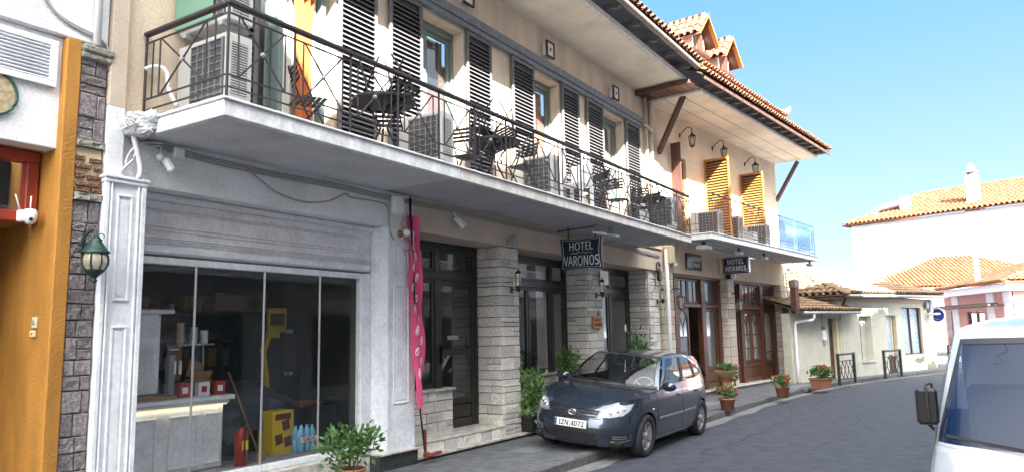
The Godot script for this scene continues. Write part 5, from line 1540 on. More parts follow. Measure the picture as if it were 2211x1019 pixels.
func far_houses():
	# pink house beyond the bend
	var a := Vector3(49, 0, 1.1)
	var e := Vector3(57.3, 0, -2.5)
	var L := (e - a).length()
	var turn := atan2(-(e - a).z, (e - a).x)
	# own axes: x from the near corner back along the left face; z towards the viewer's left
	var b := th("pink_house", "salmon pink house with white bands and a tiled hip roof at the bend", "house", e, turn + PI)
	var pw: Material = M.pink_wall
	wall_with(b, "wall", pw, 0, L, -0.1, 3.75, 0.0, [[3.3, 5.6, 0.5, 2.75]])
	bx(b, "right_wall", pw, L - 0.3, L, -0.1, 3.75, -7, -0.305)
	bx(b, "room", M.dark_room, 3.2, 5.7, 0.3, 2.9, -1.2, -1.1)
	bx(b, "cornice", M.pink_white, -0.2, L + 0.3, 3.76, 4.2, -7, 0.35, 0.02)
	bx(b, "base_band", M.pink_white, -0.02, L + 0.02, -0.1, 0.35, -6.9, 0.06)
	for x in [1.4, 6.2, L - 0.85]:
		for k in 6: bx(b, "white_block", M.pink_white, x, x + 0.85, 0.36 + k * 0.565, 0.915 + k * 0.565, -0.1, 0.07, 0.01)
	for x in [3.3, 4.4, 5.45]: bx(b, "window_frame", M.brown_door, x, x + 0.14, 0.5, 2.75, -0.2, -0.08)
	for y in [0.5, 1.75, 2.62]: bx(b, "window_frame", M.brown_door, 3.3, 5.6, y, y + 0.12, -0.19, -0.085)
	for x in [3.44, 4.54]:
		for y in [0.62, 1.87]: bx(b, "pane", M.pane, x, x + 0.92, y, y + (1.13 if y < 1 else 0.75), -0.15, -0.14, 0)
	bx(b, "narrow_window", M.black, 0.4, 1.1, 0.6, 2.8, -0.05, 0.03)
	for k in 3: bx(b, "window_bar", M.brown_door, 0.4, 1.1, 1.1 + k * 0.6, 1.18 + k * 0.6, 0.0, 0.05)
	bx(b, "curtain", M.curtain_white, 3.4, 4.4, 0.6, 2.7, -0.4, -0.36)
	# brown pergola beam over the window
	for k in 3: bx(b, "pergola_beam", M.brown_paint, 0.3, L - 0.6, 2.95 + k * 0.01, 3.07 + k * 0.01, 0.15 + k * 0.35, 0.28 + k * 0.35)
	for k in 9: bx(b, "pergola_slat", M.brown_paint, 0.5 + k * 0.85, 0.62 + k * 0.85, 3.10, 3.17, 0.0, 1.1)
	var r := slab(b, "roof", M.tile_1, Vector3(-0.4, 4.22, 0.5), Vector3(L + 0.5, 4.22, 0.5), Vector3(L - 2.6, 5.5, -3.4), Vector3(2.6, 5.5, -3.4), Vector3(0, 0.05, 0))
	tile_field(r, mats_of("tile"), Vector3(-0.4, 4.30, 0.52), Vector3.RIGHT, Vector3(0, 1.28, -3.9).normalized(), L + 0.9, 4.1, 0.27, 0.44, 1, func(f): return f.x > f.y * 0.3 and f.x < 1.0 - f.y * 0.32)
	slab(r, "roof_slope", M.tile_1, Vector3(L + 0.5, 4.22, 0.5), Vector3(L + 0.5, 4.22, -7.5), Vector3(L - 2.6, 5.5, -3.5), Vector3(L - 2.6, 5.5, -3.4), Vector3(0, 0.05, 0))
	tile_field(r, mats_of("tile"), Vector3(L + 0.52, 4.30, 0.5), Vector3.FORWARD, Vector3(-3.1, 1.28, 0).normalized(), 8.0, 3.3, 0.27, 0.44, 1, func(f): return f.x > f.y * 0.48 and f.x < 1.0 - f.y * 0.5)
	# aerial on a pole
	var t := th("tv_aerial", "thin television aerial on a pale post above the pink house roof", "aerial", Vector3(52.5, 4.3, -0.4))
	bx(t, "post", M.pale_plaster, -0.14, 0.14, 0.2, 2.2, -0.14, 0.14)
	var s := ns()
	bar(s, Vector3(0, 2.2, 0), Vector3(0, 4.0, 0), 0.05)
	P(t, "mast", s, M.zinc)
	for y in [2.3, 1.4]:
		s = ns()
		bar(s, Vector3(-0.2, y, -2.4), Vector3(0.1, y + 0.5, 0.3), 0.035)
		for k in 9: bar(s, Vector3(-0.45, y + 0.03 + k * 0.055, -2.3 + k * 0.3), Vector3(0.25, y + 0.03 + k * 0.055, -2.3 + k * 0.3), 0.03)
		P(t, "antenna", s, M.iron_brown)
	# the house behind, only its sunlit roof shows
	b = th("tiled_house", "house behind the pink one with a broad sunlit orange tiled roof", "house", Vector3(62.5, 0, -0.2), -1.1)
	bx(b, "wall", M.pink_white, -7.6, 7.6, -0.1, 4.5, -6, 0, 0.01)
	for k in 4: bx(b, "window", M.brown_door, -6.5 + k * 4, -5.3 + k * 4, 1.6, 3.4, 0.0, 0.04)
	r = slab(b, "roof", M.far_tile_1, Vector3(-8.3, 4.6, 0.8), Vector3(8.3, 4.6, 0.8), Vector3(1.4, 7.0, -3.9), Vector3(-1.4, 7.0, -3.9), Vector3(0, 0.05, 0))
	var V := Vector3(0, 2.4, -4.7)
	tile_field(r, mats_of("far_tile"), Vector3(-8.3, 4.7, 0.82), Vector3.RIGHT, V.normalized(), 16.6, V.length(), 0.30, 0.5, 1, func(f): return f.x > f.y * 0.42 and f.x < 1.0 - f.y * 0.42)
	for sd in [-1.0, 1.0]: slab(r, "roof_slope", M.far_tile_2, Vector3(8.3 * sd, 4.6, 0.8), Vector3(8.3 * sd, 4.6, -6.8), Vector3(1.4 * sd, 7.0, -4.0), Vector3(1.4 * sd, 7.0, -3.9), Vector3(0, 0.05, 0))
	# big white building on the skyline
	var p := Vector3(63.9, 0, -8.7)
	var q := Vector3(59.2, 0, 4.5)
	turn = atan2(-(q - p).z, (q - p).x)
	L = (q - p).length() + 6
	b = th("white_building", "large white building with an orange tiled roof and tall chimney on the skyline", "building", p * 1.2 - Vector3(0, 0.38, 0), turn)
	b.scale = Vector3.ONE * 1.2
	bx(b, "wall", M.far_white, 0, L, -0.1, 9.9, -12, 0, 0.02)
	r = slab(b, "roof", M.far_tile_1, Vector3(-0.5, 9.9, 0.5), Vector3(L + 0.5, 9.9, 0.5), Vector3(L + 0.5, 12.6, -6), Vector3(3.2, 12.6, -6), Vector3(0, 0.06, 0))
	V = Vector3(0, 2.7, -6.5)
	tile_field(r, mats_of("far_tile"), Vector3(-0.5, 10.0, 0.52), Vector3.RIGHT, V.normalized(), L + 1.0, V.length(), 0.34, 0.55, 1, func(f): return f.x > f.y * 0.17)
	slab(r, "roof_slope", M.far_tile_2, Vector3(-0.5, 9.9, 0.5), Vector3(-0.5, 9.9, -12.5), Vector3(3.2, 12.6, -6.1), Vector3(3.2, 12.6, -6), Vector3(0, 0.05, 0))
	bx(b, "chimney", M.far_white, 8.2, 8.9, 9.9, 12.6, -1.6, -0.9, 0.02)
	bx(b, "chimney_base", M.far_white, 8.05, 9.05, 9.85, 10.4, -1.75, -0.75, 0.02)
	for x in [8.25, 8.75]: bx(b, "chimney_cowl", M.zinc, x, x + 0.08, 12.6, 12.85, -1.55, -0.95)
	bx(b, "chimney_cowl", M.zinc, 8.15, 8.95, 12.85, 12.92, -1.65, -0.85)
	s = ns(true)
	lathe(s, [[0.28, 0], [0.22, 0.4], [0.1, 0.55], [0, 0.6]], 8, Vector3(8.55, 12.92, -1.25))
	P(b, "chimney_cowl", s, M.far_white)
	s = ns(true)
	tube(s, smooth([Vector3(1.3, 10.3, -1.2), Vector3(1.35, 10.95, -1.3), Vector3(1.8, 11.2, -1.4), Vector3(3.4, 11.45, -1.6)], 4), 0.27, 10)
	P(b, "duct", s, M.zinc)
	bx(b, "duct_box", M.zinc, 3.3, 3.9, 10.8, 11.9, -2.0, -1.3, 0.02)
	bx(b, "balcony", M.far_white, -1.9, 0.0, 5.9, 6.1, -3.0, 0.0)
	for k in 10: bx(b, "balcony_bar", M.window_green, -1.9 + k * 0.2, -1.84 + k * 0.2, 6.1, 7.2, -0.08, -0.02)
	bx(b, "balcony_rail", M.window_green, -1.9, 0.0, 7.2, 7.28, -0.1, 0.0)
	var g := th("wall_fan", "small round grey extractor on the white building's wall", "extractor", p * 1.2 + Vector3(0, 5.4, 0) + Vector3(1.1, 0, 0.06).rotated(Vector3.UP, turn), turn)
	s = ns(true)
	lathe(s, [[0.35, -0.1], [0.4, 0.0], [0.36, 0.25], [0.0, 0.28]], 12, Vector3.ZERO, Basis(Vector3.RIGHT, PI / 2))
	P(g, "hood", s, M.zinc)
	g = th("wall_lamp_box", "grey louvred box hanging at the left edge of the white building", "box", p * 1.2 + Vector3(0, 5.1, 0) + Vector3(-0.7, 0, 0.0).rotated(Vector3.UP, turn), turn)
	bx(g, "case", M.plastic_grey, -0.45, 0.5, -0.6, 0.5, -0.4, 0.0, 0.02)
	bx(g, "cap", M.plastic_grey, -0.55, 0.6, 0.5, 0.65, -0.5, 0.1, 0.02)

# ---------------------------------------------------------------- the other side of the street: seen only in the glass, and in the shade it throws
func opposite():
	skin(mt("opposite_ground", 0.55, 0.53, 0.50, 0.9), T.blot, 0.3)
	skin(mt("opposite_wall", 0.80, 0.78, 0.75, 0.9), T.grain, 0.6)
	for q in [[-24.0, -9.0, 10.0, "low pale house across the street, far behind the viewer"], [-9.0, -4.3, 18.5, "tallest pale apartment house across the street, behind the viewer"], [-4.3, 15.5, 15.0, "tall pale apartment house across the street from the shop"], [15.5, 21.8, 12.9, "three-storey cream house with a tiled eave across from the hotel"], [21.8, 27.0, 9.0, "low white house across from the second hotel"], [27.0, 33.0, 10.4, "taller cream house across the street near the bend"]]:
		var b := th("opposite_house", q[3], "house")
		var z := 3.2
		var m: Material = M.opposite_wall
		bx(b, "wall", m, q[0], q[1] - 0.01, 3.2, q[2], z, z + 7, 0.01)
		bx(b, "ground_floor", M.opposite_ground, q[0], q[1] - 0.012, -0.1, 3.198, z + 0.002, z + 7, 0.01)
		slab(b, "roof", M.far_tile_1, Vector3(q[0], q[2], z - 0.5), Vector3(q[1] - 0.01, q[2], z - 0.5), Vector3(q[1] - 0.01, q[2] + 0.9, z + 2.0), Vector3(q[0], q[2] + 0.9, z + 2.0), Vector3(0, 0.06, 0))
		var n := int((q[1] - q[0]) / 0.25)
		if q[0] > 0: tile_field(b, mats_of("tile"), Vector3(q[1] - 0.01, q[2] + 0.08, z - 0.54), Vector3.LEFT, Vector3(0, 0.9, 2.5).normalized(), q[1] - q[0] - 0.02, 0.5, 0.25, 0.4)
		var x: float = q[0] + 1.0
		while x < q[1] - 1.6:
			var fl := 0
			while 3.9 + fl * 3.1 < q[2] - 2:
				var y := 3.9 + fl * 3.1
				bx(b, "window", M.window_green, x, x + 1.1, y + 0.1, y + 2.3, z - 0.04, z + 0.02)
				bx(b, "pane", M.black, x + 0.1, x + 1.0, y + 0.2, y + 2.2, z - 0.05, z - 0.038, 0)
				bx(b, "shutter", M.brown_paint, x - 0.5, x - 0.02, y + 0.1, y + 2.3, z - 0.06, z - 0.01)
				fl += 1
			bx(b, "shop_window", M.black, x - 0.3, x + 1.3, 0.4, 2.6, z - 0.04, z + 0.02)
			bx(b, "shop_sign", M.plastic_white, x - 0.4, x + 1.4, 2.7, 3.1, z - 0.08, z)
			x += 2.6
		if q[0] > -5 or q[1] == 15.5:
			var a: float = maxf(q[0], 1.0)
			bx(b, "balcony", M.slab_white, a, q[1] - 0.3, 3.55, 3.75, z - 1.0, z)
			var s := ns()
			var xx := a
			while xx < q[1] - 0.3:
				ab(s, xx, xx + 0.02, 3.75, 4.7, z - 0.96, z - 0.94, 0)
				xx += 0.13
			ab(s, a, q[1] - 0.3, 4.7, 4.75, z - 0.98, z - 0.92, 0)
			P(b, "balcony_rail", s, M.plastic_white)

# ---------------------------------------------------------------- curved sheet-metal bodies
var plan_pts := []      # half outline seen from above, with arc length: [s, x, z]

func set_plan(pts: Array):
	plan_pts = []
	var sm := smooth(pts, 8)
	var s := 0.0
	for i in sm.size():
		if i > 0: s += (sm[i] - sm[i - 1]).length()
		plan_pts.append([s, sm[i].x, sm[i].y])

func plan_at(s: float) -> Vector3:
	var a := absf(s)
	var lo := 0
	var hi := plan_pts.size() - 1
	while hi - lo > 1:
		var m := (lo + hi) / 2
		if plan_pts[m][0] <= a: lo = m
		else: hi = m
	var f: float = clampf((a - plan_pts[lo][0]) / maxf(0.0001, plan_pts[hi][0] - plan_pts[lo][0]), 0, 1)
	return Vector3(lerpf(plan_pts[lo][1], plan_pts[hi][1], f), 0, -signf(s) * lerpf(plan_pts[lo][2], plan_pts[hi][2], f))

func s_of_x(x: float) -> float:      # arc length where the outline passes x on the flank
	for i in plan_pts.size() - 1:
		if plan_pts[i][1] >= x and plan_pts[i + 1][1] < x:
			return lerpf(plan_pts[i][0], plan_pts[i + 1][0], (plan_pts[i][1] - x) / (plan_pts[i][1] - plan_pts[i + 1][1]))
	return plan_pts[-1][0]

func ramp(x: float, t: Array) -> float:     # piecewise linear [[x, v], ...] eased
	if x <= t[0][0]: return t[0][1]
	for i in t.size() - 1:
		if x <= t[i + 1][0]:
			var f: float = (x - t[i][0]) / (t[i + 1][0] - t[i][0])
			return lerpf(t[i][1], t[i + 1][1], f)
	return t[-1][1]

func patch(st: SurfaceTool, F, poly: Array, holes: Array, off := 0.0, step := 0.08, flip := false):
	var box := Rect2(poly[0], Vector2.ZERO)
	for p in poly: box = box.expand(p)
	var nx := int(ceil(box.size.x / step))
	var ny := int(ceil(box.size.y / step))
	for i in nx:
		for j in ny:
			var a := box.position + Vector2(box.size.x * i / nx, box.size.y * j / ny)
			var b := box.position + Vector2(box.size.x * (i + 1) / nx, box.size.y * (j + 1) / ny)
			var cells: Array = Geometry2D.intersect_polygons(PackedVector2Array([a, Vector2(b.x, a.y), b, Vector2(a.x, b.y)]), PackedVector2Array(poly))
			for h in holes:
				var next := []
				for c in cells:
					for d in Geometry2D.clip_polygons(c, PackedVector2Array(h)):
						if not Geometry2D.is_polygon_clockwise(d): next.append(d)
				cells = next
			for c in cells:
				var ix := Geometry2D.triangulate_polygon(c)
				for k in range(0, ix.size(), 3):
					var q := []
					for e in 3:
						var uv: Vector2 = c[ix[k + e]]
						var p: Vector3 = F.call(uv)
						if off != 0.0:
							var n: Vector3 = (F.call(uv + Vector2(0.004, 0)) - p).cross(F.call(uv + Vector2(0, 0.004)) - p).normalized()
							p += n * (-off if flip else off)
						q.append(p)
					var area: float = (c[ix[k + 1]] - c[ix[k]]).cross(c[ix[k + 2]] - c[ix[k]])
					if (area > 0) != flip: tri(st, q[0], q[1], q[2])
					else: tri(st, q[0], q[2], q[1])

func rect(x0: float, x1: float, y0: float, y1: float) -> Array:
	return [Vector2(x0, y0), Vector2(x1, y0), Vector2(x1, y1), Vector2(x0, y1)]

func line_poly(pts: Array, w: float) -> Array:      # a thin band along an open outline
	var l := []
	var r := []
	for i in pts.size():
		var d: Vector2 = (pts[mini(i + 1, pts.size() - 1)] - pts[maxi(i - 1, 0)]).normalized()
		var n := Vector2(-d.y, d.x) * w * 0.5
		l.append(pts[i] + n); r.append(pts[i] - n)
	r.reverse()
	return l + r

func skin_part(o: Node, called: String, m: Material, F, poly: Array, off: float, step := 0.08, flip := false, holes := []) -> MeshInstance3D:
	var s := ns(true)
	patch(s, F, poly, holes, off, step, not flip)
	return P(o, called, s, m)

func wheel(o: Node, at: Vector3, out: float, r := 0.31, wd := 0.20, spokes := 6):
	var B := Basis(Vector3.RIGHT, PI / 2 * out)       # lathe axis y -> outward
	var s := ns(true)
	lathe(s, [[r * 0.66, -wd * 0.5], [r * 0.93, -wd * 0.5], [r, -wd * 0.36], [r, wd * 0.36], [r * 0.94, wd * 0.5], [r * 0.70, wd * 0.46], [r * 0.66, wd * 0.36]], 40, at, B)
	var w := P(o, "wheel", s, M.rubber)
	s = ns(true)
	lathe(s, [[r * 0.665, wd * 0.38], [r * 0.64, wd * 0.40], [r * 0.60, wd * 0.2], [r * 0.60, -wd * 0.4], [r * 0.665, -wd * 0.45]], 32, at, B)
	P(w, "rim", s, M.alloy)
	s = ns(true)
	lathe(s, [[r * 0.58, -wd * 0.15], [r * 0.3, -wd * 0.1], [0.0, -wd * 0.1]], 24, at, B)
	P(w, "brake", s, M.ac_dark)
	for k in spokes:
		var t := TAU * k / spokes + 0.3
		s = ns()
		var d := Vector3(cos(t), 0, sin(t))
		var e := Vector3(-sin(t), 0, cos(t))
		var q := func(a: float, b: float, h: float) -> Vector3: return at + B * (d * a * r + e * b * r + Vector3(0, h * wd, 0))
		var c: Vector3 = q.call(0.35, 0, 0.1)
		var lo := [q.call(0.10, -0.09, 0.34), q.call(0.10, 0.09, 0.34), q.call(0.63, 0.12, 0.37), q.call(0.63, -0.12, 0.37)]
		var hi := [q.call(0.10, -0.09, 0.2), q.call(0.10, 0.09, 0.2), q.call(0.63, 0.12, 0.2), q.call(0.63, -0.12, 0.2)]
		quado(s, lo[0], lo[1], lo[2], lo[3], c)
		for i in 4: quado(s, lo[i], lo[(i + 1) % 4], hi[(i + 1) % 4], hi[i], c)
		P(w, "spoke", s, M.alloy)
	s = ns(true)
	lathe(s, [[r * 0.17, wd * 0.25], [r * 0.15, wd * 0.40], [r * 0.09, wd * 0.43], [0.0, wd * 0.43]], 16, at, B)
	P(w, "hub", s, M.plastic_grey)

func car_paints():
	var p := mt("blue_grey_paint", 0.040, 0.056, 0.085, 0.22, 0.6)
	p.clearcoat_enabled = true
	p.clearcoat = 1.0
	p.clearcoat_roughness = 0.04
	p = mt("white_paint", 0.36, 0.40, 0.44, 0.3)
	p.clearcoat_enabled = true
	p.clearcoat = 0.8
	p.clearcoat_roughness = 0.06
	mt("alloy", 0.52, 0.52, 0.53, 0.35, 0.7)
	mt("lamp_silver", 0.75, 0.77, 0.8, 0.22, 0.9)
	glass("lamp_cover", 0.12, Color(0.9, 0.95, 1.0))
	glass("car_glass", 0.25, Color(0.10, 0.13, 0.14))
	glass("van_glass", 0.42, Color(0.05, 0.18, 0.34)).metallic_specular = 0.3
	mt("seat_grey", 0.14, 0.15, 0.17, 0.9)
	mt("seat_cloth", 0.05, 0.05, 0.055, 0.9)
	mt("seam", 0.006, 0.006, 0.008, 0.8)

func car():
	car_paints()
	var c := th("parked_car", "blue grey hatchback parked half on the kerb in front of the hotel", "car", Vector3(10.95, 0.068, -5.50))
	c.basis = Basis(Vector3.UP, PI + 0.02) * Basis(Vector3.RIGHT, -0.088) * Basis.from_scale(Vector3(1.04, 1.035, 1.04))
	set_plan([Vector2(0.87, 0), Vector2(0.845, 0.28), Vector2(0.765, 0.53), Vector2(0.60, 0.715), Vector2(0.36, 0.81), Vector2(0.0, 0.845), Vector2(-0.6, 0.853), Vector2(-1.4, 0.856), Vector2(-2.2, 0.853), Vector2(-2.7, 0.838), Vector2(-3.02, 0.785), Vector2(-3.22, 0.63), Vector2(-3.30, 0.35), Vector2(-3.32, 0)])
	var S_end: float = plan_pts[-1][0]
	var sf := s_of_x(0.35)      # where the flank begins
	var sr := s_of_x(-3.0)
	var top := func(s: float) -> float:      # height of the shell's upper edge
		var x := plan_at(s).x
		return ramp(-x, [[-0.87, 0.735], [-0.75, 0.77], [-0.55, 0.825], [-0.2, 0.88], [0.3, 0.935], [0.55, 0.95], [1.4, 0.975], [2.4, 1.005], [3.0, 1.02], [3.32, 1.0]])
	var B := func(q: Vector2) -> Vector3:
		var p := plan_at(q.x)
		var a := plan_at(q.x + 0.01)
		var b := plan_at(q.x - 0.01)
		var n := (a - b).cross(Vector3.UP).normalized()      # outward
		if n.dot(Vector3(p.x + 1.2, 0, p.z * 3.0)) < 0: n = -n
		var f := clampf((sf + 0.12 - absf(q.x)) / 0.5, 0, 1)
		var r := clampf((absf(q.x) - sr) / 0.3, 0, 1)
		var front := ramp(q.y, [[0.19, 0.075], [0.26, 0.03], [0.40, 0.0], [0.50, 0.005], [0.56, 0.035], [0.64, 0.06], [0.72, 0.12], [0.80, 0.22]])
		var side := ramp(q.y, [[0.19, 0.06], [0.26, 0.028], [0.40, 0.006], [0.55, 0.0], [0.70, 0.01], [0.80, 0.022], [0.90, 0.04], [1.02, 0.07]])
		var rear := ramp(q.y, [[0.19, 0.06], [0.4, 0.0], [0.55, 0.01], [0.60, 0.06], [1.02, 0.12]])
		var d := lerpf(lerpf(side, front, f), rear, r)
		return p - n * d + Vector3(0, q.y, 0)
	# the painted shell with wheel arches
	var outline := []
	var n := 60
	for i in n + 1: outline.append(Vector2(lerpf(-S_end, S_end, float(i) / n), 0.19))
	for i in n * 2 + 1:
		var s := lerpf(S_end, -S_end, float(i) / (n * 2))
		outline.append(Vector2(s, top.call(s)))
	var arches := []
	for sg in [-1.0, 1.0]:
		for xw in [0.0, -2.6]:
			var ap := []
			for k in 25: ap.append(Vector2(sg * s_of_x(xw) + cos(TAU * k / 24) * 0.365, 0.305 + sin(TAU * k / 24) * 0.365))
			ap.pop_back()
			arches.append(ap)
	var sh := skin_part(c, "body", M.blue_grey_paint, B, outline, 0.0, 0.06, true, arches)
	for a in arches:      # arch lips and dark wells
		var ln := line_poly(a.slice(0, 13), 0.02)
		skin_part(sh, "arch_lip", M.blue_grey_paint, B, ln, 0.008, 0.05, true)
	for xw in [0.0, -2.6]: bx(c, "wheel_well", M.seam, xw - 0.40, xw + 0.40, 0.2, 0.72, -0.72, 0.72, 0.02)
	bx(c, "underbody", M.seam, -3.2, 0.7, 0.18, 0.30, -0.70, 0.70, 0.05)
	# bonnet: rows across, from the nose back to the windscreen
	var edge := func(x: float) -> Vector3:
		var s := s_of_x(x)
		return B.call(Vector2(s, top.call(s)))
	var rows := []
	for i in 15:
		var row := []
		var u := i / 14.0
		for j in 21:
			var v := j / 10.0 - 1.0
			var s := absf(v) * lerpf(sf * 0.80, sf * 0.80, u)
			# front edge point and the matching point along the windscreen base
			var sa := v * s_of_x(0.42)
			var fa: Vector3 = B.call(Vector2(sa if absf(sa) > 0.001 else 0.001, top.call(sa)))
			var back := Vector3(-0.18 - 0.34 * v * v, 0.975 - 0.03 * v * v, 0)
			var side_s := s_of_x(lerpf(0.42, back.x, u))
			var ez: Vector3 = B.call(Vector2(side_s, top.call(side_s)))
			var p := Vector3(lerpf(fa.x, back.x, u), 0, 0)
			var zf: float = fa.z
			var zb := -v * 0.80
			p.z = lerpf(zf, zb, u)
			p.y = lerpf(fa.y, back.y, pow(u, 0.75)) + 0.035 * sin(u * PI) * (1.0 - v * v)
			if absf(v) > 0.99: p = Vector3(ez.x, ez.y, ez.z * signf(v))
			row.append(p)
		rows.append(row)
	var st := ns(true)
	sheet(st, rows, true)
	var hood := P(c, "bonnet", st, M.blue_grey_paint)
	for j in [2, 18]:
		st = ns(true)
		var seam := []
		for i in 15: seam.append(rows[i][j] + Vector3(0, 0.001, 0))
		tube(st, seam, 0.0045, 5)
		P(hood, "shut_line", st, M.seam)
	for sg in [-1.0, 1.0]:
		skin_part(c, "bumper_seam", M.seam, B, line_poly([Vector2(sg * 1.06, 0.74), Vector2(sg * 1.10, 0.64), Vector2(sg * 1.16, 0.58), Vector2(sg * 1.27, 0.57)], 0.009), 0.002, 0.05, true)
	skin_part(c, "bumper_seam", M.seam, B, line_poly([Vector2(-0.44, 0.575), Vector2(-0.2, 0.57), Vector2(0.2, 0.57), Vector2(0.44, 0.575)], 0.007), 0.002, 0.05, true)
	# cabin
	var belt := func(k: float) -> Vector3:     # left flank, k 0..1 front to back
		var x := lerpf(-0.52, -3.02, k)
		var s := s_of_x(x)
		return B.call(Vector2(s, top.call(s)))
	var rail := func(k: float) -> Vector3:
		return Vector3(lerpf(-1.17, -2.93, k), 1.40 + 0.045 * sin(pow(k, 0.8) * PI) - 0.045 * k, -0.585 + 0.03 * k * k)
	var G := func(q: Vector2) -> Vector3:
		var a: Vector3 = belt.call(q.x)
		var b: Vector3 = rail.call(q.x)
		var p := a.lerp(b, q.y)
		p.z -= 0.028 * sin(q.y * PI)
		return p
	var GR := func(q: Vector2) -> Vector3:
		var p: Vector3 = G.call(q)
		return Vector3(p.x, p.y, -p.z)
	var W := func(q: Vector2) -> Vector3:
		var a := Vector3(-0.18 - 0.34 * q.x * q.x, 0.975 - 0.025 * q.x * q.x, -q.x * 0.80)
		var r: Vector3 = rail.call(0.0)
		var b := Vector3(-1.07 - 0.10 * q.x * q.x, r.y + 0.03 * (1 - q.x * q.x), r.z * q.x)
		var p := a.lerp(b, q.y)
		return p + Vector3(0.04, 0.03, 0) * sin(q.y * PI)
	var H := func(q: Vector2) -> Vector3:
		var a: Vector3 = rail.call(1.0)
		return Vector3(lerpf(-3.18, -2.93, q.y) - 0.05 * (1 - q.x * q.x), lerpf(1.0, a.y + 0.02, q.y), -q.x * lerpf(0.74, -a.z, q.y))
	var wins := [[Vector2(0.05, 0.07), Vector2(0.405, 0.06), Vector2(0.415, 0.90), Vector2(0.085, 0.90)], [Vector2(0.445, 0.06), Vector2(0.71, 0.07), Vector2(0.70, 0.89), Vector2(0.452, 0.90)], [Vector2(0.735, 0.08), Vector2(0.905, 0.22), Vector2(0.87, 0.45), Vector2(0.72, 0.86)]]
	for sd in 2:
		var F = G if sd == 0 else GR
		var cs := skin_part(c, "cabin_side", M.blue_grey_paint, F, rect(0, 1, 0, 1), 0.0, 0.06, sd == 0, wins)
		for w in wins:
			skin_part(cs, "window", M.car_glass, F, w, -0.006, 0.10, sd == 0)
			skin_part(cs, "window_seal", M.trim_dark, F, line_poly(w + [w[0], w[1]], 0.016), 0.003, 0.06, sd == 0)
		skin_part(cs, "door_post", M.trim_dark, F, rect(0.413, 0.446, 0.06, 0.90), 0.004, 0.1, sd == 0)
	var wp := [Vector2(-0.92, 0.05), Vector2(0.92, 0.05), Vector2(0.93, 0.93), Vector2(-0.93, 0.93)]
	var ws := skin_part(c, "windscreen_frame", M.blue_grey_paint, W, rect(-1, 1, 0, 1), 0.0, 0.1, true, [wp])
	skin_part(ws, "windscreen", M.car_glass, W, wp, -0.004, 0.1, true)
	skin_part(ws, "screen_seal", M.trim_dark, W, line_poly(wp + [wp[0], wp[1]], 0.03), 0.003, 0.1, true)
	skin_part(ws, "cowl", M.trim_dark, W, rect(-0.97, 0.97, 0.0, 0.06), 0.006, 0.1, true)
	var hp := [Vector2(-0.85, 0.12), Vector2(0.85, 0.12), Vector2(0.82, 0.9), Vector2(-0.82, 0.9)]
	ws = skin_part(c, "tailgate", M.blue_grey_paint, H, rect(-1, 1, 0, 1), 0.0, 0.15, false, [hp])
	skin_part(ws, "rear_window", M.car_glass, H, hp, -0.004, 0.2, false)
	rows = []
	for i in 13:
		var row := []
		var k := i / 12.0
		var e: Vector3 = rail.call(k)
		for j in 13:
			var v := j / 6.0 - 1.0
			var xf := e.x + (0.10 * (1 - v * v) * (1 - k)) - 0.05 * (1 - v * v) * k
			row.append(Vector3(xf, e.y + 0.03 * (1.0 - v * v), e.z * v))
		rows.append(row)
	st = ns(true)
	sheet(st, rows, true)
	P(c, "roof", st, M.blue_grey_paint)
	# wipers
	for w in [[Vector2(0.45, 0.03), Vector2(-0.30, 0.10)], [Vector2(-0.10, 0.03), Vector2(-0.82, 0.09)]]:
		st = ns()
		bar(st, W.call(w[0]) + Vector3(0.01, 0.015, 0), W.call(w[1]) + Vector3(0.012, 0.018, 0), 0.016)
		P(c, "wiper", st, M.trim_dark)
	# face: lamps, grilles, plate, badge
	for sg in [-1.0, 1.0]:
		var hl_ := [Vector2(0.44, 0.615), Vector2(0.62, 0.60), Vector2(0.86, 0.635), Vector2(1.02, 0.70), Vector2(1.14, 0.795), Vector2(1.0, 0.775), Vector2(0.80, 0.758), Vector2(0.60, 0.715)]
		var pp := []
		for p in hl_: pp.append(Vector2(p.x * sg * 0.93, p.y + 0.0))
		if sg < 0: pp.reverse()
		var h := skin_part(c, "headlight", M.lamp_silver, B, pp, 0.003, 0.03, true)
		for b in [[0.62, 0.665, 0.042], [0.76, 0.690, 0.040], [0.90, 0.72, 0.032]]:
			st = ns(true)
			var ctr: Vector3 = B.call(Vector2(b[0] * 0.93 * sg, b[1]))
			ell(st, ctr + Vector3(-0.005, 0, 0), Vector3(0.022, b[2], b[2]), 10)
			P(h, "lamp_bowl", st, M.chrome)
		skin_part(h, "lens", M.lamp_cover, B, pp, 0.022, 0.03, true)
		var fg := [Vector2(0.60, 0.285), Vector2(0.92, 0.30), Vector2(0.86, 0.385), Vector2(0.62, 0.365)]
		pp = []
		for p in fg: pp.append(Vector2(p.x * sg, p.y))
		if sg < 0: pp.reverse()
		h = skin_part(c, "bumper_vent", M.trim_dark, B, pp, 0.004, 0.05, true)
		for y in [0.315, 0.345]: skin_part(h, "vent_bar", M.plastic_grey, B, rect(sg * (0.74 if sg < 0 else 0.62) - 0.0, sg * (0.62 if sg < 0 else 0.86), y, y + 0.008) if sg > 0 else rect(-0.86, -0.62, y, y + 0.008), 0.008, 0.06, true)
		var fl := [Vector2(0.60, 0.275), Vector2(0.80, 0.28), Vector2(0.93, 0.30), Vector2(0.92, 0.385)]
		pp = []
		for p in fl: pp.append(Vector2(p.x * sg, p.y))
		skin_part(h, "vent_lip", M.alu, B, line_poly(pp, 0.012), 0.012, 0.05, true)
	var gr := skin_part(c, "grille", M.trim_dark, B, [Vector2(-0.36, 0.585), Vector2(0.36, 0.585), Vector2(0.42, 0.685), Vector2(-0.42, 0.685)], 0.006, 0.05, true)
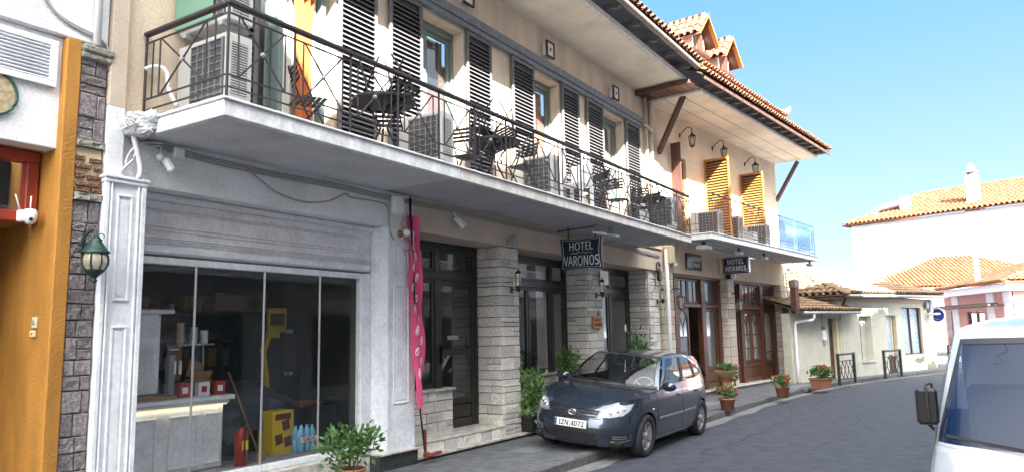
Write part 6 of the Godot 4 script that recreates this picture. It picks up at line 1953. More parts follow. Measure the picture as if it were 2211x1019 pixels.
	for y in [0.608, 0.642]: skin_part(gr, "grille_bar", M.blue_grey_paint, B, rect(-0.37, 0.37, y, y + 0.014), 0.016, 0.05, true)
	skin_part(gr, "grille_rim", M.blue_grey_paint, B, line_poly([Vector2(-0.36, 0.58), Vector2(0.36, 0.58), Vector2(0.43, 0.69), Vector2(-0.43, 0.69), Vector2(-0.36, 0.58), Vector2(0.36, 0.58)], 0.022), 0.018, 0.05, true)
	var bp: Vector3 = B.call(Vector2(0.001, 0.645)) + Vector3(0.035, 0, 0)
	var em := ns(true)
	for e in [[0.062, 0.043, 0.0, 0.0], [0.046, 0.016, 0.018, 0.0], [0.018, 0.040, -0.002, 0.0]]:
		var ring := []
		for k in 21: ring.append(bp + Vector3(0.004, e[2] + sin(TAU * k / 20) * e[1], cos(TAU * k / 20) * e[0]))
		tube(em, ring, 0.006, 5, false)
	P(gr, "badge", em, M.chrome)
	gr = skin_part(c, "lower_grille", M.trim_dark, B, [Vector2(-0.36, 0.255), Vector2(0.36, 0.255), Vector2(0.47, 0.44), Vector2(-0.47, 0.44)], 0.004, 0.06, true)
	for y in [0.29, 0.325, 0.36]: skin_part(gr, "grille_bar", M.seam, B, rect(-0.36, 0.36, y, y + 0.010), 0.012, 0.06, true)
	skin_part(gr, "bumper_crease", M.blue_grey_paint, B, line_poly([Vector2(-0.54, 0.47), Vector2(-0.50, 0.36), Vector2(-0.40, 0.245), Vector2(0.40, 0.245), Vector2(0.50, 0.36), Vector2(0.54, 0.47)], 0.03), 0.014, 0.05, true)
	var np := bx(c, "number_plate", M.label_white, 0.885, 0.897, 0.435, 0.545, -0.26, 0.26, 0.004)
	np.rotation.z = 0.08
	bx(np, "blue_band", M.iron_blue, 0.006, 0.0075, -0.052, 0.052, 0.215, 0.257, 0)
	words(np, "lettering", "IZN:4072", M.black, Vector3(0.0055, -0.002, -0.02), 0.075, Basis(Vector3.FORWARD, Vector3.UP, Vector3.RIGHT), "Droid Sans", 0.40, 1.0)
	# flanks: seams, mouldings, handles, mirrors
	for sg in [1.0, -1.0]:
		for x in [-0.40, -1.56, -2.45]:
			var s: float = s_of_x(x) * sg
			var y0 := 0.26 if x > -2.0 else 0.68
			skin_part(c, "door_seam", M.seam, B, rect(s - 0.005, s + 0.005, y0, top.call(s) - 0.005), 0.0015, 0.08, true)
		for k in [[-0.42, -1.53], [-1.59, -2.18]]:
			var a: float = minf(s_of_x(k[0]) * sg, s_of_x(k[1]) * sg)
			var b: float = maxf(s_of_x(k[0]) * sg, s_of_x(k[1]) * sg)
			skin_part(c, "side_moulding", M.alu, B, rect(a, b, 0.52, 0.555), 0.014, 0.08, true)
		var a1 := minf(s_of_x(-0.42) * sg, s_of_x(-2.2) * sg)
		var b1 := maxf(s_of_x(-0.42) * sg, s_of_x(-2.2) * sg)
		skin_part(c, "sill_strip", M.alu, B, rect(a1, b1, 0.235, 0.255), 0.006, 0.08, true)
		for x in [-1.38, -2.30]:
			var p: Vector3 = B.call(Vector2(s_of_x(x) * sg, 0.82))
			st = ns(true)
			ell(st, p + Vector3(0, 0, -sg * 0.012), Vector3(0.10, 0.022, 0.025), 8)
			P(c, "door_handle", st, M.blue_grey_paint)
		var mp := Vector3(-0.62, 1.0, -sg * 0.93)
		st = ns(true)
		ell(st, mp, Vector3(0.075, 0.075, 0.115), 10)
		var mm := P(c, "mirror", st, M.blue_grey_paint)
		st = ns()
		bar(st, Vector3(-0.60, 0.965, -sg * 0.78), mp + Vector3(0, -0.02, sg * 0.06), 0.05)
		P(mm, "arm", st, M.trim_dark)
		bx(mm, "indicator", M.seam, mp.x + 0.062, mp.x + 0.074, mp.y - 0.02, mp.y + 0.01, mp.z - 0.06, mp.z + 0.06, 0.003)
		for k in [[0.0, 0.0], [-2.6, 0.0]]: wheel(c, Vector3(k[0], 0.31, -sg * 0.755), -sg)
		var rl := minf(s_of_x(-3.02) * sg, s_of_x(-3.24) * sg)
		skin_part(c, "tail_light", M.fire_red, B, rect(rl, rl + absf(s_of_x(-3.24) - s_of_x(-3.02)), 0.72, 0.98), 0.006, 0.06, true)
		st = ns(true)
		ell(st, B.call(Vector2(s_of_x(-0.22) * sg, 0.68)), Vector3(0.03, 0.016, 0.012), 6)
		P(c, "side_repeater", st, M.lamp_silver)
	# inside
	bx(c, "dashboard", M.trim_dark, -0.95, -0.42, 0.70, 0.93, -0.70, 0.70, 0.06)
	for z in [-0.36, 0.36]:
		var q := bx(c, "seat", M.seat_cloth, -1.75, -1.25, 0.45, 0.62, z - 0.24, z + 0.24, 0.06)
		var bk := bx(q, "backrest", M.seat_cloth, -0.32, -0.16, 0.05, 0.62, -0.24, 0.24, 0.06)
		bk.rotation.z = 0.22
		bx(q, "headrest", M.seat_cloth, -0.48, -0.36, 0.66, 0.86, -0.13, 0.13, 0.05)
	bx(c, "rear_seat", M.seat_cloth, -2.75, -2.55, 0.45, 1.08, -0.62, 0.62, 0.06)
	st = ns(true)
	var wc := Vector3(-0.98, 0.90, -0.36)
	var rb := Basis(Vector3.BACK, 0.45)
	var pts := []
	for k in 21: pts.append(wc + rb * Vector3(0, cos(TAU * k / 20) * 0.18, sin(TAU * k / 20) * 0.18))
	tube(st, pts, 0.014, 6, false)
	for k in 3: tube(st, [wc, wc + rb * Vector3(0, cos(TAU * k / 3 + PI) * 0.18, sin(TAU * k / 3 + PI) * 0.18)], 0.016, 5)
	P(c, "steering_wheel", st, M.plastic_grey)
	st = ns()
	cbox(st, Vector3(-1.08, 1.34, 0), Vector3(0.03, 0.05, 0.2), 0.01)
	P(c, "rear_mirror", st, M.trim_dark)
	st = ns()
	bar(st, Vector3(-1.05, 1.32, 0), Vector3(-1.05, 1.14, 0.0), 0.008)
	cbox(st, Vector3(-1.05, 1.13, 0), Vector3(0.012, 0.03, 0.02), 0.004)
	P(c, "hanging_charm", st, M.plastic_white)

# ---------------------------------------------------------------- white van at the right edge
func van():
	var c := th("parked_van", "white forward-control van facing the viewer at the right edge, with a black mirror", "van", Vector3(6.33, 0, 0.37), PI)
	set_plan([Vector2(0, 0), Vector2(-0.015, 0.35), Vector2(-0.05, 0.62), Vector2(-0.14, 0.81), Vector2(-0.36, 0.885), Vector2(-1.2, 0.89), Vector2(-2.4, 0.89), Vector2(-3.3, 0.88), Vector2(-3.52, 0.76), Vector2(-3.58, 0.4), Vector2(-3.6, 0)])
	var S_end: float = plan_pts[-1][0]
	var top := func(s: float) -> float: return 0.93 + 0.055 * smoothstep(0.0, 1.3, absf(s))
	var B := func(q: Vector2) -> Vector3:
		var p := plan_at(q.x)
		var n := (plan_at(q.x + 0.01) - plan_at(q.x - 0.01)).cross(Vector3.UP).normalized()
		if n.dot(Vector3(p.x + 1.5, 0, p.z * 3.0)) < 0: n = -n
		return p - n * ramp(q.y, [[0.24, 0.05], [0.40, 0.0], [0.62, 0.0], [0.80, 0.025], [1.0, 0.075]]) + Vector3(0, q.y, 0)
	var outline := []
	for i in 61: outline.append(Vector2(lerpf(-S_end, S_end, i / 60.0), 0.24))
	for i in 121:
		var s := lerpf(S_end, -S_end, i / 120.0)
		outline.append(Vector2(s, top.call(s)))
	var arches := []
	for sg in [-1.0, 1.0]:
		for xw in [-0.62, -2.85]:
			var ap := []
			for k in 24: ap.append(Vector2(sg * s_of_x(xw) + cos(TAU * k / 24) * 0.33, 0.28 + sin(TAU * k / 24) * 0.33))
			arches.append(ap)
	var sh := skin_part(c, "body", M.white_paint, B, outline, 0.0, 0.08, true, arches)
	bx(c, "underbody", M.seam, -3.5, -0.1, 0.22, 0.34, -0.70, 0.70, 0.05)
	for sg in [-1.0, 1.0]:
		for xw in [-0.62, -2.85]:
			wheel(c, Vector3(xw, 0.28, sg * 0.69), sg, 0.28, 0.18, 5)
	var belt := func(k: float) -> Vector3:
		var s := s_of_x(lerpf(-0.30, -3.5, k))
		return B.call(Vector2(s, top.call(s)))
	var rail := func(k: float) -> Vector3: return Vector3(lerpf(-0.86, -3.5, k), 1.85 + 0.03 * sin(k * PI), -0.625)
	var G := func(q: Vector2) -> Vector3:
		var a: Vector3 = belt.call(q.x)
		var b: Vector3 = rail.call(q.x)
		return a.lerp(b, q.y) - Vector3(0, 0, 0.025 * sin(q.y * PI))
	var GR := func(q: Vector2) -> Vector3:
		var p: Vector3 = G.call(q)
		return Vector3(p.x, p.y, -p.z)
	var W := func(q: Vector2) -> Vector3:
		var a: Vector3 = B.call(Vector2(0.001 + q.x * s_of_x(-0.30), top.call(q.x * s_of_x(-0.30))))
		var r: Vector3 = rail.call(0.0)
		var b := Vector3(-0.66 - 0.20 * q.x * q.x, r.y + 0.02 * (1 - q.x * q.x), r.z * q.x)
		return a.lerp(b, q.y) + Vector3(0.03, 0.015, 0) * sin(q.y * PI)
	var wins := [[Vector2(0.07, 0.08), Vector2(0.28, 0.08), Vector2(0.28, 0.88), Vector2(0.15, 0.88)], [Vector2(0.31, 0.08), Vector2(0.62, 0.08), Vector2(0.62, 0.88), Vector2(0.31, 0.88)], [Vector2(0.66, 0.08), Vector2(0.94, 0.08), Vector2(0.93, 0.88), Vector2(0.66, 0.88)]]
	for sd in 2:
		var F = G if sd == 0 else GR
		var cs := skin_part(c, "cabin_side", M.white_paint, F, rect(0, 1, 0, 1), 0.0, 0.06, sd == 0, wins)
		for w in wins:
			skin_part(cs, "window", M.car_glass, F, w, -0.006, 0.10, sd == 0)
			skin_part(cs, "window_seal", M.trim_dark, F, line_poly(w + [w[0], w[1]], 0.014), 0.003, 0.06, sd == 0)
	var wp := [Vector2(-0.90, 0.07), Vector2(0.90, 0.07), Vector2(0.90, 0.90), Vector2(-0.90, 0.90)]
	var ws := skin_part(c, "windscreen_frame", M.white_paint, W, rect(-1, 1, 0, 1), 0.0, 0.07, true, [wp])
	skin_part(ws, "windscreen", M.van_glass, W, wp, -0.004, 0.1, true)
	skin_part(ws, "screen_seal", M.trim_dark, W, line_poly([wp[0], wp[1], wp[2], wp[3], wp[0], wp[1]], 0.055), 0.004, 0.07, true)
	var rows := []
	for i in 15:
		var row := []
		var k := i / 14.0
		for j in 17:
			var v := j / 8.0 - 1.0
			var e: Vector3 = rail.call(k)
			var wt: Vector3 = W.call(Vector2(v, 1.0))
			var fx: float = e.x + (wt.x - rail.call(0.0).x) * (1.0 - k)
			row.append(Vector3(fx, lerpf(wt.y, e.y, minf(1, k * 3)) + 0.10 * (1.0 - pow(absf(v), 2.5)) * smoothstep(-0.02, 0.4, k), e.z * v))
		rows.append(row)
	var st := ns(true)
	sheet(st, rows, true)
	P(c, "roof", st, M.white_paint)
	bx(c, "rear_panel", M.white_paint, -3.58, -3.5, 0.9, 1.86, -0.68, 0.68, 0.02)
	skin_part(c, "door_seam", M.seam, B, rect(s_of_x(-0.42) - 0.004, s_of_x(-0.42) + 0.004, 0.3, 0.98), 0.0015, 0.1, true)
	skin_part(c, "corner_seam", M.seam, B, rect(-s_of_x(-0.20) - 0.003, -s_of_x(-0.20) + 0.003, 0.3, 0.955), 0.0015, 0.1, true)
	skin_part(c, "corner_seam", M.seam, B, rect(s_of_x(-0.20) - 0.003, s_of_x(-0.20) + 0.003, 0.3, 0.955), 0.0015, 0.1, true)
	skin_part(c, "bumper", M.plastic_grey, B, rect(-1.0, 1.0, 0.27, 0.42), 0.02, 0.08, true)
	for sg in [-1.0, 1.0]:
		skin_part(c, "headlight", M.lamp_silver, B, rect(minf(sg * 0.42, sg * 0.70), maxf(sg * 0.42, sg * 0.70), 0.52, 0.70), 0.006, 0.05, true)
		# square black mirrors on tubular arms
		var m := P(c, "mirror", bmesh(Vector3(0.06, 0.27, 0.15), 0.022), M.black, Vector3(-0.20, 1.30, sg * 0.83))
		m.rotation.y = sg * 0.25
		bx(m, "mirror_glass", M.chrome, -0.030, -0.024, -0.115, 0.115, -0.06, 0.06, 0.002)
		st = ns(true)
		var o := -m.position
		tube(st, smooth([Vector3(-0.50, 1.42, sg * 0.73) + o, Vector3(-0.30, 1.46, sg * 0.77) + o, Vector3(-0.20, 1.455, sg * 0.83) + o, Vector3(-0.165, 1.40, sg * 0.83) + o, Vector3(-0.165, 1.18, sg * 0.83) + o], 4), 0.008, 6)
		tube(st, [Vector3(-0.18, 1.17, sg * 0.83) + o, Vector3(-0.30, 1.12, sg * 0.78) + o], 0.013, 6)
		P(m, "arm", st, M.trim_dark)
	for w in [[Vector2(0.80, 0.05), Vector2(0.05, 0.11)], [Vector2(-0.05, 0.05), Vector2(-0.80, 0.11)]]:
		st = ns()
		bar(st, W.call(w[0]) + Vector3(0.02, 0.012, 0), W.call(w[1]) + Vector3(0.022, 0.018, 0), 0.018)
		bar(st, W.call(w[0].lerp(w[1], 0.15)) + Vector3(0.035, 0.012, 0), W.call(w[0].lerp(w[1], 0.6)) + Vector3(0.035, 0.02, 0), 0.012)
		P(c, "wiper", st, M.trim_dark)
	bx(c, "dashboard", M.plastic_grey, -0.75, -0.28, 0.7, 0.95, -0.66, 0.66, 0.05)
	for z in [-0.36, 0.36]:
		var q := bx(c, "seat", M.seat_grey, -1.35, -0.9, 0.6, 0.75, z - 0.24, z + 0.24, 0.06)
		var bk := bx(q, "backrest", M.seat_grey, -0.34, -0.20, 0.0, 0.72, -0.24, 0.24, 0.07)
		bk.rotation.z = 0.15
	bx(c, "rear_seat", M.seat_grey, -2.7, -2.5, 0.6, 1.3, -0.6, 0.6, 0.05)
	st = ns(true)
	tube(st, smooth([Vector3(-0.70, 1.78, 0.30), Vector3(-0.68, 1.70, 0.28), Vector3(-0.66, 1.66, 0.36), Vector3(-0.66, 1.62, 0.30), Vector3(-0.66, 1.60, 0.38)], 4), 0.006, 5)
	P(c, "hanging_string", st, M.brown_paint)

# ---------------------------------------------------------------- smaller things
func plant(o: Node3D, c: Vector3, r: Vector3, n: int, size: float, mats: Array, sd: int, long := 1.0):
	var g := RandomNumberGenerator.new()
	g.seed = sd
	var s := ns()      # one bent leaf
	for sg in [-1.0, 1.0]:
		var a := [Vector3(0, 0, 0), Vector3(0, 0.25, sg * 0.28), Vector3(0.10, 0.65, sg * 0.22), Vector3(0.22, 1.0, 0)]
		var m := [Vector3(0, 0, 0), Vector3(0.06, 0.3, 0), Vector3(0.16, 0.68, 0), Vector3(0.22, 1.0, 0)]
		for i in 3:
			if sg > 0: quad(s, m[i], a[i], a[i + 1], m[i + 1])
			else: quad(s, a[i], m[i], m[i + 1], a[i + 1])
	var leaf_m := done(s)
	var clumps := []
	for i in 9: clumps.append(Vector3(g.randf_range(-1, 1), g.randf_range(-0.9, 1), g.randf_range(-1, 1)).limit_length(1.0))
	for k in mats.size():
		var mm := MultiMesh.new()
		mm.transform_format = MultiMesh.TRANSFORM_3D
		mm.mesh = leaf_m
		mm.instance_count = n / mats.size()
		for i in mm.instance_count:
			var q: Vector3 = clumps[g.randi() % 9] * 0.75 + Vector3(g.randfn(0, 0.27), g.randfn(0, 0.27), g.randfn(0, 0.27))
			var dir := (q * 0.8 + Vector3(g.randf_range(-0.7, 0.7), g.randf_range(0.0, 0.9), g.randf_range(-0.7, 0.7))).normalized()
			var x := dir.cross(Vector3(g.randf_range(-1, 1), 0.3, g.randf_range(-1, 1))).normalized()
			var sc := size * g.randf_range(0.6, 1.25)
			mm.set_instance_transform(i, Transform3D(Basis(x, dir * long, x.cross(dir)) * Basis.from_scale(Vector3(sc, sc, sc)), c + q * r))
		var mi := MultiMeshInstance3D.new()
		mi.name = nm(o, "foliage")
		mi.multimesh = mm
		mi.material_override = mats[k]
		mi.set_meta("kind", "stuff")
		o.add_child(mi)
	s = ns(true)
	for i in 7: tube(s, smooth([c - Vector3(0, r.y * 1.0, 0) + Vector3(g.randf_range(-0.05, 0.05), 0, g.randf_range(-0.05, 0.05)), c + clumps[i] * r * 0.4 + Vector3(0, -r.y * 0.2, 0), c + clumps[i] * r * 0.9], 3), 0.007, 5)
	var stem := P(o, "stem", s, M.stem)

func blooms(o: Node3D, c: Vector3, r: Vector3, n: int, sd: int):
	var g := RandomNumberGenerator.new()
	g.seed = sd
	for i in n:
		var d := Vector3(g.randf_range(-1, 1), g.randf_range(-0.1, 1.0), g.randf_range(-1, 1)).limit_length(1.0)
		var s := ns(true)
		for k in 6: ell(s, Vector3(g.randf_range(-0.025, 0.025), g.randf_range(-0.015, 0.02), g.randf_range(-0.025, 0.025)), Vector3(0.024, 0.018, 0.024), 5)
		P(o, "flower", s, M.petal_red, c + d * r)

func round_pot(o: Node3D, r: float, h: float):
	var s := ns(true)
	lathe(s, [[0.0, 0.0], [r * 0.72, 0.0], [r * 0.95, h * 0.86], [r * 1.05, h * 0.87], [r * 1.06, h], [r * 0.95, h], [r * 0.92, h * 0.9], [0.0, h * 0.9]], 24)
	P(o, "pot", s, M.terracotta)
	s = ns()
	lathe(s, [[r * 0.92, h * 0.905], [0.0, h * 0.93]], 16)
	P(o, "soil", s, M.soil)

func ac_unit(called: String, label: String, at: Vector3) -> Node3D:
	# long face with the fan grid looks along -x, the narrow louvred end looks to the street
	var o := th(called, label, "air conditioner", at, 0.0, "air conditioners on the hotel balconies")
	bx(o, "case", M.ac_white, 0.0, 0.30, 0.05, 0.75, -0.82, 0.0, 0.012)
	bx(o, "fan_face", M.ac_dark, -0.012, 0.004, 0.10, 0.70, -0.58, -0.04, 0.004)
	var s := ns()
	for i in 8: ab(s, -0.024, -0.014, 0.12 + i * 0.08, 0.128 + i * 0.08, -0.57, -0.05, 0)
	for i in 6: ab(s, -0.026, -0.013, 0.11, 0.69, -0.56 + i * 0.1, -0.552 + i * 0.1, 0)
	P(o, "fan_grid", s, M.ac_grid)
	bx(o, "louvre_back", M.ac_dark, 0.05, 0.24, 0.12, 0.66, -0.002, 0.003, 0)
	for i in 20:
		bx(o, "louvre", M.ac_white, 0.05, 0.14, 0.125 + i * 0.027, 0.137 + i * 0.027, 0.0, 0.012, 0.002)
		bx(o, "louvre", M.ac_white, 0.15, 0.24, 0.125 + i * 0.027, 0.137 + i * 0.027, 0.0, 0.012, 0.002)
	for z in [-0.70, -0.10]: bx(o, "foot", M.plastic_grey, -0.02, 0.32, 0.0, 0.05, z - 0.03, z + 0.03)
	return o

func make_chair(called: String, label: String) -> Node3D:
	var o := th(called, label, "chair", Vector3.ZERO, 0.0, "black metal chairs on the hotel balcony")
	for z in [-0.19, 0.19]:
		var s := ns(true)
		tube(s, smooth([Vector3(0.20, 0, z), Vector3(0.02, 0.42, z), Vector3(-0.16, 0.84, z), Vector3(-0.17, 0.88, z * 0.8)], 3), 0.011, 6)
		P(o, "leg", s, M.iron_dark)
		s = ns(true)
		tube(s, [Vector3(-0.22, 0, z * 0.92), Vector3(0.18, 0.45, z * 0.92)], 0.011, 6)
		P(o, "leg", s, M.iron_dark)
	var q := ns()
	for i in 6: ab(q, -0.16 + i * 0.06, -0.115 + i * 0.06, 0.44, 0.452, -0.19, 0.19, 0.003)
	P(o, "seat", q, M.iron_dark)
	q = ns()
	for i in 4: cbox(q, Vector3(-0.13 - i * 0.012, 0.66 + i * 0.055, 0), Vector3(0.01, 0.04, 0.37), 0.003)
	P(o, "backrest", q, M.iron_dark)
	return o

func make_table(label: String, at: Vector3) -> Node3D:
	var o := th("bistro_table", label, "table", at, 0.0, "round tables on the hotel balcony")
	var s := ns()
	lathe(s, [[0.0, 0.70], [0.39, 0.70], [0.40, 0.71], [0.40, 0.735], [0.39, 0.745], [0.0, 0.745]], 28)
	P(o, "tabletop", s, M.iron_dark)
	for k in 3:
		var d := Vector3(cos(TAU * k / 3 + 0.4), 0, sin(TAU * k / 3 + 0.4))
		s = ns(true)
		tube(s, smooth([d * 0.30, d * 0.10 + Vector3(0, 0.3, 0), d * 0.06 + Vector3(0, 0.45, 0), d * 0.25 + Vector3(0, 0.70, 0)], 3), 0.014, 6)
		P(o, "leg", s, M.iron_dark)
	return o

func box_lantern(o: Node3D, bracket: Array, k := 1.0):       # four-sided black lantern hanging at the origin
	var s := ns()
	lathe(s, [[0.10 * k, 0.14 * k], [0.11 * k, 0.15 * k], [0.03 * k, 0.21 * k], [0.02 * k, 0.25 * k], [0.0, 0.26 * k]], 4)
	P(o, "hood", s, M.iron_dark)
	s = ns()
	lathe(s, [[0.0, -0.15 * k], [0.02 * k, -0.14 * k], [0.055 * k, -0.12 * k], [0.06 * k, -0.10 * k]], 4)
	P(o, "base", s, M.iron_dark)
	s = ns()
	for i in 4:
		var d := Vector3(cos(TAU * i / 4), 0, sin(TAU * i / 4))
		bar(s, d * 0.06 * k + Vector3(0, -0.11 * k, 0), d * 0.10 * k + Vector3(0, 0.145 * k, 0), 0.014 * k)
	P(o, "frame", s, M.iron_dark)
	s = ns()
	lathe(s, [[0.055 * k, -0.10 * k], [0.093 * k, 0.138 * k]], 4)
	P(o, "pane", s, M.lamp_pane)
	s = ns(true)
	tube(s, smooth(bracket, 5), 0.012 * k, 6)
	ell(s, bracket[0], Vector3(0.035, 0.07, 0.02) * k, 6)
	P(o, "bracket", s, M.iron_dark)

func tube_lantern(label: String, at: Vector3):
	var o := th("wall_lantern", label, "lantern", at, 0.0, "tube lanterns on the stone pillars")
	var s := ns(true)
	lathe(s, [[0.045, -0.09], [0.045, 0.13]], 14)
	P(o, "glass_tube", s, M.lamp_pane)
	s = ns(true)
	lathe(s, [[0.052, 0.13], [0.055, 0.145], [0.03, 0.175], [0.012, 0.19], [0.012, 0.215], [0.0, 0.22]], 12)
	P(o, "cap", s, M.iron_dark)
	s = ns()
	lathe(s, [[0.0, -0.20], [0.03, -0.19], [0.05, -0.10], [0.05, -0.088], [0.0, -0.088]], 12)
	ab(s, -0.012, 0.012, -0.16, -0.14, -0.13, 0.0); ab(s, -0.035, 0.035, -0.21, -0.09, -0.15, -0.13, 0.01)
	ab(s, -0.06, 0.06, -0.10, -0.085, -0.006, 0.006)
	P(o, "bracket", s, M.iron_dark)
	s = ns()
	for i in 3: bar(s, Vector3(cos(i * 2.1), 0, sin(i * 2.1)) * 0.05 + Vector3(0, -0.09, 0), Vector3(cos(i * 2.1), 0, sin(i * 2.1)) * 0.05 + Vector3(0, 0.13, 0), 0.007)
	P(o, "cage_bar", s, M.iron_dark)

func cable(label: String, pts: Array, r: float, m: Material, group := ""):
	var s := ns(true)
	tube(s, smooth(pts, 6), r, 6)
	tag(P(self, "wall_cable", s, m), label, "cable", group)

func props():
	signs()
	flag()
	balcony_things()
	wall_things()
	planters()
	street_things()

func signs():
	var p := th("hotel_sign", "dark green hanging sign with concave edges reading HOTEL VARONOS", "sign", Vector3(12.55, 3.40, -6.45))
	mt("sign_green", 0.004, 0.018, 0.028, 0.35)
	var poly := []
	for i in 11: poly.append(Vector2(lerpf(-0.45, 0.45, i / 10.0), -0.305 + 0.035 * sin(PI * i / 10.0)))
	for i in range(1, 11): poly.append(Vector2(0.45 - 0.03 * sin(PI * i / 10.0), lerpf(-0.305, 0.305, i / 10.0)))
	for i in range(1, 11): poly.append(Vector2(lerpf(0.45, -0.45, i / 10.0), 0.305 - 0.035 * sin(PI * i / 10.0)))
	for i in range(1, 10): poly.append(Vector2(-0.45 + 0.03 * sin(PI * i / 10.0), lerpf(0.305, -0.305, i / 10.0)))
	var s := ns()
	extr(s, poly, Vector3(0.03, 0, 0), Vector3.BACK, Vector3.UP, Vector3(-0.06, 0, 0))
	P(p, "board", s, M.sign_green)
	s = ns()
	for i in poly.size():
		var a: Vector2 = poly[i] * 0.90
		var b: Vector2 = poly[(i + 1) % poly.size()] * 0.90
		bar(s, Vector3(-0.032, a.y, a.x), Vector3(-0.032, b.y, b.x), 0.008, 0.004)
	P(p, "border_line", s, M.letter)
	var BB := Basis(Vector3.BACK, Vector3.UP, Vector3.LEFT)
	words(p, "lettering", "HOTEL", M.letter, Vector3(-0.032, 0.14, 0.0), 0.155, BB, "Droid Sans", 0.50)
	words(p, "lettering", "VARONOS", M.letter, Vector3(-0.032, -0.135, 0.0), 0.19, BB, "Droid Sans", 0.74)
	s = ns(true)
	for sg in [-1.0, 1.0]:
		tube(s, smooth([Vector3(-0.034, 0.01, sg * 0.02), Vector3(-0.034, 0.035, sg * 0.06), Vector3(-0.034, 0.0, sg * 0.10), Vector3(-0.034, 0.02, sg * 0.15), Vector3(-0.034, 0.005, sg * 0.22)], 4), 0.006, 4)
	P(p, "flourish", s, M.letter)
	s = ns()
	for z in [-0.28, 0.30]: bar(s, Vector3(0, 0.28, z), Vector3(0, 0.53, z), 0.018)
	bar(s, Vector3(0, 0.47, -0.52), Vector3(0, 0.50, 0.42), 0.02)
	P(p, "hanger", s, M.iron_dark)
	p = th("wooden_plaque", "small orange wooden plaque with carved hotel name on the middle pillar", "plaque", Vector3(14.31, 2.12, -7.03))
	bx(p, "board", M.honey_wood, -0.21, 0.21, -0.125, 0.125, -0.03, 0.02, 0.008)
	words(p, "lettering", "HOTEL", M.brown_door, Vector3(0, 0.05, 0.021), 0.075, Basis.IDENTITY, "Droid Serif", 0.28)
	words(p, "lettering", "VARONOS", M.brown_door, Vector3(0, -0.05, 0.021), 0.075, Basis.IDENTITY, "Droid Serif", 0.36)
	bx(p, "lock_box", M.window_green, 0.06, 0.16, 0.13, 0.25, -0.03, 0.02, 0.006)
	p = th("paper_notice", "white paper notice with faint lines taped up on the middle pillar", "notice", Vector3(14.70, 3.09, -7.02))
	bx(p, "sheet", M.label_white, -0.20, 0.20, -0.15, 0.15, -0.003, 0.003, 0)
	for y in [0.07, 0.0]: bx(p, "print", M.plastic_grey, -0.12, 0.14, y, y + 0.006, 0.003, 0.004, 0)
	p = th("oval_sticker", "small white oval sticker on the glass of the right door", "sticker", Vector3(17.02, 2.0, -7.60))
	s = ns()
	lathe(s, [[0.0, 0.0], [0.07, 0.0], [0.07, 0.004], [0.0, 0.004]], 16, Vector3.ZERO, Basis(Vector3.RIGHT, PI / 2) * Basis.from_scale(Vector3(0.8, 1, 1.4)))
	P(p, "disc", s, M.label_white)

func flag():
	var f := th("feather_flag", "furled hot pink feather flag with white coffee beans beside the shop pilaster", "flag", Vector3(8.40, 0.21, -6.86))
	mt("pink", 0.80, 0.10, 0.26, 0.8)
	M.pink.backlight_enabled = true
	M.pink.backlight = Color(0.6, 0.05, 0.2)
	var pole := func(y: float) -> Vector3: return Vector3(-0.09 - 0.20 * (y / 3.65), y, -0.02 - 0.05 * (y / 3.65))
	var s := ns(true)
	tube(s, [Vector3(-0.04, 0.0, 0), pole.call(0.7), pole.call(2.0), pole.call(3.3)], 0.013, 8)
	tube(s, [pole.call(3.25), pole.call(3.5), pole.call(3.68) + Vector3(0.01, 0, 0)], 0.020, 8)
	P(f, "pole", s, M.black)
	var F := func(q: Vector2) -> Vector3:
		var y := lerpf(0.68, 3.42, q.y)
		var w := 0.21 + 0.15 * sin(clampf((1.0 - q.y) * 1.2, 0, 1) * PI * 0.62)
		if q.y < 0.22: w *= lerpf(0.35, 1.0, q.y / 0.22)
		var p: Vector3 = pole.call(y)
		return p + Vector3(w * (q.x - 0.42) + 0.01 * sin(y * 5.0), 0, 0.02 + 0.05 * sin(q.x * 4.0 + y * 0.8) * (0.4 + q.x) + 0.02 * sin(y * 7.0 + q.x * 3.0))
	var cl := skin_part(f, "cloth", M.pink, F, rect(0, 1, 0, 1), 0.0, 0.04, true)
	var g := RandomNumberGenerator.new()
	g.seed = 5
	for i in 15:
		var c := Vector2(0.30 if i % 2 == 0 else 0.66, 0.95 - i * 0.055)
		var pl := []
		var an := g.randf_range(0.4, 1.0)
		for k in 14:
			var d := Vector2(cos(TAU * k / 14) * 0.042, sin(TAU * k / 14) * 0.026).rotated(an)
			pl.append(c + Vector2(d.x * 4.2, d.y * 0.72))
		skin_part(cl, "coffee_bean", M.label_white, F, pl, 0.012, 0.03, true)
		var d2 := Vector2(0.04, 0).rotated(an)
		skin_part(cl, "bean_crease", M.pink, F, line_poly([c - Vector2(d2.x * 4.0, d2.y * 0.72), c + Vector2(0.03, 0.0), c + Vector2(d2.x * 4.0, d2.y * 0.72)], 0.012), 0.015, 0.03, true)
	mt("rust_red", 0.17, 0.03, 0.02, 0.7)
	s = ns()
	cbox(s, Vector3(0.08, 0.03, 0.06), Vector3(0.42, 0.04, 0.07), 0.012, Basis(Vector3.UP, 0.25))
	cbox(s, Vector3(-0.05, 0.035, 0.03), Vector3(0.08, 0.075, 0.09), 0.015)
	bar(s, Vector3(-0.04, 0.05, 0.0), Vector3(-0.05, 0.38, 0), 0.03)
	P(f, "base", s, M.rust_red)

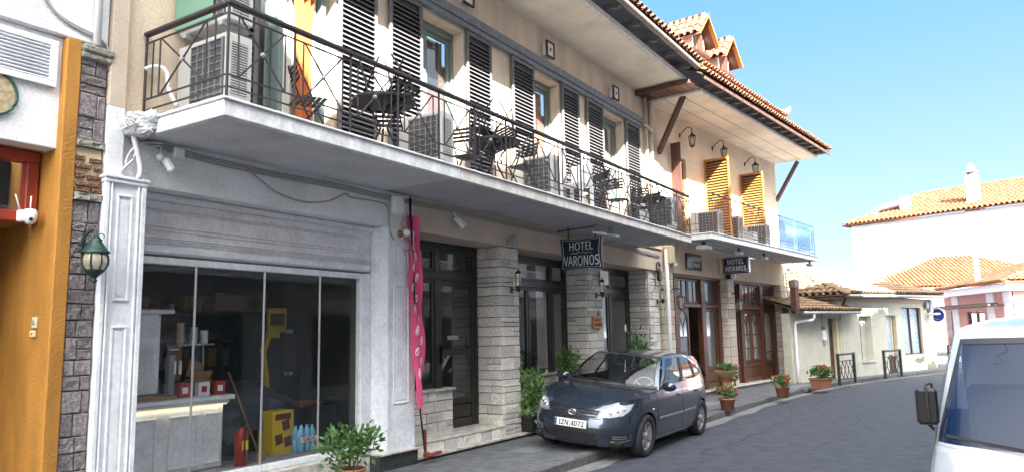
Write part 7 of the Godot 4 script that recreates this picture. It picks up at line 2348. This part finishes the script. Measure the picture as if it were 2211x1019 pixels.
func balcony_things():
	ac_unit("air_conditioner", "air conditioner in the left corner of the long balcony, below the meshed one", Vector3(4.42, 4.20, -6.14))
	var a := ac_unit("air_conditioner", "meshed air conditioner standing on top of the corner unit", Vector3(4.42, 5.03, -6.14))
	skin(mt("green_mesh", 0.16, 0.30, 0.22, 0.8), T.grain, 3.0)
	bx(a, "mesh", M.green_mesh, -0.04, -0.03, 0.1, 0.85, -0.84, -0.2, 0)
	ac_unit("air_conditioner", "air conditioner beside the first big table on the long balcony", Vector3(7.86, 4.25, -6.16))
	ac_unit("air_conditioner", "air conditioner next to the white plastic chair on the long balcony", Vector3(10.86, 4.22, -6.10))
	ac_unit("air_conditioner", "air conditioner at the far end of the long balcony", Vector3(16.0, 4.20, -5.86))
	var slabs := th("wooden_pallet", "weathered boards under the corner air conditioner", "boards", Vector3(4.55, 4.083, -6.4))
	for k in 3: bx(slabs, "board", M.slab_cream, -0.35, 0.42, 0.0, 0.10, -0.4 + k * 0.28, -0.2 + k * 0.28, 0.01)
	for k in [["round black table with upturned chairs, nearest the corner air conditioners", 6.72], ["round black table in front of the third shutter on the balcony", 9.20], ["round black table at the far end of the long balcony", 15.30]]:
		make_table(k[0], Vector3(k[1], 4.085, -6.17))
	var ch := make_chair("balcony_chair", "black metal chair left of the first table, its back to the glass door")
	ch.position = Vector3(5.55, 4.085, -6.25)
	ch.rotation.y = -0.5
	var more := [
		["black metal chair upturned on the first table, legs fanned to the right", Vector3(6.95, 5.30, -6.28), Vector3(PI - 0.5, 0.3, 0.35)],
		["black metal chair upturned on the first table, beside the lit shutter", Vector3(6.62, 5.33, -6.12), Vector3(PI - 0.15, 1.3, -0.2)],
		["black metal chair tucked left of the second table", Vector3(8.75, 4.085, -6.35), Vector3(0, 0.2, 0)],
		["black metal chair tucked right of the second table", Vector3(9.85, 4.085, -6.05), Vector3(0, 2.9, 0)],
		["black metal chair upturned on the second table, legs spread left", Vector3(9.35, 5.32, -6.22), Vector3(PI - 0.35, 0.2, 0.3)],
		["black metal chair upturned on the second table, legs spread right", Vector3(9.05, 5.34, -6.05), Vector3(PI + 0.3, 1.2, -0.15)],
		["black metal chair beside the white plastic chair, facing the wall", Vector3(12.15, 4.085, -6.2), Vector3(0, 0.4, 0)],
		["black metal chair standing under the fourth door's left shutter", Vector3(12.75, 4.085, -6.15), Vector3(0, 2.6, 0)],
		["black metal chair upturned between the third and fourth doors", Vector3(12.6, 5.25, -6.25), Vector3(PI - 0.4, 0.8, 0.3)],
		["black metal chair in front of the fourth balcony door", Vector3(13.5, 4.085, -6.1), Vector3(0, 0.1, 0)],
		["black metal chair just left of the far table", Vector3(14.72, 4.085, -6.1), Vector3(0, 0.25, 0)],
		["black metal chair upturned on the far table", Vector3(15.35, 5.28, -6.2), Vector3(PI - 0.2, 0.5, 0.25)]]
	for m in more:
		var r := copy(ch, "balcony_chair", m[0], m[1])
		r.rotation = m[2]
	var w := th("plastic_chair", "white plastic armchair on the long balcony", "chair", Vector3(11.55, 4.083, -6.0))
	bx(w, "seat", M.plastic_white, -0.22, 0.22, 0.40, 0.43, -0.22, 0.22, 0.015)
	bx(w, "backrest", M.plastic_white, 0.20, 0.24, 0.43, 0.82, -0.22, 0.22, 0.02)
	for q in [[-0.2, -0.2], [-0.2, 0.2], [0.2, -0.2], [0.2, 0.2]]: bx(w, "leg", M.plastic_white, q[0] - 0.03, q[0] + 0.03, 0.0, 0.40, q[1] - 0.03, q[1] + 0.03, 0.01)
	for z in [-0.23, 0.23]: bx(w, "armrest", M.plastic_white, -0.22, 0.24, 0.60, 0.63, z - 0.025, z + 0.025, 0.01)
	# on the second hotel's balcony
	for k in [[1.55, "air conditioner at the near end of the second hotel's balcony"], [3.0, "air conditioner between the first two shutters of the second balcony"], [5.2, "air conditioner near the middle of the second balcony"]]:
		var u := ac_unit("air_conditioner", k[1], hl(Vector3(k[0], 4.38, 0.92)))
		u.rotation.y = HA
	w = th("louvred_crate", "low pale louvred crate on the second balcony", "crate", hl(Vector3(4.1, 4.38, 0.75)), HA)
	bx(w, "box", M.ac_white, 0, 0.5, 0, 0.42, -0.3, 0.1, 0.01)
	for i in 4: bx(w, "slot", M.ac_dark, 0.05, 0.45, 0.08 + i * 0.09, 0.10 + i * 0.09, 0.098, 0.104, 0)

func wall_things():
	# square lamps on the upper wall
	for k in [[9.55, 7.52, "square white wall lamp in a wooden frame, leftmost on the upper wall"], [12.30, 7.47, "square white wall lamp in a wooden frame, middle of the upper wall"], [15.37, 7.41, "square white wall lamp in a wooden frame, rightmost on the upper wall"]]:
		var o := th("wall_lamp", k[2], "lamp", Vector3(k[0], k[1], -7.0), 0.0, "square lamps on the upper wall")
		bx(o, "case", M.plastic_white, -0.11, 0.11, -0.13, 0.13, 0.0, 0.13, 0.006)
		var s := ns()
		for e in [[-0.15, 0.15, 0.135, 0.165], [-0.15, 0.15, -0.165, -0.135], [-0.15, -0.12, -0.135, 0.135], [0.12, 0.15, -0.135, 0.135]]: ab(s, e[0], e[1], e[2], e[3], 0.10, 0.145, 0.004)
		P(o, "frame", s, M.brown_door)
		bx(o, "emblem", M.brown_door, -0.03, 0.03, -0.035, 0.035, 0.129, 0.134, 0.002)
	# drain pipes between the hotels
	for k in [[17.25, 0.05, "thin beige drainpipe, left one of the pair between the hotels"], [17.55, 0.055, "beige drainpipe, right one of the pair between the hotels"]]:
		var s := ns(true)
		tube(s, [Vector3(k[0], 4.1, -6.93), Vector3(k[0], 7.88, -6.93)], k[1], 10)
		tag(P(self, "downpipe", s, M.cream_low), k[2], "pipe")
	var s2 := ns(true)
	tube(s2, smooth([Vector3(17.0, 7.05, -6.9), Vector3(17.2, 7.02, -6.85), Vector3(17.55, 6.95, -6.86)], 4), 0.04, 8)
	tag(P(self, "pipe_elbow", s2, M.cream_low), "short beige pipe elbow at the end of the shutter rail", "pipe")
	s2 = ns(true)
	tube(s2, [Vector3(18.17, 0.2, -6.9), Vector3(18.17, 4.0, -6.9)], 0.055, 10)
	tag(P(self, "downpipe", s2, M.plastic_white), "pale ground-floor drainpipe between the two hotels", "pipe")
	var b := th("meter_box", "tall beige electric box beside the pale drainpipe under the balconies", "junction box", Vector3(18.28, 3.86, -6.86))
	bx(b, "case", M.pale_plaster, -0.14, 0.14, -0.24, 0.24, -0.1, 0.1, 0.02)
	bx(b, "lid", M.pale_plaster, -0.12, 0.12, -0.21, 0.21, 0.1, 0.115, 0.006)
	b = th("globe_lamp", "small white globe lamp beside the tall electric box", "lamp", Vector3(18.62, 3.62, -6.90))
	s2 = ns(true)
	ell(s2, Vector3(0, 0, 0.06), Vector3(0.07, 0.07, 0.07), 8)
	P(b, "globe", s2, M.plastic_white)
	bx(b, "mount", M.plastic_grey, -0.03, 0.03, -0.03, 0.03, -0.04, 0.02)
	b = th("cable_coil", "loop of dark cables hanging at the right end of the cream beam", "cables", Vector3(17.75, 3.55, -6.97))
	for k in 3:
		s2 = ns(true)
		tube(s2, arc(Vector3(0.02 * k, -0.02 * k, 0), Vector3.RIGHT, Vector3.UP, 0.10 + 0.02 * k, 0.2, 6.0, 16), 0.012, 5)
		P(b, "loop", s2, M.black)
	bx(b, "clamp", M.black, -0.06, 0.10, -0.38, -0.12, -0.02, 0.05, 0.02)
	# tube lanterns on the pillars
	tube_lantern("black tube lantern with clear glass on the nearest stone pillar", Vector3(11.0, 2.83, -6.92))
	tube_lantern("black tube lantern with clear glass on the middle pillar above the wooden plaque", Vector3(14.37, 2.85, -6.92))
	tube_lantern("black tube lantern with clear glass on the farthest stone pillar", Vector3(17.85, 2.80, -6.92))
	b = th("spot_lamp", "white spot lamp tilted down on the cream beam left of the pillars", "lamp", Vector3(9.22, 3.73, -6.97))
	s2 = ns(true)
	tube(s2, [Vector3(-0.02, 0.08, 0), Vector3(-0.02, 0.0, 0.06)], 0.02, 8)
	tube(s2, [Vector3(-0.03, 0.0, 0.04), Vector3(0.09, -0.14, 0.14)], [0.045, 0.055], 12)
	P(b, "body", s2, M.plastic_white)
	b = th("wall_spot", "small grey cylinder spot on the beam above the nearest pillar", "lamp", Vector3(10.85, 3.50, -6.96))
	s2 = ns(true)
	lathe(s2, [[0.0, -0.1], [0.045, -0.1], [0.045, 0.1], [0.0, 0.1]], 12, Vector3(0.03, 0, 0.05))
	P(b, "body", s2, M.plastic_grey)
	bx(b, "mount", M.plastic_grey, -0.09, -0.01, -0.06, 0.04, -0.03, 0.03)
	for k in [[Vector3(12.52, 3.88, -6.08), "white floodlight under the slab, left one of the pair over the green sign"], [Vector3(12.98, 3.88, -6.02), "white floodlight under the slab, right one of the pair over the green sign"]]:
		b = th("floodlight", k[1], "floodlight", k[0])
		bx(b, "bracket", M.plastic_grey, -0.02, 0.02, -0.10, 0.03, -0.06, 0.06)
		var q := bx(b, "head", M.plastic_white, -0.06, 0.12, -0.145, -0.10, -0.10, 0.13, 0.01)
		q.rotation.x = 0.2
	for k in [[0.78, 0.8, "big white floodlight under the near end of the second balcony"], [3.05, 0.85, "white floodlight under the middle of the second balcony"], [5.05, 0.85, "white floodlight under the second balcony, third from the near end"], [8.7, 1.1, "grey floodlight at the far corner of the second balcony"]]:
		b = th("floodlight", k[2], "floodlight", hl(Vector3(k[0], 4.19, k[1])), HA)
		var big := 1.5 if k[0] < 1 else 0.9
		bx(b, "bracket", M.iron_dark, -0.06 * big, 0.06 * big, -0.08, 0.02, -0.02, 0.02)
		bx(b, "head", M.plastic_white if k[0] < 8 else M.plastic_grey, -0.13 * big, 0.13 * big, -0.15 - 0.03 * big, -0.09, -0.10 * big, 0.10 * big, 0.02)
	# gooseneck lamps upstairs, hanging lanterns below, on the second hotel
	for k in [[1.50, 7.10, "black gooseneck lantern above the first door of the second hotel"], [3.72, 7.15, "black gooseneck lantern above the first orange shutter"], [6.30, 7.10, "black gooseneck lantern above the second orange shutter"]]:
		b = th("gooseneck_lantern", k[2], "lantern", hl(Vector3(k[0], k[1], 0.30)), HA, "gooseneck lanterns upstairs")
		box_lantern(b, [Vector3(-0.16, 0.20, -0.29), Vector3(-0.14, 0.30, -0.20), Vector3(-0.08, 0.42, -0.08), Vector3(0.0, 0.38, 0.0), Vector3(0, 0.24, 0)], 1.1)
	for k in [[0.30, "black hanging lantern left of the second hotel's timber door"], [4.28, "black hanging lantern on the pillar between the timber doors"], [9.15, "black hanging lantern at the second hotel's far corner"]]:
		b = th("hanging_lantern", k[1], "lantern", hl(Vector3(k[0], 2.60, 0.30)), HA, "hanging lanterns on the second hotel")
		box_lantern(b, [Vector3(0, 0.10, -0.27), Vector3(0, 0.36, -0.25), Vector3(0, 0.40, -0.1), Vector3(0, 0.36, 0), Vector3(0, 0.24, 0)], 1.15)
	# cables along the wall under the balconies
	for k in 3:
		var y := 3.86 - k * 0.028
		cable("grey cable, %s of three along the beam under the long balcony" % ["topmost", "middle one", "lowest"][k], [Vector3(3.95, 3.92 - k * 0.02, -6.97), Vector3(4.6, y + 0.01, -6.975), Vector3(5.6, y - 0.01, -6.975), Vector3(6.7, y + 0.012, -6.975), Vector3(7.6, y, -6.975), Vector3(9.0, y + 0.01, -6.975), Vector3(11.5, y - 0.006, -6.975), Vector3(14.5, y + 0.01, -6.975), Vector3(17.9, y - 0.02, -6.975)], 0.010, M.cable, "cables along the beam under the balcony")
	cable("grey cable sagging in a long loop over the shutter box", [Vector3(5.30, 3.83, -6.96), Vector3(5.42, 3.76, -6.95), Vector3(5.75, 3.60, -6.94), Vector3(6.15, 3.55, -6.93), Vector3(6.55, 3.62, -6.94), Vector3(6.85, 3.76, -6.95), Vector3(6.95, 3.73, -6.96), Vector3(7.5, 3.74, -6.96), Vector3(7.68, 3.68, -6.96), Vector3(7.70, 3.4, -6.955), Vector3(7.78, 3.25, -6.95)], 0.012, M.cable)
	cable("white pipe running down to the left pilaster's cap", [Vector3(3.90, 4.12, -6.90), Vector3(3.95, 3.9, -6.9), Vector3(4.03, 3.6, -6.9), Vector3(4.02, 3.48, -6.9)], 0.028, M.cable_white)
	cable("thin white cable curling beside the white pipe", [Vector3(4.3, 3.90, -6.96), Vector3(4.05, 3.84, -6.93), Vector3(3.93, 3.72, -6.92), Vector3(3.90, 3.58, -6.92), Vector3(3.98, 3.50, -6.92)], 0.010, M.cable_white)
	cable("second thin white cable looping above the left pilaster", [Vector3(4.25, 3.86, -6.955), Vector3(4.02, 3.78, -6.92), Vector3(3.96, 3.66, -6.91), Vector3(3.86, 3.54, -6.91), Vector3(3.83, 3.49, -6.91)], 0.010, M.cable_white)
	cable("white hose curving down to the balcony corner from the end wall", [Vector3(4.07, 4.62, -6.97), Vector3(4.15, 4.66, -6.9), Vector3(4.20, 4.6, -6.8), Vector3(4.18, 4.4, -6.72), Vector3(4.20, 4.2, -6.6)], 0.022, M.cable_white)
	cable("thin dark wire across the upper wall of the second hotel", [hl(Vector3(0.1, 6.95, 0.012)), hl(Vector3(0.8, 6.98, 0.012)), hl(Vector3(1.3, 6.94, 0.012))], 0.007, M.cable)
	cable("dark cable hanging down the second hotel's far corner", [hl(Vector3(9.3, 3.9, 0.06)), hl(Vector3(9.42, 3.4, 0.05)), hl(Vector3(9.44, 2.4, 0.05)), hl(Vector3(9.42, 1.2, 0.05)), hl(Vector3(9.5, 0.5, 0.06))], 0.02, M.cable)

func planters():
	# bush by the shop
	var o := th("bush", "leafy green bush in a pot in front of the shop's right pilaster", "plant", Vector3(6.50, 0.131, -6.46))
	round_pot(o, 0.17, 0.25)
	plant(o, Vector3(0, 0.46, 0), Vector3(0.31, 0.30, 0.28), 620, 0.075, [M.leaf_0, M.leaf_1, M.leaf_1], 11)
	o = th("bush", "pale green leafy shrub right of the nearest stone pillar, behind the car", "plant", Vector3(11.78, 0.205, -6.98))
	bx(o, "trough", M.black, -0.5, 0.25, 0.0, 0.28, -0.12, 0.12, 0.015)
	plant(o, Vector3(-0.12, 0.60, 0.02), Vector3(0.46, 0.42, 0.20), 650, 0.09, [M.leaf_1, M.leaf_2, M.leaf_2], 12)
	o = th("potted_plant", "broad-leaved green plant in a dark pot below the second window", "plant", Vector3(13.25, 0.205, -7.22))
	round_pot(o, 0.18, 0.34)
	bx(o, "stand", M.black, -0.14, 0.14, 0.34, 0.9, -0.14, 0.14, 0.02)
	plant(o, Vector3(0, 1.12, 0), Vector3(0.20, 0.22, 0.15), 220, 0.11, [M.leaf_1, M.leaf_2], 13)
	o = th("olive_shrub", "thin grey-green shrub showing above the car roof", "plant", Vector3(16.2, 0.205, -6.98))
	round_pot(o, 0.22, 0.4)
	plant(o, Vector3(0, 1.05, 0), Vector3(0.7, 0.55, 0.3), 800, 0.075, [M.leaf_0, M.leaf_1], 14, 1.6)
	# geraniums on the pavement
	o = th("flower_pot", "round terracotta pot of red geraniums nearest the parked car", "flower pot", Vector3(16.78, 0.131, -5.10))
	round_pot(o, 0.20, 0.30)
	plant(o, Vector3(0, 0.43, 0), Vector3(0.27, 0.15, 0.25), 420, 0.075, [M.leaf_0, M.leaf_1, M.leaf_2], 21)
	blooms(o, Vector3(0, 0.42, 0), Vector3(0.30, 0.16, 0.28), 9, 31)
	o = th("flower_pot", "round terracotta pot of red geraniums below the last timber window", "flower pot", Vector3(20.35, 0.131, -4.72))
	round_pot(o, 0.20, 0.31)
	plant(o, Vector3(0, 0.45, 0), Vector3(0.27, 0.15, 0.25), 420, 0.075, [M.leaf_0, M.leaf_1], 22)
	blooms(o, Vector3(0, 0.45, 0), Vector3(0.30, 0.18, 0.28), 16, 32)
	o = th("flower_trough", "rectangular terracotta planter of red geraniums before the cream house", "flower pot", Vector3(23.9, 0.131, -4.42), SA)
	var s := ns()
	var pr := [[0.30, 0.0], [0.36, 0.30], [0.385, 0.30], [0.39, 0.36]]
	for i in 3:
		for k in 4:
			var c := [Vector2(-1, -0.6), Vector2(1, -0.6), Vector2(1, 0.6), Vector2(-1, 0.6)]
			var a: Vector2 = c[k]
			var b: Vector2 = c[(k + 1) % 4]
			quado(s, Vector3(a.x * pr[i][0], pr[i][1], a.y * pr[i][0]), Vector3(b.x * pr[i][0], pr[i][1], b.y * pr[i][0]), Vector3(b.x * pr[i + 1][0], pr[i + 1][1], b.y * pr[i + 1][0]), Vector3(a.x * pr[i + 1][0], pr[i + 1][1], a.y * pr[i + 1][0]), Vector3(0, 0.2, 0))
	P(o, "trough", s, M.terracotta)
	bx(o, "soil", M.soil, -0.36, 0.36, 0.28, 0.33, -0.2, 0.2)
	plant(o, Vector3(0, 0.52, 0), Vector3(0.42, 0.20, 0.26), 700, 0.085, [M.leaf_0, M.leaf_1, M.leaf_1], 23)
	blooms(o, Vector3(0, 0.60, 0), Vector3(0.42, 0.20, 0.26), 14, 33)
	for k in [["flower_pot", 0.88], ["flower_pot_001", 0.92], ["flower_trough", 0.86]]: get_node(k[0]).scale = Vector3.ONE * k[1]
	# stone bowl on a stand by the timber door
	o = th("planter_bowl", "wide ochre bowl of trailing plants on a stand by the timber door", "planter", hl(Vector3(2.75, 0.26, 0.38)), HA)
	mt("ochre", 0.42, 0.27, 0.13, 0.8)
	s = ns(true)
	lathe(s, [[0.0, 0.30], [0.16, 0.30], [0.20, 0.40], [0.30, 0.48], [0.34, 0.52], [0.30, 0.52], [0.0, 0.50]], 20)
	P(o, "bowl", s, M.ochre)
	s = ns(true)
	lathe(s, [[0.20, 0.0], [0.22, 0.04], [0.14, 0.12], [0.14, 0.22], [0.20, 0.30]], 16)
	P(o, "stand", s, M.terracotta)
	plant(o, Vector3(0.05, 0.60, 0), Vector3(0.32, 0.10, 0.26), 350, 0.07, [M.leaf_0, M.leaf_1], 24)
	plant(o, Vector3(0.34, 0.32, 0.1), Vector3(0.10, 0.24, 0.12), 160, 0.06, [M.leaf_0, M.leaf_1], 25)
	blooms(o, Vector3(0.42, 0.50, 0.1), Vector3(0.14, 0.16, 0.12), 4, 34)

func barrier(label: String, a: Vector3, b: Vector3):
	var d := b - a
	var o := th("street_barrier", label, "barrier", a, atan2(-d.z, d.x), "low iron barriers along the kerb")
	var L := d.length()
	for x in [0.0, L]: bx(o, "post", M.iron_teal, x - 0.04, x + 0.04, 0.0, 0.98, -0.04, 0.04, 0.008)
	bx(o, "top_rail", M.iron_teal, 0.04, L - 0.04, 0.91, 0.97, -0.03, 0.03, 0.008)
	for y in [0.14, 0.72]: bx(o, "rail", M.iron_teal, 0.04, L - 0.04, y, y + 0.03, -0.015, 0.015, 0.003)
	var n := 4
	for i in n:
		for k in 2:
			var s := ns()
			var x0 := 0.05 + (L - 0.1) * i / n
			var x1 := 0.05 + (L - 0.1) * (i + 1) / n
			bar(s, Vector3(x0, 0.15 if k == 0 else 0.73, 0.006 * k), Vector3(x1, 0.73 if k == 0 else 0.15, 0.006 * k), 0.016)
			P(o, "lattice_bar", s, M.iron_dark)

func street_things():
	mt("iron_teal", 0.012, 0.032, 0.04, 0.45)
	barrier("iron street barrier with crossed bars in front of the annex door", Vector3(25.3, 0.131, -4.12), Vector3(26.65, 0.131, -3.86))
	barrier("iron street barrier with crossed bars in front of the half-glazed shop door", Vector3(28.9, 0.131, -3.22), Vector3(30.5, 0.131, -2.86))
	barrier("iron street barrier at the bend, partly behind the white van", Vector3(36.7, 0.131, -1.60), Vector3(38.6, 0.131, -0.9))
	var o := th("round_sign", "round blue traffic sign with a white rim at the cream house's corner", "sign", Vector3(36.95, 2.38, -1.88), -0.9)
	mt("sign_blue", 0.015, 0.04, 0.26, 0.4)
	var B := Basis(Vector3.FORWARD, 0.0) * Basis(Vector3.UP, PI / 2 + 0.1) 
	var s := ns(true)
	var C := Basis(Vector3.UP, -PI / 2 + 0.55) * Basis(Vector3.RIGHT, PI / 2)
	lathe(s, [[0.0, -0.06], [0.30, -0.06], [0.31, 0.0], [0.30, 0.03], [0.27, 0.035], [0.27, 0.02], [0.0, 0.02]], 28, Vector3.ZERO, C)
	P(o, "rim", s, M.plastic_white)
	s = ns()
	lathe(s, [[0.268, 0.024], [0.0, 0.024]], 28, Vector3.ZERO, C)
	P(o, "face", s, M.sign_blue)
	s = ns()
	bar(s, C * Vector3(-0.16, 0.03, 0.14), C * Vector3(0.08, 0.03, 0.19), 0.04, 0.006)
	P(o, "torn_sticker", s, M.label_white)
	s = ns()
	bar(s, Vector3(0, 0, 0), Vector3(-0.3, 0.05, -0.25), 0.04)
	P(o, "arm", s, M.plastic_grey)
	# iron bench at the bend
	o = th("bench", "dark slatted bench with curled iron arms on the far pavement", "bench", Vector3(41.6, 0.131, -1.0), -0.5)
	for z in [-0.7, 0.7]:
		s = ns(true)
		tube(s, smooth([Vector3(-0.25, 0, z), Vector3(-0.2, 0.4, z), Vector3(-0.3, 0.62, z), Vector3(-0.18, 0.68, z), Vector3(0.2, 0.62, z), Vector3(0.32, 0.95, z)], 4), 0.03, 6)
		tube(s, [Vector3(0.25, 0, z), Vector3(0.2, 0.4, z)], 0.03, 6)
		P(o, "side_frame", s, M.iron_dark)
	for i in 4: bx(o, "seat_slat", M.brown_paint, -0.22 + i * 0.11, -0.13 + i * 0.11, 0.42, 0.45, -0.8, 0.8, 0.006)
	for i in 3: bx(o, "back_slat", M.brown_paint, 0.22 + i * 0.04, 0.25 + i * 0.04, 0.55 + i * 0.14, 0.65 + i * 0.14, -0.8, 0.8, 0.006)
	# low white railing in front of the pink house
	o = th("white_railing", "low white railing before the pink house", "railing", Vector3(44.6, 0.13, -2.6), 0.0)
	o.rotation.y = atan2(-3.4, -5.6) + PI
	for k in 22: bx(o, "baluster", M.plastic_white, k * 0.22, k * 0.22 + 0.05, 0.1, 1.0, -0.02, 0.03, 0.004)
	for y in [0.1, 0.75, 1.0]: bx(o, "rail", M.plastic_white, 0, 4.7, y, y + 0.06, -0.03, 0.04, 0.004)
	bx(o, "kerb_wall", M.pink_white, -0.1, 4.8, -0.1, 0.09, -0.15, 0.15, 0.01)
